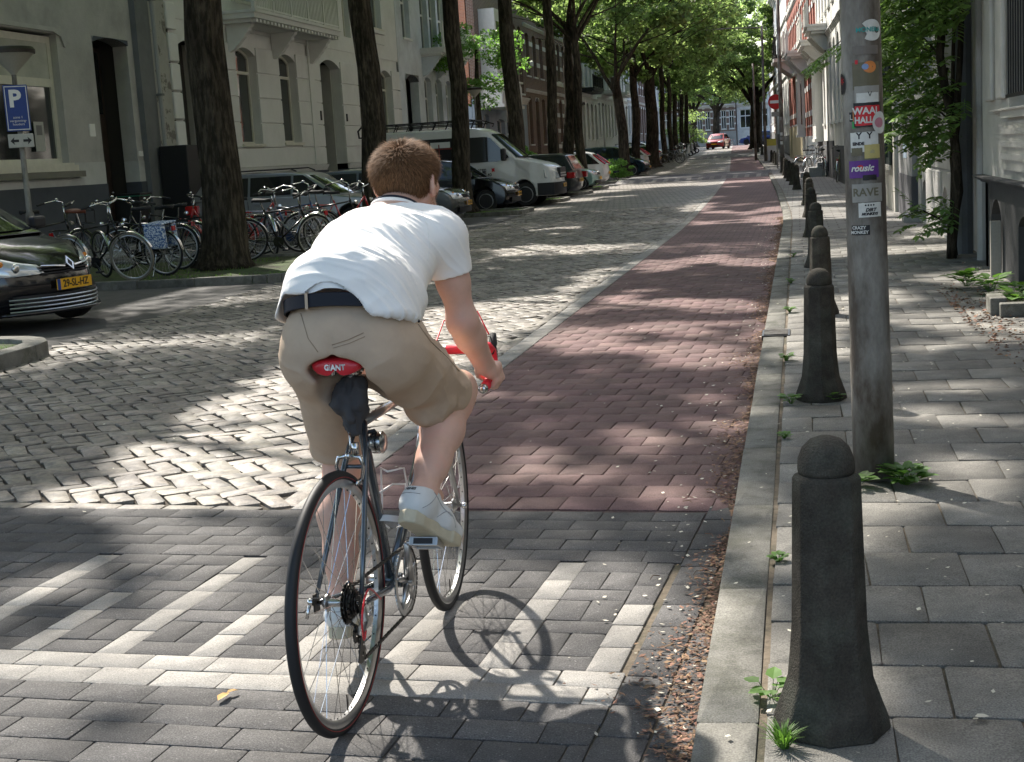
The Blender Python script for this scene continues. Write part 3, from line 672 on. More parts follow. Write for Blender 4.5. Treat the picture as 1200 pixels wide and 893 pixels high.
# ================================================================== FACADES
PL = {}
def plaster(name, c, **k):
    kw = dict(var=.16, scale=1.2, bump=.35, bscale=35, col2=tuple(v*.72 for v in c), c2scale=.8, c2lo=.5, c2hi=.75); kw.update(k)
    if name not in PL: PL[name] = mat(name, c, .85, **kw)
    return PL[name]
H1 = plaster('dirty beige render', (.42, .405, .38)); H1L = plaster('pale render band', (.52, .52, .5)); PLN = plaster('dark grey plinth paint', (.07, .078, .095)); H2 = plaster('off white painted stucco', (.7, .69, .655), var=.07, col2=(.6, .59, .55))
H3 = plaster('cool white stucco', (.62, .65, .67)); GRY = plaster('grey pilaster paint', (.16, .165, .165)); WEA = plaster('flaking render', (.36, .35, .31), col2=(.16, .15, .13), c2scale=2.4, c2lo=.56, c2hi=.6)
R1 = plaster('greige stucco', (.52, .5, .45)); R1D = plaster('dark base paint', (.07, .07, .07)); R2 = plaster('grey stucco blocks', (.42, .41, .39)); WH = plaster('white stucco', (.68, .67, .63)); YEL = plaster('pale yellow render', (.5, .43, .27)); BLU = plaster('blue grey render', (.3, .36, .42))
def brick(name, c, c2, mo=(.35, .32, .28)): 
    m = bpy.data.materials.new(name); m.use_nodes = True; t = m.node_tree; L = t.links; b = t.nodes['Principled BSDF']; b.inputs['Roughness'].default_value = .85
    tc = t.nodes.new('ShaderNodeTexCoord'); sp = t.nodes.new('ShaderNodeSeparateXYZ'); cb = t.nodes.new('ShaderNodeCombineXYZ'); ad = t.nodes.new('ShaderNodeMath'); L.new(tc.outputs['Object'], sp.inputs[0])
    L.new(sp.outputs[0], ad.inputs[0]); L.new(sp.outputs[1], ad.inputs[1]); L.new(ad.outputs[0], cb.inputs[0]); L.new(sp.outputs[2], cb.inputs[1])
    br = t.nodes.new('ShaderNodeTexBrick'); br.inputs['Scale'].default_value = 1; br.inputs['Brick Width'].default_value = .22; br.inputs['Row Height'].default_value = .065; br.inputs['Mortar Size'].default_value = .006
    br.inputs['Color1'].default_value = (*c, 1); br.inputs['Color2'].default_value = (*c2, 1); br.inputs['Mortar'].default_value = (*mo, 1); L.new(cb.outputs[0], br.inputs['Vector']); L.new(br.outputs[0], b.inputs['Base Color']); return m
BRN = brick('brown brick', (.12, .065, .045), (.17, .09, .06)); BRR = brick('red brick', (.36, .1, .06), (.27, .075, .05), (.3, .15, .11)); BRO = brick('orange brick', (.5, .2, .1), (.42, .16, .09))
def arc(x0, x1, z1, rise, n=8):
    w = x1-x0; R = (w*w/4+rise*rise)/(2*rise); cx, cz = (x0+x1)/2, z1-R; a = math.asin(min(1, w/2/R))
    return [(cx+R*sin(-a+2*a*k/n), cz+R*cos(-a+2*a*k/n)) for k in range(n+1)]
def wall(name, parent, m, x0, x1, z0, z1, ops, th=.35, y=0., zsplit=()):
    """ops: (x0, x1, z0, z1, arch_rise). real openings with reveals"""
    xs = sorted({x0, x1, *[o[0] for o in ops], *[o[1] for o in ops]}); zs = sorted({z0, z1, *[o[2] for o in ops], *[o[3] for o in ops]})
    xs = [v for v in xs if x0 <= v <= x1]; zs = [v for v in zs if z0 <= v <= z1]
    b = MB()
    inside = lambda x, z: any(o[0] < x < o[1] and o[2] < z < o[3] for o in ops)
    nx, nz = len(xs)-1, len(zs)-1
    solid = [[not inside((xs[i]+xs[i+1])/2, (zs[j]+zs[j+1])/2) for j in range(nz)] for i in range(nx)]
    for i in range(nx):
        for j in range(nz):
            if not solid[i][j]: continue
            a, c, d, e = xs[i], xs[i+1], zs[j], zs[j+1]
            b.add([(a, y, d), (c, y, d), (c, y, e), (a, y, e)], [(0, 1, 2, 3)]); b.add([(a, y+th, d), (c, y+th, d), (c, y+th, e), (a, y+th, e)], [(3, 2, 1, 0)])
            for di, dj, q in ((-1, 0, [(a, y, d), (a, y, e), (a, y+th, e), (a, y+th, d)]), (1, 0, [(c, y, d), (c, y+th, d), (c, y+th, e), (c, y, e)]), (0, -1, [(a, y, d), (a, y+th, d), (c, y+th, d), (c, y, d)]), (0, 1, [(a, y, e), (c, y, e), (c, y+th, e), (a, y+th, e)])):
                ii, jj = i+di, j+dj
                if not (0 <= ii < nx and 0 <= jj < nz and solid[ii][jj]): b.add(q, [(0, 1, 2, 3)])
    for o in ops:
        if len(o) > 4 and o[4]:
            pts_ = arc(o[0], o[1], o[3], o[4]); n = len(pts_)-1; zt = o[3]
            for k in range(n):
                (xa, za), (xb, zb) = pts_[k], pts_[k+1]
                b.add([(xa, y, za), (xb, y, zb), (xb, y, zt), (xa, y, zt)], [(0, 1, 2, 3)]); b.add([(xa, y, za), (xb, y, zb), (xb, y+th, zb), (xa, y+th, za)], [(0, 1, 2, 3)])
    me = bpy.data.meshes.new(name); me.from_pydata(b.v, [], b.f); me.materials.append(m); bm = bmesh.new(); bm.from_mesh(me); bmesh.ops.remove_doubles(bm, verts=bm.verts, dist=1e-4); bmesh.ops.recalc_face_normals(bm, faces=bm.faces); bm.to_mesh(me); bm.free()
    return link(name, me, parent)
def window(parent, x0, x1, z0, z1, y=.22, rise=0, transom=None, mull=0, fm=None, f=.07, sill=True, glass=None, name='window', sillm=None):
    fm = fm or M['cream']; b = MB(); yb = y+.07
    b.box(x0, x0+f, y, yb, z0, z1-rise); b.box(x1-f, x1, y, yb, z0, z1-rise); b.box(x0+f, x1-f, y, yb, z0, z0+f)
    if rise:
        A_, B_ = arc(x0, x1, z1, rise), arc(x0+f, x1-f, z1-f, rise)
        for k in range(8): b.prism([A_[k], A_[k+1], B_[k+1], B_[k]], y, yb)
    else: b.box(x0+f, x1-f, y, yb, z1-f, z1)
    tz = [] if transom is None else (transom if isinstance(transom, (list, tuple)) else [transom])
    for t_ in tz: b.box(x0+f, x1-f, y-.015, yb, t_-f*.6, t_+f*.6)
    for k in range(mull): xm = x0+(x1-x0)*(k+1)/(mull+1); b.box(xm-f*.4, xm+f*.4, y+.005, yb-.003, z0+f, z1-rise-f*.2)
    w = b.build(name, fm, parent)
    g_ = MB(); g_.box(x0+f*.5, x1-f*.5, y+.04, y+.05, z0+f*.5, z1-(rise*.6 if rise else f*.5)); g_.build('pane', glass or M['glass'], w)
    if sill: MB().box(x0-.06, x1+.06, -.07, y-.004, z0-.09, z0-.004).build('sill', sillm or fm, w)
    return w
def door(parent, x0, x1, z0, z1, y=.3, m=None, rise=0, glassz=None):
    b = MB(); b.box(x0, x1, y, y+.06, z0, z1)
    d = b.build('door', m or M['doordark'], parent)
    p = MB(); w = x1-x0
    for zz0, zz1 in ((z0+.2, z0+.95), (z0+1.1, z0+2.2)):
        if zz1 < z1: 
            p.box(x0+.15, x0+w/2-.06, y-.02, y-.002, zz0, zz1); p.box(x0+w/2+.06, x1-.15, y-.02, y-.002, zz0, zz1)
    p.build('panel', m or M['doordark'], d); MB().ball((x1-.1, y-.04, z0+1.05), .03).build('door_knob', M['alu'], d)
    if glassz: MB().box(x0+.1, x1-.1, y-.012, y-.004, glassz, z1-.1).build('pane', M['glass'], d)
    return d
M['doordark'] = mat('dark brown door', (.05, .035, .028), .45, var=.3, scale=4); M['doorgrey'] = mat('grey green door', (.12, .125, .11), .5, var=.2)
def core(parent, x0, x1, z1, depth=6, y0=.36, m=None, z0=0): 
    """body of the house behind the front wall: dark rooms, side walls and roof"""
    m = m or M['roomdark']; b = MB(); b.box(x0+.02, x1-.02, y0+.5, depth, z0, z1-.05)
    b.box(x0+.02, x0+.2, .02, y0+.5, z0, z1-.06); b.box(x1-.2, x1-.02, .02, y0+.5, z0, z1-.06); b.box(x0+.2, x1-.2, .02, y0+.5, z1-.3, z1-.06)
    return b.build('house_body', m, parent)
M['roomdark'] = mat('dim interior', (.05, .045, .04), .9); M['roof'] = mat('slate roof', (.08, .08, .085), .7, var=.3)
def cornice(parent, x0, x1, z, h=.3, d=.3, m=None, name='cornice'):
    b = MB(); n = 4
    for k in range(n): b.box(x0, x1, -d*(k+1)/n, -.001, z+h*k/n+(.001 if k else 0), z+h*(k+1)/n)
    return b.build(name, m or WH, parent)
def bars_(b, x0, x1, z0, z1, y, step, w=.03, d=.03):
    x = x0+step/2
    while x < x1: b.box(x-w/2, x+w/2, y-d/2, y+d/2, z0, z1); x += step
def balcony(parent, x0, x1, z, d, hr, m, rail='slats', sub=None):
    s = MB().box(x0, x1, -d, -.003, z, z+.14).build('balcony', m, parent); b = MB(); b.box(x0-.04, x1+.04, -d-.06, -.004, z+.14, z+.22); b.box(x0+.1, x1-.1, -d+.15, -.003, z-.1, z-.002); b.build('moulding', m, s)
    rb = MB(); rb.box(x0, x1, -d-.02, -d+.05, z+.22+hr-.07, z+.22+hr); rb.box(x0, x1, -d, -d+.04, z+.26, z+.31)
    for x in np.linspace(x0+.04, x1-.04, max(3, int((x1-x0)/1.2))): rb.box(x-.05, x+.05, -d-.02, -d+.06, z+.22, z+.22+hr+.04)
    rb.build('railing', m, s); st = .13
    bb = MB(); bars_(bb, x0, x1, z+.31, z+.15+hr, -d+.02, st, .05 if rail == 'slats' else .015, .03); bb.build('balusters', m, s, kind='stuff'); return s
def console(parent, x, z, d, h, m, w=.22):
    pr = [(0, z)]; n = 10
    for k in range(n+1): t_ = k/n; pr.append((-d*(1-t_)**.6*(1-.12*sin(t_*9)), z-h*t_))
    pr = [(0.0, z-h), (0, z)] + [(-d*(1-(k/n))**.7-.03*abs(sin(k*1.6)), z-h*k/n*.999) for k in range(n)]
    return MB().prism([(p[0], p[1]) for p in pr], x-w/2, x+w/2, 'x').build('console', m, parent)

# ---- left 1: plain rendered house with wide window and deep doorway (local x = Y, y = inwards)
def left(y0, name, label, cat='house', xf=-15.0): 
    return thing(name, label, cat, (xf, y0, 0), pi/2)
h = left(14, 'rendered_house', 'dirty beige rendered house with a wide shop window at the far left')
O = [(4, 6.4, 1.75, 4.55, 0), (8.3, 13.75, 1.72, 4.55, .0), (15.3, 16.95, .15, 4.62, .12)]
wall('wall', h, H1, 0, 17.25, 1.9, 11.6, O+[(1.5, 3.5, 6.6, 9.2, .1), (5.5, 7.4, 6.6, 9.2, .1), (9.6, 11.5, 6.6, 9.2, .1), (14, 15.9, 6.6, 9.2, .1)])
wall('pale_band', h, H1L, 0, 17.25, 1.42, 1.899, O, y=-.012, th=.362); wall('plinth', h, PLN, 0, 17.25, 0, 1.419, O, y=-.035, th=.385)
core(h, 0, 17.25, 11.6)
w = window(h, 8.3, 13.75, 1.86, 4.5, .16, f=.14, transom=3.55, mull=1, fm=M['cream'], sill=False); MB().box(8.44, 13.6, .17, .2, 3.62, 4.38).build('blind_panel', plaster('cream board', (.5, .49, .43)), w)
b = MB(); b.box(8.1, 13.95, -.1, .12, 1.73, 1.855); b.box(8.2, 13.85, -.06, .14, 1.857, 1.9); b.build('sill', M['cream'], w); MB().box(8.0, 14.15, -.14, -.045, 1.6, 1.725).build('lower_sill', plaster('sill stone', (.2, .19, .16)), w)
ps_ = MB().box(12.72, 13.1, .14, .148, 2.15, 2.75).build('poster', flat('faded poster', (.4, .4, .37)), w); MB().box(12.8, 13.02, .136, .1395, 2.48, 2.68).build('poster_print', flat('poster print', (.15, .15, .15)), ps_)
window(h, 4, 6.4, 1.86, 4.5, .16, f=.12, transom=3.55)
for a in (1.5, 5.5, 9.6, 14): window(h, a, a+1.9, 6.6, 9.2, rise=.1, transom=8.3, mull=1)
door(h, 15.3, 16.95, .15, 4.5, .7, M['doordark'], glassz=3.0); MB().box(15.1, 15.28, -.03, .7, .0, .5).build('step_side', GRY, h); MB().box(15.3, 16.95, -.1, .72, .0, .15).build('doorstep', GRY, h)
MB().box(15.32, 15.4, .1, .7, .15, 4.4).build('reveal_board', plaster('weathered reveal', (.22, .17, .14)), h)
MB().box(14.75, 15.0, -.02, -.004, 2.45, 2.72).build('house_number', M['white'], h); MB().box(17.0, 17.2, -.03, -.004, 2.0, 2.12).build('notice', M['white'], h)
MB().prism([(8.2, 4.58), (13.6, 4.58), (13.9, 4.5), (14.0, 4.3), (14.08, 4.3), (13.98, 4.58), (13.65, 4.67), (8.2, 4.67)], -.04, -.004).build('window_hood', H1, h)
# binned strip between the houses
p = left(31.25, 'grey_pilaster', 'dark grey pilaster strip between the rendered and the white house', 'pilaster'); MB().box(0, .72, -.14, .3, 0, 11.4).build('strip', GRY, p)
p = thing('downpipe', 'pale downpipe on the grey strip left of the flaking render', 'downpipe', (-14.78, 32.02, 0)); MB().tube([(0, 0, .1), (0, 0, 11)], .055, 8).build('pipe', flat('pipe grey', (.3, .3, .28)), p)
b = MB()
for z in (1.2, 3.4, 5.6, 7.8): b.box(-.2, .07, -.075, .075, z, z+.05)
b.build('pipe_bracket', GRY, p)
p = left(32.03, 'flaking_wall', 'narrow strip of flaking render beside the downpipe', 'wall'); MB().box(0, 1.02, -.05, .3, 1.42, 11.4).build('render', WEA, p); MB().box(0, 1.02, -.06, .3, 0, 1.419).build('plinth', PLN, p)
bx = thing('black_planter', 'tall black box standing against the wall left of the nearest big tree', 'box', (-14.45, 32.3, .06), 0); bevel(MB().box(-.35, .35, -.62, .62, 0, 2.15).build('cabinet', M['black'], bx), .02)
rb = thing('wheelie_bin', 'black wheeled bin with a green rim standing in the deep doorway', 'bin', (-14.75, 30.0, .1), 0); MB().prism([(-.24, 0), (.24, 0), (.29, 1.0), (-.29, 1.0)], -.28, .28, 'y').build('bin_body', M['black'], rb); MB().box(-.32, .32, -.3, .3, 1.02, 1.07).build('lid', M['black'], rb); MB().box(-.3, .3, -.29, .29, 1.0, 1.018).build('rim', flat('bin green', (.03, .25, .14)), rb)
for s_ in (-1, 1): MB().lathe([(.1, s_*.26), (.1, s_*.3)], 14, (-.2, 0, .1), 'y').build('wheel', M['rubber'], rb)

# ---- left 2: white rusticated house with arched windows and ornate balcony
h = left(33.1, 'white_stucco_house', 'white stucco house with arched windows, block grooves and an ornate balcony')
O = [(.62, 2.9, .2, 4.92, .22), (4.35, 5.9, 2.27, 4.92, .2), (7.7, 9.2, 2.3, 4.92, .2), (11.45, 13.6, .3, 4.98, .25), (15.5, 17.0, 2.3, 4.94, .2), (18.3, 19.8, 2.3, 4.94, .2)]
O2 = [(4.5, 6.0, 6.2, 8.9, .15), (7.4, 8.9, 6.2, 8.9, .15), (11.6, 13.2, 6.42, 9.0, .15), (14.3, 15.1, 5.85, 8.8, .0), (17.4, 19, 6.42, 9, .15), (.8, 2.4, 6.42, 9, .15)]
zs_ = [1.6, 2.15, 2.85, 3.55, 4.25, 4.98]
wall('wall', h, H2, 0, 20.9, 1.6, 5.35, O, th=.34, y=.02)
# rustication: one block course per band, each course a proud panel cut by the openings
def rustic(parent, m, x0, x1, zs, ops, L=1.9, y=0, th=.018, gap=.03):
    for j, (za, zb) in enumerate(zip(zs[:-1], zs[1:])):
        seg = [(x0, x1)]
        for o in ops:
            if o[3] > za+.02 and o[2] < zb-.02:
                ns = []
                for a, c in seg:
                    if o[1] <= a or o[0] >= c: ns.append((a, c))
                    else:
                        if o[0]-a > .05: ns.append((a, o[0]))
                        if c-o[1] > .05: ns.append((o[1], c))
                seg = ns
        for a, c in seg:
            n = max(1, round((c-a)/L))
            for k in range(n):
                p0, p1 = a+(c-a)*k/n, a+(c-a)*(k+1)/n
                bevel(MB().box(p0+.002, p1-.002, y-.02, y+th, za+gap/2, zb-gap/2).build('stone_block', m, parent), .012, 1)
rustic(h, H2, 0, 20.9, zs_, [o if not o[4] else (o[0], o[1], o[2], o[3]) for o in O], 8)
wall('upper_wall', h, H2, 0, 20.9, 5.351, 11.6, O2, th=.36); core(h, 0, 20.9, 11.6)
wall('plinth', h, PLN, 0, 20.9, 0, 1.42, [(.62, 2.9, .2, 1.5, 0), (11.45, 13.6, .3, 1.5, 0)], y=-.05, th=.4); cornice(h, 2.92, 11.4, 1.425, .17, .09, H2, 'base_moulding'); cornice(h, 13.65, 20.9, 1.425, .17, .09, H2, 'base_moulding'); cornice(h, 0, .6, 1.425, .17, .12, H2, 'base_moulding')
for o in (O[1], O[2], O[4], O[5]): window(h, o[0], o[1]-.0, o[2], o[3], .24, o[4], 4.25, 0, M['cream'])
for o in O2: window(h, o[0], o[1], o[2], o[3], .2, o[4], o[2]+1.9, 0, M['cream'], sill=o[1]-o[0] > 1)
for o in (O[0], O[3]):
    MB().box(o[0], o[1], .9, 1.0, .2, 4.9).build('porch_back', GRY, h); door(h, o[0]+.35, o[1]-.35, .3, 4.0, .82, M['doorgrey'], glassz=3.0)
    MB().box(o[0]-.001, o[0]+.05, .36, .9, .2, 4.9).build('porch_side', plaster('porch stucco', (.42, .41, .37)), h); MB().box(o[1]-.05, o[1]+.001, .36, .9, .2, 4.9).build('porch_side', plaster('porch stucco', (.42, .41, .37)), h)
MB().box(O[3][0], O[3][1], -.3, .35, 0, .3).build('doorstep', GRY, h); MB().box(O[3][0], O[3][1], .0, .8, .301, .55).build('doorstep', GRY, h)
MB().tube([(.75, -.02, 1.0), (.9, .6, 1.9)], .02, 6).build('handrail', M['black'], h)
bc = balcony(h, 3.6, 10.9, 5.55, .95, .95, H2)
for x in (4.0, 7.35, 10.5): console(bc, x, 5.46, .75, .75, H2)
b = MB()
for k in range(26): b.box(3.75+k*.28, 3.9+k*.28, -.93, -.7, 5.45, 5.53)
b.build('dentils', H2, bc, kind='stuff')
MB().box(10.25, 10.75, -.06, -.021, 1.6, 11).build('pilaster', H2, h)
for a in (11.3, 17.2): MB().box(a, a+1.9, -.05, -.001, 5.85, 6.15).build('apron_panel', H2, h); MB().box(a, a+1.9, -.1, -.001, 6.22, 6.34).build('upper_sill', H2, h)
cornice(h, 0, 20.9, 11.0, .6, .6, H2); MB().box(11.1, 11.2, -.05, -.02, 3.0, 3.3).build('door_bell', M['black'], h); MB().box(13.8, 13.9, -.05, -.02, 3.0, 3.25).build('door_bell', M['black'], h)
for k, (a, nm) in enumerate([(0.0, 'q')]):
    for z0, z1 in zip(zs_[:-1], zs_[1:]): bevel(MB().box(-.02, .5, -.09, -.021, z0+.03, z1-.03).build('quoin', H2, h), .02, 1)
    for j in range(7): bevel(MB().box(-.02, .5-.12*(j % 2), -.09, -.001, 5.05+j*.72, 5.7+j*.72).build('quoin', H2, h), .02, 1)
# ---- left 3: cool white house with slat balcony
h = left(54.05, 'pale_blue_house', 'pale bluish white house with a white slatted balcony behind the trees')
O = [(.85, 2.8, .2, 4.95, .25), (3.75, 4.9, 2.9, 4.95, .15), (5.6, 6.7, 2.9, 4.95, .15), (7.4, 8.5, 2.9, 4.95, .15), (.9, 2.1, 6.35, 8.9, 0), (3.8, 5.0, 6.1, 8.9, 0), (5.3, 6.5, 6.1, 8.9, 0), (6.8, 8.1, 6.1, 8.9, 0)]
wall('wall', h, H3, 0, 8.9, 1.2, 11.2, O); wall('plinth', h, GRY, 0, 8.9, 0, 1.199, O[:1], y=-.03, th=.38); core(h, 0, 8.9, 11.2, m=H3); window(h, *O[1][:4], .2, .15, 4.1, fm=M['whitewood'])
for o in O[2:]: window(h, *o[:4], .2, o[4], o[2]+1.4, fm=M['whitewood'])
door(h, .9, 2.75, .3, 4.6, .5, M['doorgrey'], glassz=3); balcony(h, 3.4, 8.6, 5.85, 1.0, 1.0, M['whitewood'])
for x in (3.7, 6, 8.3): console(h, x, 5.74, .8, .8, H3)
cornice(h, 0, 8.9, 10.7, .5, .5, H3)
# ---- left 4: corner house across the side street, its side wall orange brick above blue render
h = left(68, 'corner_house', 'corner house with orange brick side wall and white panelled balcony bay')
h['label'] = 'corner house with orange brick side wall, pale blue base and white panelled bay'
MB().box(0, 12.5, .4, 7, 0, 11).build('house_body', BRO, h); MB().box(-.02, 12.5, .36, 6.9, 0, 4.0).build('blue_base', BLU, h)
b = MB()
for z in (5.2, 6.4, 7.6): b.box(-.03, -.001, .4, 7, z, z+.12)
b.build('brick_band', flat('dark band', (.2, .07, .04)), h)
MB().box(-.05, -.025, 1.2, 3.0, 4.15, 4.6).build('street_name_plate', blue, h)
O = [(1, 2.2, .3, 3.6, .1), (4, 6, 1.2, 3.4, .1), (1.2, 2.4, 5, 8, .1), (4, 5.2, 5, 8, .1), (6.6, 8.2, 1.2, 3.4, .1), (9, 10.5, 4.9, 8.6, .3), (10.9, 12, 4.9, 8.6, .3), (7, 8.4, 4.9, 8.6, .3)]
wall('wall', h, BLU, 0, 12.5, 0, 4.3, [o for o in O if o[3] < 4.3]); wall('wall', h, BRN, 0, 12.5, 4.301, 11, [o for o in O if o[3] > 4.3])
for o in O: window(h, *o[:4], .2, o[4], o[2]+(o[3]-o[2])*.66, 1, M['whitewood'])
cornice(h, 6, 12.5, 4.3, .35, .25, WH)
bay_ = MB().box(.3, 5.4, -1.1, -.002, 4.0, 5.1).build('balcony', M['whitewood'], h)
for k in range(11): MB().box(.35+k*.46, .76+k*.46, -1.13, -1.101, 4.15, 4.95).build('panel', M['whitewood'], bay_)
MB().box(.2, 5.5, -1.2, -.002, 5.101, 5.2).build('handrail', M['whitewood'], bay_); MB().box(.2, 5.5, -1.2, -.002, 3.85, 3.999).build('ledge', M['whitewood'], bay_)
b = MB(); b.box(1.0, 4.4, -.8, -.002, 5.21, 8.6); bb_ = b.build('bay', M['whitewood'], h)
for a in (1.3, 2.5, 3.6): MB().box(a, a+.55, -.83, -.801, 6.0, 8.0).build('pane', M['glass'], bb_)
# ---- generic row houses
def rowhouse(y0, w, hgt, m, label, seed, side='L', base=None, fm=None, xf=None, bands=None, name='row_house', bal=False, s0=2.0, pl_h=1.2):
    rs = random.Random(seed)
    sl_ = (curve(y0+w)-curve(y0))/w*(1 if side == 'R' else .3)
    if side == 'L': t = thing(name, label, 'house', (-15+.3*(curve(y0)-curve(80)), y0, 0), pi/2-sl_)
    else: t = thing(name, label, 'house', ((xf or 1.8)+curve(y0+w), y0+w, 0), -pi/2-sl_)
    n = max(2, int(w/2.2)); O = []; st = w/n; dr = rs.randrange(n)
    for f in range(3):
        zb = [s0, 5.9, 9.3][f]; zt = zb+[2.7, 2.4, 2.0][f]
        for k in range(n):
            if zt > hgt-.6: continue
            a = st*(k+.5)-st*.26; c = st*(k+.5)+st*.26
            O.append((a, c, .25, zt, .2) if (f == 0 and k == dr) else (a, c, zb, zt, .15))
    ws = wall('wall', t, m, 0, w, pl_h, hgt, O); wall('plinth', t, base or GRY, 0, w, 0, pl_h-.001, [o for o in O if o[2] < 1], y=-.04, th=.39); core(t, 0, w, hgt, m=m)
    for o in O:
        if o[2] < 1: door(t, o[0], o[1], .25, 3.3, .35, M['doordark'] if rs.random() < .6 else M['doorgrey']); window(t, o[0], o[1], 3.4, o[3], .2, o[4], fm=fm or M['whitewood'], sill=False)
        else: window(t, *o[:4], .2, o[4], o[2]+(o[3]-o[2])*.68, fm=fm or M['whitewood'])
    if bands:
        for z in bands:
            segs = [0]+sorted([v for o in O if o[2] < z+.1 < o[3] for v in o[:2]])+[w]
            for a, c in zip(segs[::2], segs[1::2]): MB().box(a+.01, c-.01, -.025, -.001, z, z+.25).build('stone_band', WH, t)
    cornice(t, 0, w, hgt-.5, .5, .5, WH); 
    if bal: balcony(t, w*.25, w*.75, 5.5, .9, .9, M['whitewood'] if bal == 1 else M['black'], 'bars')
    for z in (4.95, 8.6):
        if z < hgt-1: cornice(t, 0, w, z, .18, .1, WH, 'string_course')
    return t
rowhouse(80.6, 9.6, 11.5, BRN, 'brown brick house with white ledge and tall windows beyond the corner house', 1, bands=(6.5, 7.6), base=WH)
rowhouse(90.3, 11, 12, BRN, 'dark brick house crossed by white stone bands behind the trees', 2, bands=(1.6, 2.6, 3.6, 4.5, 5.6, 6.6, 7.6, 9), base=WH)
rowhouse(101.4, 12, 12, WH, 'white stucco house with a dark balcony behind the distant trees', 3, bal=2)
rowhouse(113.5, 11, 11.5, H2, 'cream house in the distance behind the leaning trunks', 4, bal=1); rowhouse(124.6, 12, 12, WH, 'white house farthest down the left side', 5, bal=1); rowhouse(136.8, 11, 11.5, H3, 'pale house near the far left end of the street', 6); rowhouse(148, 12, 12, BRN, 'brown brick house by the last elms on the left', 8, bands=(4.5, 6.6)); rowhouse(160.2, 13, 11.5, WH, 'last white house on the left side of the street', 9)
rowhouse(-6, 19.9, 11.5, H1, 'rendered house left of the camera', 7) if False else None
# ---- end of the street
GRY2 = plaster('mid grey stone base', (.3, .29, .27))
def endhouse(x0, y, w, hgt, m, label, seed, base=WH, nwin=6, bands=True):
    t = thing('end_house', label, 'house', (x0, y, 0), 0); st = w/nwin; O = []
    for k in range(nwin):
        for zb, zt in ((2.3, 4.9), (6.0, 8.6), (9.6, 11.6)):
            if zt < hgt-.5: O.append((st*(k+.5)-st*.33, st*(k+.5)+st*.33, zb, zt, 0))
    wall('wall', t, m, 0, w, 2.0, hgt, O); wall('base', t, base, 0, w, 0, 1.999, [], y=-.05, th=.4); core(t, 0, w, hgt, m=m)
    for o in O: window(t, *o[:4], .15, 0, o[2]+(o[3]-o[2])*.65, 1, M['whitewood'], f=.11)
    if bands:
        for z in (2.9, 3.8, 4.7, 5.2, 6.4, 7.3, 8.2, 9): 
            for k in range(nwin+1):
                a = 0 if k == 0 else st*(k-.5)+st*.33; c = w if k == nwin else st*(k+.5)-st*.33
                MB().box(a, c, -.03, -.001, z, z+.2).build('stone_band', WH, t)
    cornice(t, 0, w, 5.3, .4, .4, WH); cornice(t, 0, w, hgt-.6, .6, .6, WH); return t
endhouse(-30.2, 202, 14, 12, BRN, 'brown brick house with white bands closing the street on the left', 1, base=GRY2, nwin=12)
endhouse(-16, 202, 7.7, 12, BRN, 'brown brick house with white window frames closing the street', 2, base=GRY2, nwin=7); endhouse(-8.2, 204, 14, 12, WH, 'white house closing the street behind the blue car', 3, nwin=6, bands=False)
endhouse(-54, 206, 23.7, 12, WH, 'pale house far left beyond the end of the street', 4, nwin=8, bands=False)
# ================================================================== RIGHT SIDE (local x = -Y, y = inwards)
def right(y1, name, label, cat='house', xf=1.8, rz=0): return thing(name, label, cat, (xf+curve(y1-2), y1, 0), -pi/2+rz)
# R1 nearest house: Y 3 .. 15
h = right(15.05, 'greige_house', 'greige stucco house with panelled base at the right edge of the picture', xf=1.82)
O = [(1.85, 3.5, 1.62, 4.3, 0), (5.5, 7.2, 1.62, 4.3, 0), (9, 10.6, 1.62, 4.3, 0), (1.85, 3.5, 5.9, 8.4, 0), (5.5, 7.2, 5.9, 8.4, 0), (9, 10.6, 5.9, 8.4, 0)]
wall('wall', h, R1, 0, 14, .97, 11, O, th=.35); wall('plinth', h, R1D, 0, 14, 0, .955, [(.45, 1.15, .1, .78, .16), (2.2, 2.8, .1, .7, .1)], y=.02, th=.4); core(h, 0, 14, 11, y0=.5)
for o in O: window(h, *o[:4], .18, 0, o[2]+1.8, 0, flat('white jamb', (.55, .54, .5)))
cornice(h, 0, 14, .93, .07, .11, R1D, 'plinth_ledge'); cornice(h, 1.3, 14, 1.55, .06, .1, R1, 'sill_course')
for a in (1.45, 4.2, 7.6, 10.6):
    p = MB().box(a, a+2.0, -.03, -.001, 1.08, 1.5).build('apron_panel', R1, h)
    for z in (1.17, 1.28, 1.39): MB().box(a+.15, a+1.85, -.05, -.0305, z, z+.05).build('panel_rib', R1, p)
for a in (.55, 1.3): bevel(MB().box(a, a+.42, -.05, -.001, 1.7, 5).build('pilaster_strip', R1, h), .02)
MB().box(.5, 1.1, .3, .36, .1, .75).build('cellar_hatch', M['black'], h); MB().box(1.2, 1.27, -.09, -.001, .0, .6).build('pale_post', flat('pale post', (.3, .29, .25)), h)
b = MB(); bars_(b, 1.95, 3.4, 1.7, 3.2, -.03, .14, .015, .015); b.box(1.9, 3.45, -.04, -.02, 3.2, 3.23); b.box(1.9, 3.45, -.04, -.02, 1.7, 1.73); b.build('window_grille', M['black'], h)
h2 = right(17.0, 'grey_pier', 'dark recessed pier with a drain pipe behind the climbing plant', 'pier', xf=1.95); MB().box(0, 1.94, 0, .5, 0, 11).build('wall', R2, h2); MB().tube([(1.3, -.07, 0), (1.3, -.07, 10)], .05, 8).build('drain_pipe', R2, h2); MB().tube([(.35, -.15, 0), (.35, -.15, 10)], .1, 10).build('thick_pipe', GRY, h2)
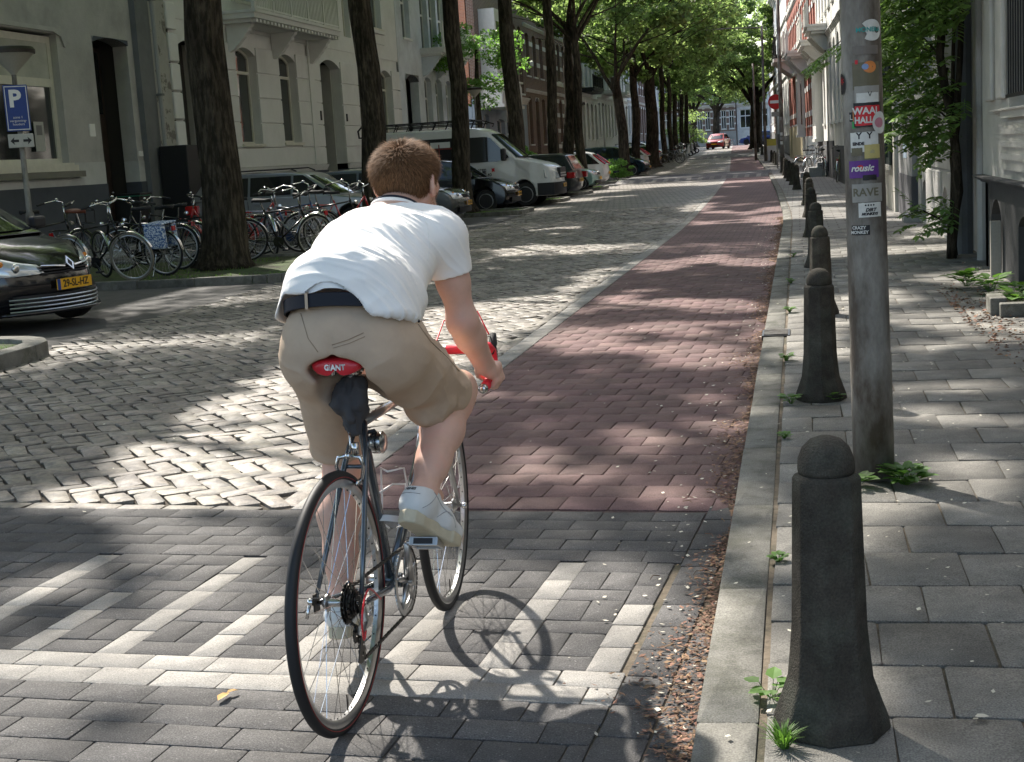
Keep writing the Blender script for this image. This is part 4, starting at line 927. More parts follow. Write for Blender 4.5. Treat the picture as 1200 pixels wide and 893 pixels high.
# R2: grey blocks with arched cellar openings
h = right(23.1, 'grey_block_house', 'grey stucco block house with arched cellar openings behind the climbing plant', xf=1.84)
O = [(.5, 1.4, .12, .75, .3), (3.6, 4.4, .12, .75, .3), (1.0, 2.4, 1.95, 4.6, 0), (3.8, 5.2, 1.95, 4.6, 0), (1.0, 2.4, 5.9, 8.2, 0), (3.8, 5.2, 5.9, 8.2, 0)]
wall('wall', h, R2, 0, 6.05, 0, 11, O); core(h, 0, 6.05, 11, m=R1D); rustic(h, R2, 0, 6.05, [.08, .95, 1.4, 1.82], O, 1.4)
for o in O[2:]: window(h, *o[:4], .18, 0, o[2]+1.8, 0, M['whitewood'])
for o in O[:2]: MB().box(o[0], o[1], .2, .24, .12, .75).build('cellar_shutter', R1D, h)
for a in (.7, 2.45, 3.5, 5.25): console(h, a+.1, 1.9, .16, .28, R1)
MB().box(.6, 2.8, -.16, -.02, 1.905, 1.99).build('sill_ledge', R1, h); MB().box(3.4, 5.6, -.16, -.02, 1.905, 1.99).build('sill_ledge', R1, h); MB().box(-.3, .2, -.25, .02, 0, .2).build('step', R2, h)
# R3: pier with blue grey paint patches, then dark green door frames
h = right(26.2, 'painted_pier', 'grey pier with a pale blue patch over a dark base', 'pier', xf=1.74); MB().box(0, 3.05, 0, .5, .78, 11).build('wall', plaster('mid grey stucco', (.3, .3, .3)), h); MB().box(0, 3.05, -.012, .5, 0, .779).build('base', plaster('dark grey base', (.1, .1, .11)), h)
MB().box(1.2, 2.0, -.006, -.001, 1.05, 1.35).build('paint_patch', flat('pale blue paint', (.4, .5, .6), .8), h)
h = right(33.5, 'dark_framed_house', 'house with tall dark green window frames just right of the sticker pole', xf=1.78)
O = [(.6, 2.2, .9, 4.4, 0), (3.0, 4.4, .9, 4.4, 0), (5.2, 6.7, .9, 4.4, 0)]; wall('wall', h, R1, 0, 7.25, 0, 11, O); core(h, 0, 7.25, 11)
M['darkgreen'] = mat('dark green paint', (.02, .035, .03), .35)
for o in O: 
    w = window(h, *o[:4], -.03, 0, 3.3, 1, M['darkgreen'], f=.12, sillm=R1)
    k = MB(); k.box(o[0]-.1, o[0], -.06, -.03, o[2], o[3]); k.box(o[1], o[1]+.1, -.06, -.03, o[2], o[3]); k.build('shutter_leaf', M['darkgreen'], w)
# R4: row houses up the street
def bayw(parent, x0, x1, z0, z1, d, m=None, base=True):
    m = m or M['whitewood']; s = MB().box(x0, x1, -d, -.003, z0, z0+.5).build('bay', m, parent); n = max(2, round((x1-x0)/.9)); st = (x1-x0)/n
    f = MB(); f.box(x0, x1, -d, -.003, z1-.35, z1)
    for k in range(n+1): xx = x0+st*k; f.box(max(x0, xx-.07), min(x1, xx+.07), -d, -d+.14, z0+.5, z1-.35)
    for xx in (x0, x1-.1): f.box(xx, xx+.1, -.15, -.003, z0+.5, z1-.35)
    f.build('bay_frame', m, s); g_ = MB(); g_.box(x0+.05, x1-.05, -d+.05, -.02, z0+.5, z1-.35); g_.build('pane', M['glass'], s)
    c = MB(); c.box(x0-.12, x1+.12, -d-.14, -.003, z1+.001, z1+.14); c.box(x0-.05, x1+.05, -d-.06, -.003, z0-.12, z0-.001); c.build('bay_cornice', m, s)
    return s
h = rowhouse(34.0, 15.5, 11.5, WH, 'white stucco house behind the sticker pole', 11, 'R', R1D); 
h = rowhouse(49.7, 11.4, 12, WH, 'white bay fronted house left of the sticker pole, dark cellar and stone steps', 12, 'R', R1D, pl_h=1.35)
bayw(h, 1.2, 4.2, 1.45, 4.4, .28); bs = balcony(h, 1.0, 5, 4.95, .8, .9, WH); [console(bs, x, 4.85, .7, .6, WH) for x in (1.3, 3, 4.7)]
bs = balcony(h, 6, 9, 5.2, .7, .8, WH); [console(bs, x, 5.1, .6, .6, WH) for x in (6.3, 8.6)]
for k in range(3): MB().box(6.2, 7.6, -1.0+k*.3, -.05, .08+k*.17, .08+(k+1)*.17-.003).build('stone_step', flat('blue stone', (.32, .32, .31), .7), h)
h = rowhouse(61.3, 15.6, 12.5, BRR, 'red brick house crossed by white stone bands, right side', 13, 'R', WH, bands=(2.4, 3.6, 5.6, 6.9, 8, 10), pl_h=1.5); bayw(h, 1, 3.2, 1.6, 4.6, .35)
bs = balcony(h, .5, 4, 5.5, 1.0, .9, WH); [console(bs, x, 5.4, .9, .8, WH) for x in (.8, 3.6)]; bs = balcony(h, 6.5, 10, 5.1, 1.0, .9, WH); [console(bs, x, 5.0, .9, .8, WH) for x in (6.8, 9.6)]
h = rowhouse(77.1, 17.8, 12.5, BRR, 'second red brick house with white bands and a pale yellow base', 14, 'R', YEL, bands=(2.4, 4.9, 6.2, 7.6, 9), pl_h=1.9)
bs = balcony(h, 6, 10.5, 5.8, 1.1, .95, M['black']); MB().box(5.9, 10.6, -1.2, -.003, 5.6, 5.79).build('slab_edge', WH, bs); [console(bs, x, 5.58, 1.0, .8, WH) for x in (6.3, 10.1)]
rowhouse(95.1, 15, 11.5, WH, 'white gabled house beyond the red brick ones, right side', 15, 'R'); rowhouse(110.3, 12, 12, H3, 'pale house near the far right corner', 16, 'R'); h = rowhouse(122.5, 9, 13, BRN, 'corner house with brown brick and white quoins at the far right', 17, 'R', bands=(1.5, 2.7, 3.9, 5.1, 6.3, 7.5, 8.7, 10))
rowhouse(132, 16, 12, H3, 'pale house beyond the brown corner house', 18, 'R')
# front garden kerb at right edge
t = thing('planter_kerb', 'low stone edging of a small bed at the right edge of the pavement', 'stone edging', (1.42, 10.85, PZ), radians(-2)); bevel(MB().box(0, .8, -.06, .06, 0, .1).build('edge_stone', M['kerbstone'], t), .01); bevel(MB().box(-.06, .06, .065, .42, 0, .13).build('edge_stone', M['kerbstone'], t), .01)
bed = MB(); bed.box(1.5, 2.2, 10.93, 12.0, .05, .12); bed.build('bed_soil', M['earth'], None, kind='structure')
for k, (x, y) in enumerate([(1.6, 11.2), (1.66, 11.75), (1.55, 12.4), (1.42, 12.9)]): weed(x, y, .1, 40, .22, ['leafy weed in the bed behind the stone edging', 'second weed deeper in the small bed', 'weed at the foot of the greige wall', 'bushy weed in front of the dark cellar niche'][k], .5, .35)
b = MB()
for k in range(500):
    x, y = 1.15+abs(rg(0, .25)), 9.6+rg(0, 1.2)+1.2; s = random.uniform(.008, .025); a = random.uniform(0, 6.3); c, d = cos(a), sin(a); w = s*.4
    b.add([(x-c*s, y-d*s, PZ+.01), (x-d*w, y+c*w, PZ+.02), (x+c*s, y+d*s, PZ+.012), (x+d*w, y-c*w, PZ+.008)], [(0, 1, 2, 3)])
b.build('leaf_litter', M['debris'], None, kind='stuff', label='scattered dry litter by the stone edging', cat='leaf litter')
# climbing plant
vt = thing('climbing_plant', 'leafy climbing plant with woody stem covering the wall at the right', 'climbing plant', (1.62, 16.2, PZ))
V = []
for k in range(3):
    pts_ = [Vector((rg(0, .03)+.02*k, rg(0, .05)+.15*k-.15, 0))]
    for j in range(12): pts_.append(pts_[-1]+Vector((rg(.0, .025), rg(0, .05), .36)))
    V.append(pts_); MB().tube(pts_, [.055-.002*j-.012*k for j in range(13)], 8).build('stem', M['bark'], vt, True)
fb = MB(); tb = MB()
def frond(o, d, L_, n=6, lw=.03, ll=.085, buf=None):
    """compound leaf: a stalk with paired leaflets"""
    buf = buf or fb; d = d.normalized(); p = Vector(o); q = []
    side = d.cross(Vector((0, 0, 1))).normalized(); dd = Vector(d)
    for k in range(n):
        dd = (dd+Vector((0, 0, -.09))).normalized(); p2 = p+dd*L_/n; q.append((p2.copy(), dd.copy())); p = p2
    tb.tube([Vector(o)]+[a for a, _ in q], .003, 3)
    for a, e in q:
        for s_ in (-1, 1): leaf_mb(buf, a, (side*s_+e*.5+Vector((0, 0, -.25))), Vector((0, 0, 1))+Vector((rg(0, .3), rg(0, .3), 0)), ll*random.uniform(.8, 1.15), lw, .1)
    leaf_mb(buf, p, dd, Vector((0, 0, 1)), ll, lw, .1)
def vspot():
    while True:
        x, y, z = random.uniform(-.75, .1), random.uniform(-2.2, 4.2), random.uniform(.1, 4.3)
        r_ = [(0, .2, 3.6, 2.6, 1.6), (0, .6, 2.4, 1.6, .75), (-.1, .0, 1.55, .9, .5), (0, -.2, .5, .4, .25), (-.1, 1.6, 2.6, 1.7, .6)]
        for cx_, cy_, cz_, ry, rz_ in r_:
            if ((y-cy_)/ry)**2+((z-cz_)/rz_)**2+((x-cx_)/.75)**2 < 1: return x, y, z
for k in range(1150):
    x, y, z = vspot(); x *= (.5+.25*z if z < 2 else 1.15); d = Vector((random.uniform(-1.3, -.1), rg(0, 1), rg(-.05, .4))); frond(Vector((x, y, z)), d, random.uniform(.18, .34), random.choice((4, 5, 6)), .045, .1)
for k in range(26):   # branches
    x, y, z = vspot(); a = V[0][min(12, max(0, int(z/.36)))]; MB().tube([a, (a+Vector((x, y, z)))/2+Vector((0, 0, .12)), (x, y, z)], [.014, .009, .004], 5).build('branch', M['bark'], vt)
# long spray hanging out to the left over the pavement
MB().tube([(0, .2, 2.4), (-.6, .8, 2.75), (-1.0, 1.0, 2.55), (-1.3, 1.0, 2.3)], [.012, .01, .007, .004], 5).build('branch', M['bark'], vt)
for k in range(24): u = random.random(); o = Vector((-.75-.6*u, .95+rg(0, .12), 2.62-.38*u+rg(0, .04))); frond(o, Vector((-.7+rg(0, .5), rg(0, .7), rg(-.2, .3))), .22, 5)
fb.build('foliage', M['leaf_vine'], vt, kind='stuff'); tb.build('leaf_stalks', M['leaf_vine'], vt, kind='stuff')

# ================================================================== TREES
LIT = [
  [(-3.62, 5.71), (-3.60, 6.14), (-3.54, 6.64), (-3.84, 8.55), (-3.93, 10.22), (-3.96, 12.27), (-3.74, 13.90), (-3.29, 14.29), (-2.98, 14.84), (-2.58, 14.86), (-2.72, 17.83), (-2.24, 17.84), (-2.23, 15.64), (-2.22, 12.70), (-2.34, 11.54), (-2.36, 10.11), (-2.28, 8.33), (-2.06, 6.63), (-1.85, 5.65)],
  [(-2.98, 36.56), (-2.94, 43.54), (-2.53, 44.34), (-2.11, 39.78), (-2.01, 32.35), (-2.60, 32.59)],
  [(-7.59, 57.82), (-7.19, 69.97), (-2.89, 58.27), (-2.50, 47.42), (-3.66, 46.06), (-6.85, 52.68)],
  [(-4.94, 22.58), (-4.50, 23.66), (-3.69, 22.72), (-3.56, 20.70), (-4.37, 20.84)],
  [(-1.95, 10.93), (-1.60, 11.09), (-1.16, 10.74), (-0.77, 10.73), (-0.34, 10.18), (-0.27, 9.41), (-0.63, 9.48), (-1.08, 9.96), (-1.55, 10.28), (-1.78, 10.12)],
  [(-2.06, 13.77), (-1.15, 13.98), (-0.47, 13.35), (-0.30, 12.35), (-0.73, 12.42), (-1.39, 12.96)],
  [(-0.54, 7.56), (-0.38, 7.62), (-0.25, 7.48), (-0.24, 6.91), (-0.39, 6.93), (-0.49, 7.17)],
  [(-1.55, 7.10), (-1.25, 6.72), (-1.00, 6.46), (-0.92, 6.16), (-1.12, 6.17), (-1.42, 6.49)],
  [(-0.86, 5.94), (-0.69, 6.09), (-0.42, 6.03), (-0.33, 5.67), (-0.57, 5.65), (-0.79, 5.69)],
  [(-1.00, 7.20), (-0.86, 7.36), (-0.61, 7.01), (-0.62, 6.71), (-0.84, 6.82)],
  [(-0.31, 5.56), (-0.14, 5.66), (-0.11, 5.24), (-0.27, 5.07)],
  [(-0.32, 5.07), (-0.14, 5.01), (-0.13, 4.73), (-0.30, 4.75)],
  [(-0.32, 8.48), (-0.12, 8.92), (-0.08, 7.71), (-0.28, 7.53)],
  [(0.17, 5.41), (0.39, 5.81), (0.55, 6.10), (0.89, 6.08), (0.74, 5.05), (0.52, 5.19), (0.33, 5.00), (0.16, 4.39), (-0.05, 4.47), (-0.12, 5.06)],
  [(0.48, 8.15), (1.16, 7.89), (1.11, 7.60), (0.46, 7.74)],
  [(0.40, 7.23), (0.67, 7.38), (1.03, 7.05), (0.99, 6.76), (0.42, 6.91)],
  [(0.23, 18.18), (1.98, 18.23), (1.87, 17.23), (0.21, 16.70)],
  [(-3.34, 5.67), (-2.99, 5.72), (-2.60, 5.57), (-2.26, 4.98), (-2.49, 5.08), (-2.90, 5.30)],
  [(-2.75, 5.23), (-2.20, 5.56), (-1.68, 4.27), (-1.56, 3.88), (-1.97, 4.14), (-2.28, 4.55)],
  [(-2.43, 3.74), (-2.35, 3.89), (-2.06, 3.65), (-1.82, 3.11), (-2.05, 3.10)],
  [(-2.12, 4.45), (-1.63, 4.03), (-1.48, 4.46), (-1.06, 3.16), (-1.41, 3.14), (-1.73, 3.66)],
  [(-1.68, 5.09), (-1.21, 4.97), (-0.89, 4.65), (-0.58, 5.07), (-0.29, 4.85), (-0.37, 3.99), (-0.38, 3.53), (-0.39, 3.20), (-1.08, 3.16)],
  [(-2.86, 4.44), (-2.97, 4.87), (-2.77, 5.05), (-2.60, 4.65)],
]
LIT += [[(-1.7, 4.7), (-.5, 4.7), (.25, 3.5), (.3, 2.2), (-1.2, 2.2), (-1.8, 3.4)], [(-2.6, 3.3), (-1.6, 3.3), (-1.4, 1.5), (-2.9, 1.5)]]
LITP = [np.array(p) for p in LIT]
def inpoly(P, x, y):
    ins = np.zeros(len(x), bool); n = len(P); j = n-1
    for i in range(n):
        xi, yi, xj, yj = P[i, 0], P[i, 1], P[j, 0], P[j, 1]
        c = ((yi > y) != (yj > y)) & (x < (xj-xi)*(y-yi)/(yj-yi+1e-9)+xi); ins ^= c; j = i
    return ins
def sunlit(x, y):
    """ground points meant to be sunlit; crown leaves that would shade them are cut away"""
    q = np.stack([x*3.1, y*3.1, x*0+5], -1); wx = x+(vnoise(q)-.5)*.35; wy = y+(vnoise(q+9)-.5)*.35
    m = np.zeros(len(x), bool)
    for P in LITP: m |= inpoly(P, wx, wy)
    near = (y > 1) & (y < 20) & (x > -4.6) & (x < 1.6)
    n1 = vnoise(np.stack([x*.62, y*.5, x*0+2.5], -1)); n2 = vnoise(np.stack([x*1.7, y*1.3, x*0+8.5], -1)); n3 = vnoise(np.stack([x*5, y*4, x*0+1.5], -1))
    s = n1*.5+n2*.35+n3*.15
    thr = np.where(near, .70, .63)
    thr = np.where((x > -2.1) & (x < 2) & (y > 8), .575, thr)
    thr = np.where((x < -2.2) & (y < 45) & (y > 14), .70, thr)
    thr = np.where((x < -4.6) & (y < 40), .76, thr)
    return m | (s > thr)
TE = 1/math.tan(SUN_EL)
def leaf_cloud(pos, size, rs, flat_=.5):
    """one small folded leaf (2 triangles) at every position"""
    n = len(pos); nrm = rs.normal(size=(n, 3)); nrm[:, 2] = np.abs(nrm[:, 2])+flat_; nrm /= np.linalg.norm(nrm, axis=1)[:, None]
    t = rs.normal(size=(n, 3)); t -= nrm*(t*nrm).sum(1)[:, None]; t /= np.linalg.norm(t, axis=1)[:, None]; s_ = np.cross(nrm, t)
    L_ = (size*rs.uniform(.6, 1.3, n))[:, None]
    a, b_, c, d = pos-t*L_*.5, pos+s_*L_*.32+nrm*L_*.08, pos+t*L_*.6-nrm*L_*.1, pos-s_*L_*.32+nrm*L_*.08
    v = np.stack([a, b_, c, d], 1).reshape(-1, 3); return v
def quads_mesh(name, v, m):
    n = len(v)//4; me = bpy.data.meshes.new(name); me.vertices.add(4*n); me.vertices.foreach_set('co', v.astype(np.float32).ravel()); me.loops.add(4*n); me.loops.foreach_set('vertex_index', np.arange(4*n, dtype=np.int32))
    me.polygons.add(n); me.polygons.foreach_set('loop_start', np.arange(0, 4*n, 4, dtype=np.int32)); me.materials.append(m); me.update(calc_edges=True); return me
def crown_points(rs, n, R, z0, z1, ncl=70, clr=1.15, cx=0, cy=0):
    """leaf clumps spread through a broad crown"""
    C_ = []
    while len(C_) < ncl:
        p = rs.uniform(-1, 1, 3)
        r = np.linalg.norm(p)
        if r > 1 or r < .35: continue
        C_.append((p[0]*R+cx, p[1]*R+cy, (z0+z1)/2+p[2]*(z1-z0)/2))
    C_ = np.array(C_); w = rs.uniform(.5, 1.5, ncl); w /= w.sum(); idx = rs.choice(ncl, n, p=w)
    d = rs.normal(size=(n, 3)); d /= np.linalg.norm(d, axis=1)[:, None]; r = clr*rs.uniform(.3, 1, n)**.6*rs.uniform(.6, 1.2, ncl)[idx]
    P_ = C_[idx]+d*r[:, None]*np.array([1, 1, .55]); return P_, C_
def trunk_mb(h0, r, rs, lean=(0, 0), forks=4, top=9, R=4, lk=.55):
    b = MB(); n = 18; pts = []; rr = []
    for k, z in enumerate([0, .12, .3, .6, 1.2, 2.2, 3.4, 4.6, h0]):
        pts.append(Vector((lean[0]*z+.06*sin(z*1.3+r*40), lean[1]*z+.05*cos(z*1.1+r*30), z))); rr.append(r*(1.55 if k == 0 else 1.28 if k == 1 else 1.12 if k == 2 else 1.03 if k == 3 else 1-.05*z*.8))
    vs0 = len(b.v); b.tube(pts, rr, n)
    for i in range(vs0, len(b.v)):
        x, y, z = b.v[i]; k = (i-vs0)//n
        if k < len(pts):
            c = pts[k]; a = atan2(y-c.y, x-c.x); f = 1+.05*sin(a*5+r*20)+.035*sin(a*9+z*2)+((.16-.4*z)*sin(a*5+r*50) if z < .3 else 0); b.v[i] = (c.x+(x-c.x)*f, c.y+(y-c.y)*f, z)
    T_ = pts[-1]; Ls = MB()
    for k in range(forks):
        a = 2*pi*k/forks+rs.uniform(-.5, .5); o = pts[-1]-Vector((0, 0, rs.uniform(0, 1.5))); q = [o]; d = Vector((cos(a)*.55, sin(a)*.55, 1)).normalized(); rl = r*lk; ra = [rl]
        for j in range(6): d = (d+Vector((cos(a)*.1+rs.normal()*.1, sin(a)*.1+rs.normal()*.1, rs.normal()*.05))).normalized(); q.append(q[-1]+d*(top-h0)/5.5); ra.append(rl*(1-(j+1)/7))
        Ls.tube(q, ra, 9)
        for j in (2, 3, 4):
            a2 = a+rs.uniform(-1.4, 1.4); o2 = q[j]; e = Vector((cos(a2), sin(a2), .3)); Ls.tube([o2, o2+e*R*.3, o2+e*R*.55+Vector((0, 0, .3)), o2+e*R*.8+Vector((0, 0, .2))], [ra[j]*.6, ra[j]*.4, ra[j]*.22, .02], 6)
    return b, Ls
def tree(x, y, r, label, rs, crown=None, lean=(0, 0), h0=5.6, top=12, R=5, group='elm trees along the left kerb', z=.05, forks=4, lk=.55):
    t = thing('elm_tree', label, 'tree', (x, y, z), 0, group); b, Ls = trunk_mb(h0, r, rs, lean, forks, top, R, lk); b.build('trunk', M['bark'], t, True); Ls.build('limbs', M['bark'], t, True)
    return t
rs = np.random.RandomState(11)
TX = -8.65
NX = {20.3: .05, 28.3: .2, 37.1: .18, 44.6: .38}
near_lab = {4.3: 'large elm just outside the left edge of the picture', 12.2: 'large elm on the near tree island, left of the picture', 20.3: 'thickest elm trunk at the left, beside the black bicycles', 28.3: 'second elm trunk, directly behind the rider and left of the van', 37.1: 'dark elm trunk standing in front of the white van', 44.6: 'elm trunk just beyond the white van'}
for y, (r, lean) in {-4: (.35, (0, 0)), 4.3: (.35, (0, 0)), 12.2: (.34, (0, 0)), 20.3: (.325, (.015, 0)), 28.3: (.27, (-.012, 0)), 37.1: (.255, (-.012, 0)), 44.6: (.28, (-.012, 0))}.items():
    t = tree(TX+curve(y)+NX.get(y, 0), y, r, near_lab.get(y, 'elm behind the camera on the left'), rs, lean=lean, h0=6.4 if y < 30 else 8.5, lk=.3)
    zlo = 6.3 if y < 30 else 7.0
    P_, _ = crown_points(rs, 52000, 6.3, zlo, 13.5, 120, 1.5)
    P_[:, 0] += .8
    Pw = P_+np.array([t.location.x, y, 0]); k = TE*Pw[:, 2]; gx, gy = Pw[:, 0]+SH.x*k, Pw[:, 1]+SH.y*k
    keep = ~sunlit(gx, gy); P_ = P_[keep & (Pw[:, 0] > -14.2) & (Pw[:, 2] > zlo-.4)]  # crown gaps shaped: leaves dropped wherever they would shade a chosen sun patch
    v_ = leaf_cloud(P_, .17, rs); link('crown', quads_mesh('crown', v_, M['leaf']), t)
variants = []
for k in range(4):
    P_, _ = crown_points(rs, 21000, 5.3, 4.8 if k < 3 else 5.6, 13.8, 125, .95); variants.append(quads_mesh('crown', leaf_cloud(P_, .27, rs), M['leaf']))
seen = ['slim elm trunk right of the white van', 'elm trunk forking low behind the white van bonnet', 'slim elm trunk rising behind the pale green car', 'leaning elm trunk behind the dark people carrier', 'thick elm trunk, reddish, beyond the people carrier', 'double elm trunk in the middle of the row', 'elm trunk further along the row', 'thin distant elm trunk', 'thin distant elm trunk near the scooters', 'distant elm trunk left of the dark hedge', 'last slim elm trunk of the row']
fs_ = [(51.3, .21, (-.004, 0), -8.6), (57.5, .25, (.05, 0), -9.15), (57.1, .2, (-.01, 0), -8.5), (72, .28, (-.06, 0), -8.5), (80, .25, (0, 0), -8.8), (90, .42, (0, 0), -8.9), (99, .19, (0, 0), -9.0), (107, .19, (0, 0), -9.2), (114, .2, (0, 0), -9.4), (122, .2, (0, 0), -9.5), (130, .21, (0, 0), -9.7)]
for k, (y, r, lean, x) in enumerate(fs_):
    t = tree(x, y, r, seen[k], rs, lean=lean, h0=[8, 6.5, 7, 5, 6.5, 6][k % 6], top=11, lk=.4)
    for j in range(1): link('crown', variants[(k+j) % 4 if y > 56 else 3], t, (1.3*j, 2.5*j, 2.2 if y < 60 else .9 if y < 85 else .2-.25*j), (0, 0, k*1.9+j*2.2))
for k, (x, y, lab) in enumerate([(-3.9, 150, 'elm on the right hand kerb in the distance, in front of the white end house'), (-13.2, 188, 'dark trunked tree before the brown brick end house'), (-9.8, 180, 'tree with dark trunk beside the red car'), (-19, 186, 'tree at the far left end of the street'), (-27, 188, 'farthest tree at the left end of the street'), (-3.6, 128, 'elm overhanging the far right pavement')]):
    t = tree(x, y, .4, lab, rs, h0=4.5, top=11, group='trees closing the end of the street'); link('crown', variants[k % 3], t, (0, 0, -.5), (0, 0, k*1.3), ); t.children[-1].scale = (1.15, 1.15, 1.15)
# small tree in the side street, hedge, shrubs
t = thing('young_tree', 'young feathery tree at the mouth of the side street', 'tree', (-13.3, 60, .05)); MB().tube([(0, 0, 0), (.05, 0, 2), (.0, 0, 4), (.1, 0, 6)], [.16, .14, .12, .06], 10).build('trunk', M['bark'], t, True)
P_, _ = crown_points(rs, 4200, 1.9, 3.6, 7.4, 22, .8); link('crown', quads_mesh('crown', leaf_cloud(P_, .15, rs), M['leaf_bright']), t)
def shrub(x, y, R, h, n, label, m, name='shrub', size=.08):
    t = thing(name, label, 'shrub', (x, y, .05)); P_, _ = crown_points(rs, n, R, .12, h, 26, R*.35); P_[:, 2] = np.abs(P_[:, 2]); link('foliage', quads_mesh('foliage', leaf_cloud(P_, size, rs, .1), M[m]), t)
    b = MB(); [b.tube([(0, 0, 0), (R*.5*cos(k*1.3), R*.5*sin(k*1.3), h*.7)], .012, 5) for k in range(6)]; b.build('stems', M['bark'], t); return t
shrub(-10.6, 50, 1.5, 2.2, 6000, 'bright green bush behind the white van', 'leaf_bright', size=.13); shrub(-8.15, 65.5, .7, .95, 1800, 'pale green shrub on the kerb beside the pale green car', 'leaf_bright', size=.1)
shrub(-10.4, 138, 2.2, 3.6, 4000, 'dark rounded hedge at the far end of the tree row', 'leaf', 'hedge', .15)
# ================================================================== CARS
def paint(name, c, metal=.3, rough=.28): 
    if name not in M: M[name] = mat(name, c, rough, metal, coat=.6, var=.08, scale=3)
    return M[name]
M['carglass'] = mat('car glass', (.01, .012, .013), .04, spec=.5, coat=.2)
M['lens'] = mat('headlight lens', (.5, .52, .54), .08, .3, coat=1); M['tail'] = mat('tail light lens', (.4, .01, .012), .12, coat=1)
M['plate'] = mat('yellow number plate', (.72, .38, .02), .4); M['trim'] = mat('dark bumper plastic', (.02, .02, .022), .55)
def wheel_parts(parent, x, y, r, w, name='wheel', spokes=7, rim=None, side=1):
    t = MB(); t.lathe([(r*.62, -w/2), (r*.93, -w/2), (r, -w*.36), (r, w*.36), (r*.93, w/2), (r*.62, w/2)], 32, (x, y, r), 'y'); o = t.build(name, M['rubber'], parent, True, 40)
    b = MB(); yo = y+side*w*.42; b.lathe([(r*.66, yo-.03), (r*.66, yo+.005), (r*.6, yo+.012), (r*.58, yo-.02)], 28, (x, 0, r), 'y'); b.lathe([(.001, yo-.01), (r*.16, yo-.01), (r*.16, yo+.012), (.001, yo+.015)], 14, (x, 0, r), 'y')
    for k in range(spokes):
        a = 2*pi*k/spokes; R = Matrix.Rotation(a, 3, 'Y'); b.cbox(Vector((x, yo, r))+R @ Vector((0, 0, r*.36)), (r*.13, .02, r*.52), R)
    b.build('rim', rim or M['alu'], o); d = MB(); d.lathe([(.001, yo-.05), (r*.6, yo-.05), (r*.6, yo-.045), (.001, yo-.045)], 20, (x, 0, r), 'y'); d.build('brake_disc', M['trim'], o); return o
def car(label, loc, rz, pm, L=4.2, Wd=1.74, H=1.45, belt=.9, hood=.86, hoodlen=.95, wind=.75, roofx=(-1.3, .35), tailx=-1.95, r=.31, wb=2.55, plate='', taillight='side', rails=False, nose=.62, group=None, cat='car', name='parked_car', roofm=None, decklen=0, bumper=None, bow=.22):
    PZ0 = .4; t = thing(name, label, cat, loc, rz, group); hl = L/2; fx, rx = wb/2+.05, -wb/2+.05
    def arch_(cx_): return [(cx_+(r+.055)*cos(radians(a)), .02+r+(r+.055)*sin(radians(a))) for a in range(-18, 199, 18)]
    A, B = arch_(rx)[::-1], arch_(fx)[::-1]
    xr = -hl
    def wx(x, s_): e = abs(x)/hl; return x-((bow if x > 0 else -.14)*abs(s_)**2.2*max(0, (e-.55)/.45)**1.2)
    pf = [(hl-.004, .55), (hl-.015, .56), (hl-.09, nose+.04), (hl-.25, nose+.13), (hl-.5, hood-.055), (hl-.75, hood-.02)]
    prof = [(xr+.06, .3), (xr+.18, .19)] + [(A[0][0], .17)] + A[1:-1] + [(A[-1][0], .17), (B[0][0], .17)] + B[1:-1] + [(B[-1][0], .17), (hl-.16, .19), (hl-.03, .3), (hl, .45), (hl-.015, .56), (hl-.09, nose+.04), (hl-.25, nose+.13), (hl-.5, hood-.055), (hl-hoodlen, hood+.01), (hl-hoodlen-.08, belt)]
    if decklen: prof += [(tailx+.1, belt+.02), (xr+.25, belt+.03), (xr+.04, belt-.02), (xr, .7), (xr-.0, .5)]
    else: prof += [(tailx+.0, belt+.02), (xr+.08, belt-.02), (xr+.02, .72), (xr, .5)]
    st = [-1, -.93, -.75, -.4, 0, .4, .75, .93, 1]; n = len(prof); b = MB(); vs = []
    for s_ in st:
        for x, z in prof:
            e = abs(x)/hl; hw = Wd/2*(1-.10*max(0, (e-.72)/.28)**2)*(1-.05*max(0, (z-.62)/.3) if z > .62 else 1)*(1-.06*max(0, (.35-z)/.2))
            x2 = wx(x, s_)
            zc = .022*(1-s_*s_) if z > nose+.1 else 0
            vs.append((x2, s_*hw, z+zc))
    fs = [tuple(range(n))[::-1], tuple(range((len(st)-1)*n, len(st)*n))]
    for i in range(len(st)-1):
        for k in range(n): fs.append((i*n+k, i*n+(k+1) % n, (i+1)*n+(k+1) % n, (i+1)*n+k))
    b.add(vs, fs); body = b.build('body', pm, t, True, 38); bevel(body, .03, 3)
    # greenhouse
    x0b, x1b = tailx, hl-hoodlen-.03; x0r, x1r = roofx; hb, hr = Wd/2-.075, Wd/2-.24; zr = H
    ws = [(x0b, hb, belt-.01), (x1b, hb, belt-.01), (x1r+.05, hr+.02, zr-.06), (x1r-.25, hr, zr-.008), ((x0r+x1r)/2, hr, zr+.012), (x0r+.25, hr, zr-.01), (x0r, hr+.01, zr-.07)]
    g_ = MB(); vs = []; ss = [-1, -.9, -.4, 0, .4, .9, 1]
    for s_ in ss:
        for x, hw, z in ws: vs.append((x+(.09*(1-s_*s_) if x > x0b+.5 and z < zr-.2 else 0)+(.05*(1-s_*s_) if x > 0 and z > zr-.1 and z < zr-.05 else 0), s_*hw, z-(.03*s_**4 if z > zr-.1 else 0)))
    n = len(ws); fs = [tuple(range(n)), tuple(range((len(ss)-1)*n, len(ss)*n))[::-1]] + [(i*n+k, (i+1)*n+k, (i+1)*n+(k+1) % n, i*n+(k+1) % n) for i in range(len(ss)-1) for k in range(n)]
    g_.add(vs, fs); cab = g_.build('cabin', pm, t, True, 35); bevel(cab, .025, 3)
    def yz(z): return hb+(hr+.02-hb)*(z-belt)/(zr-.06-belt)
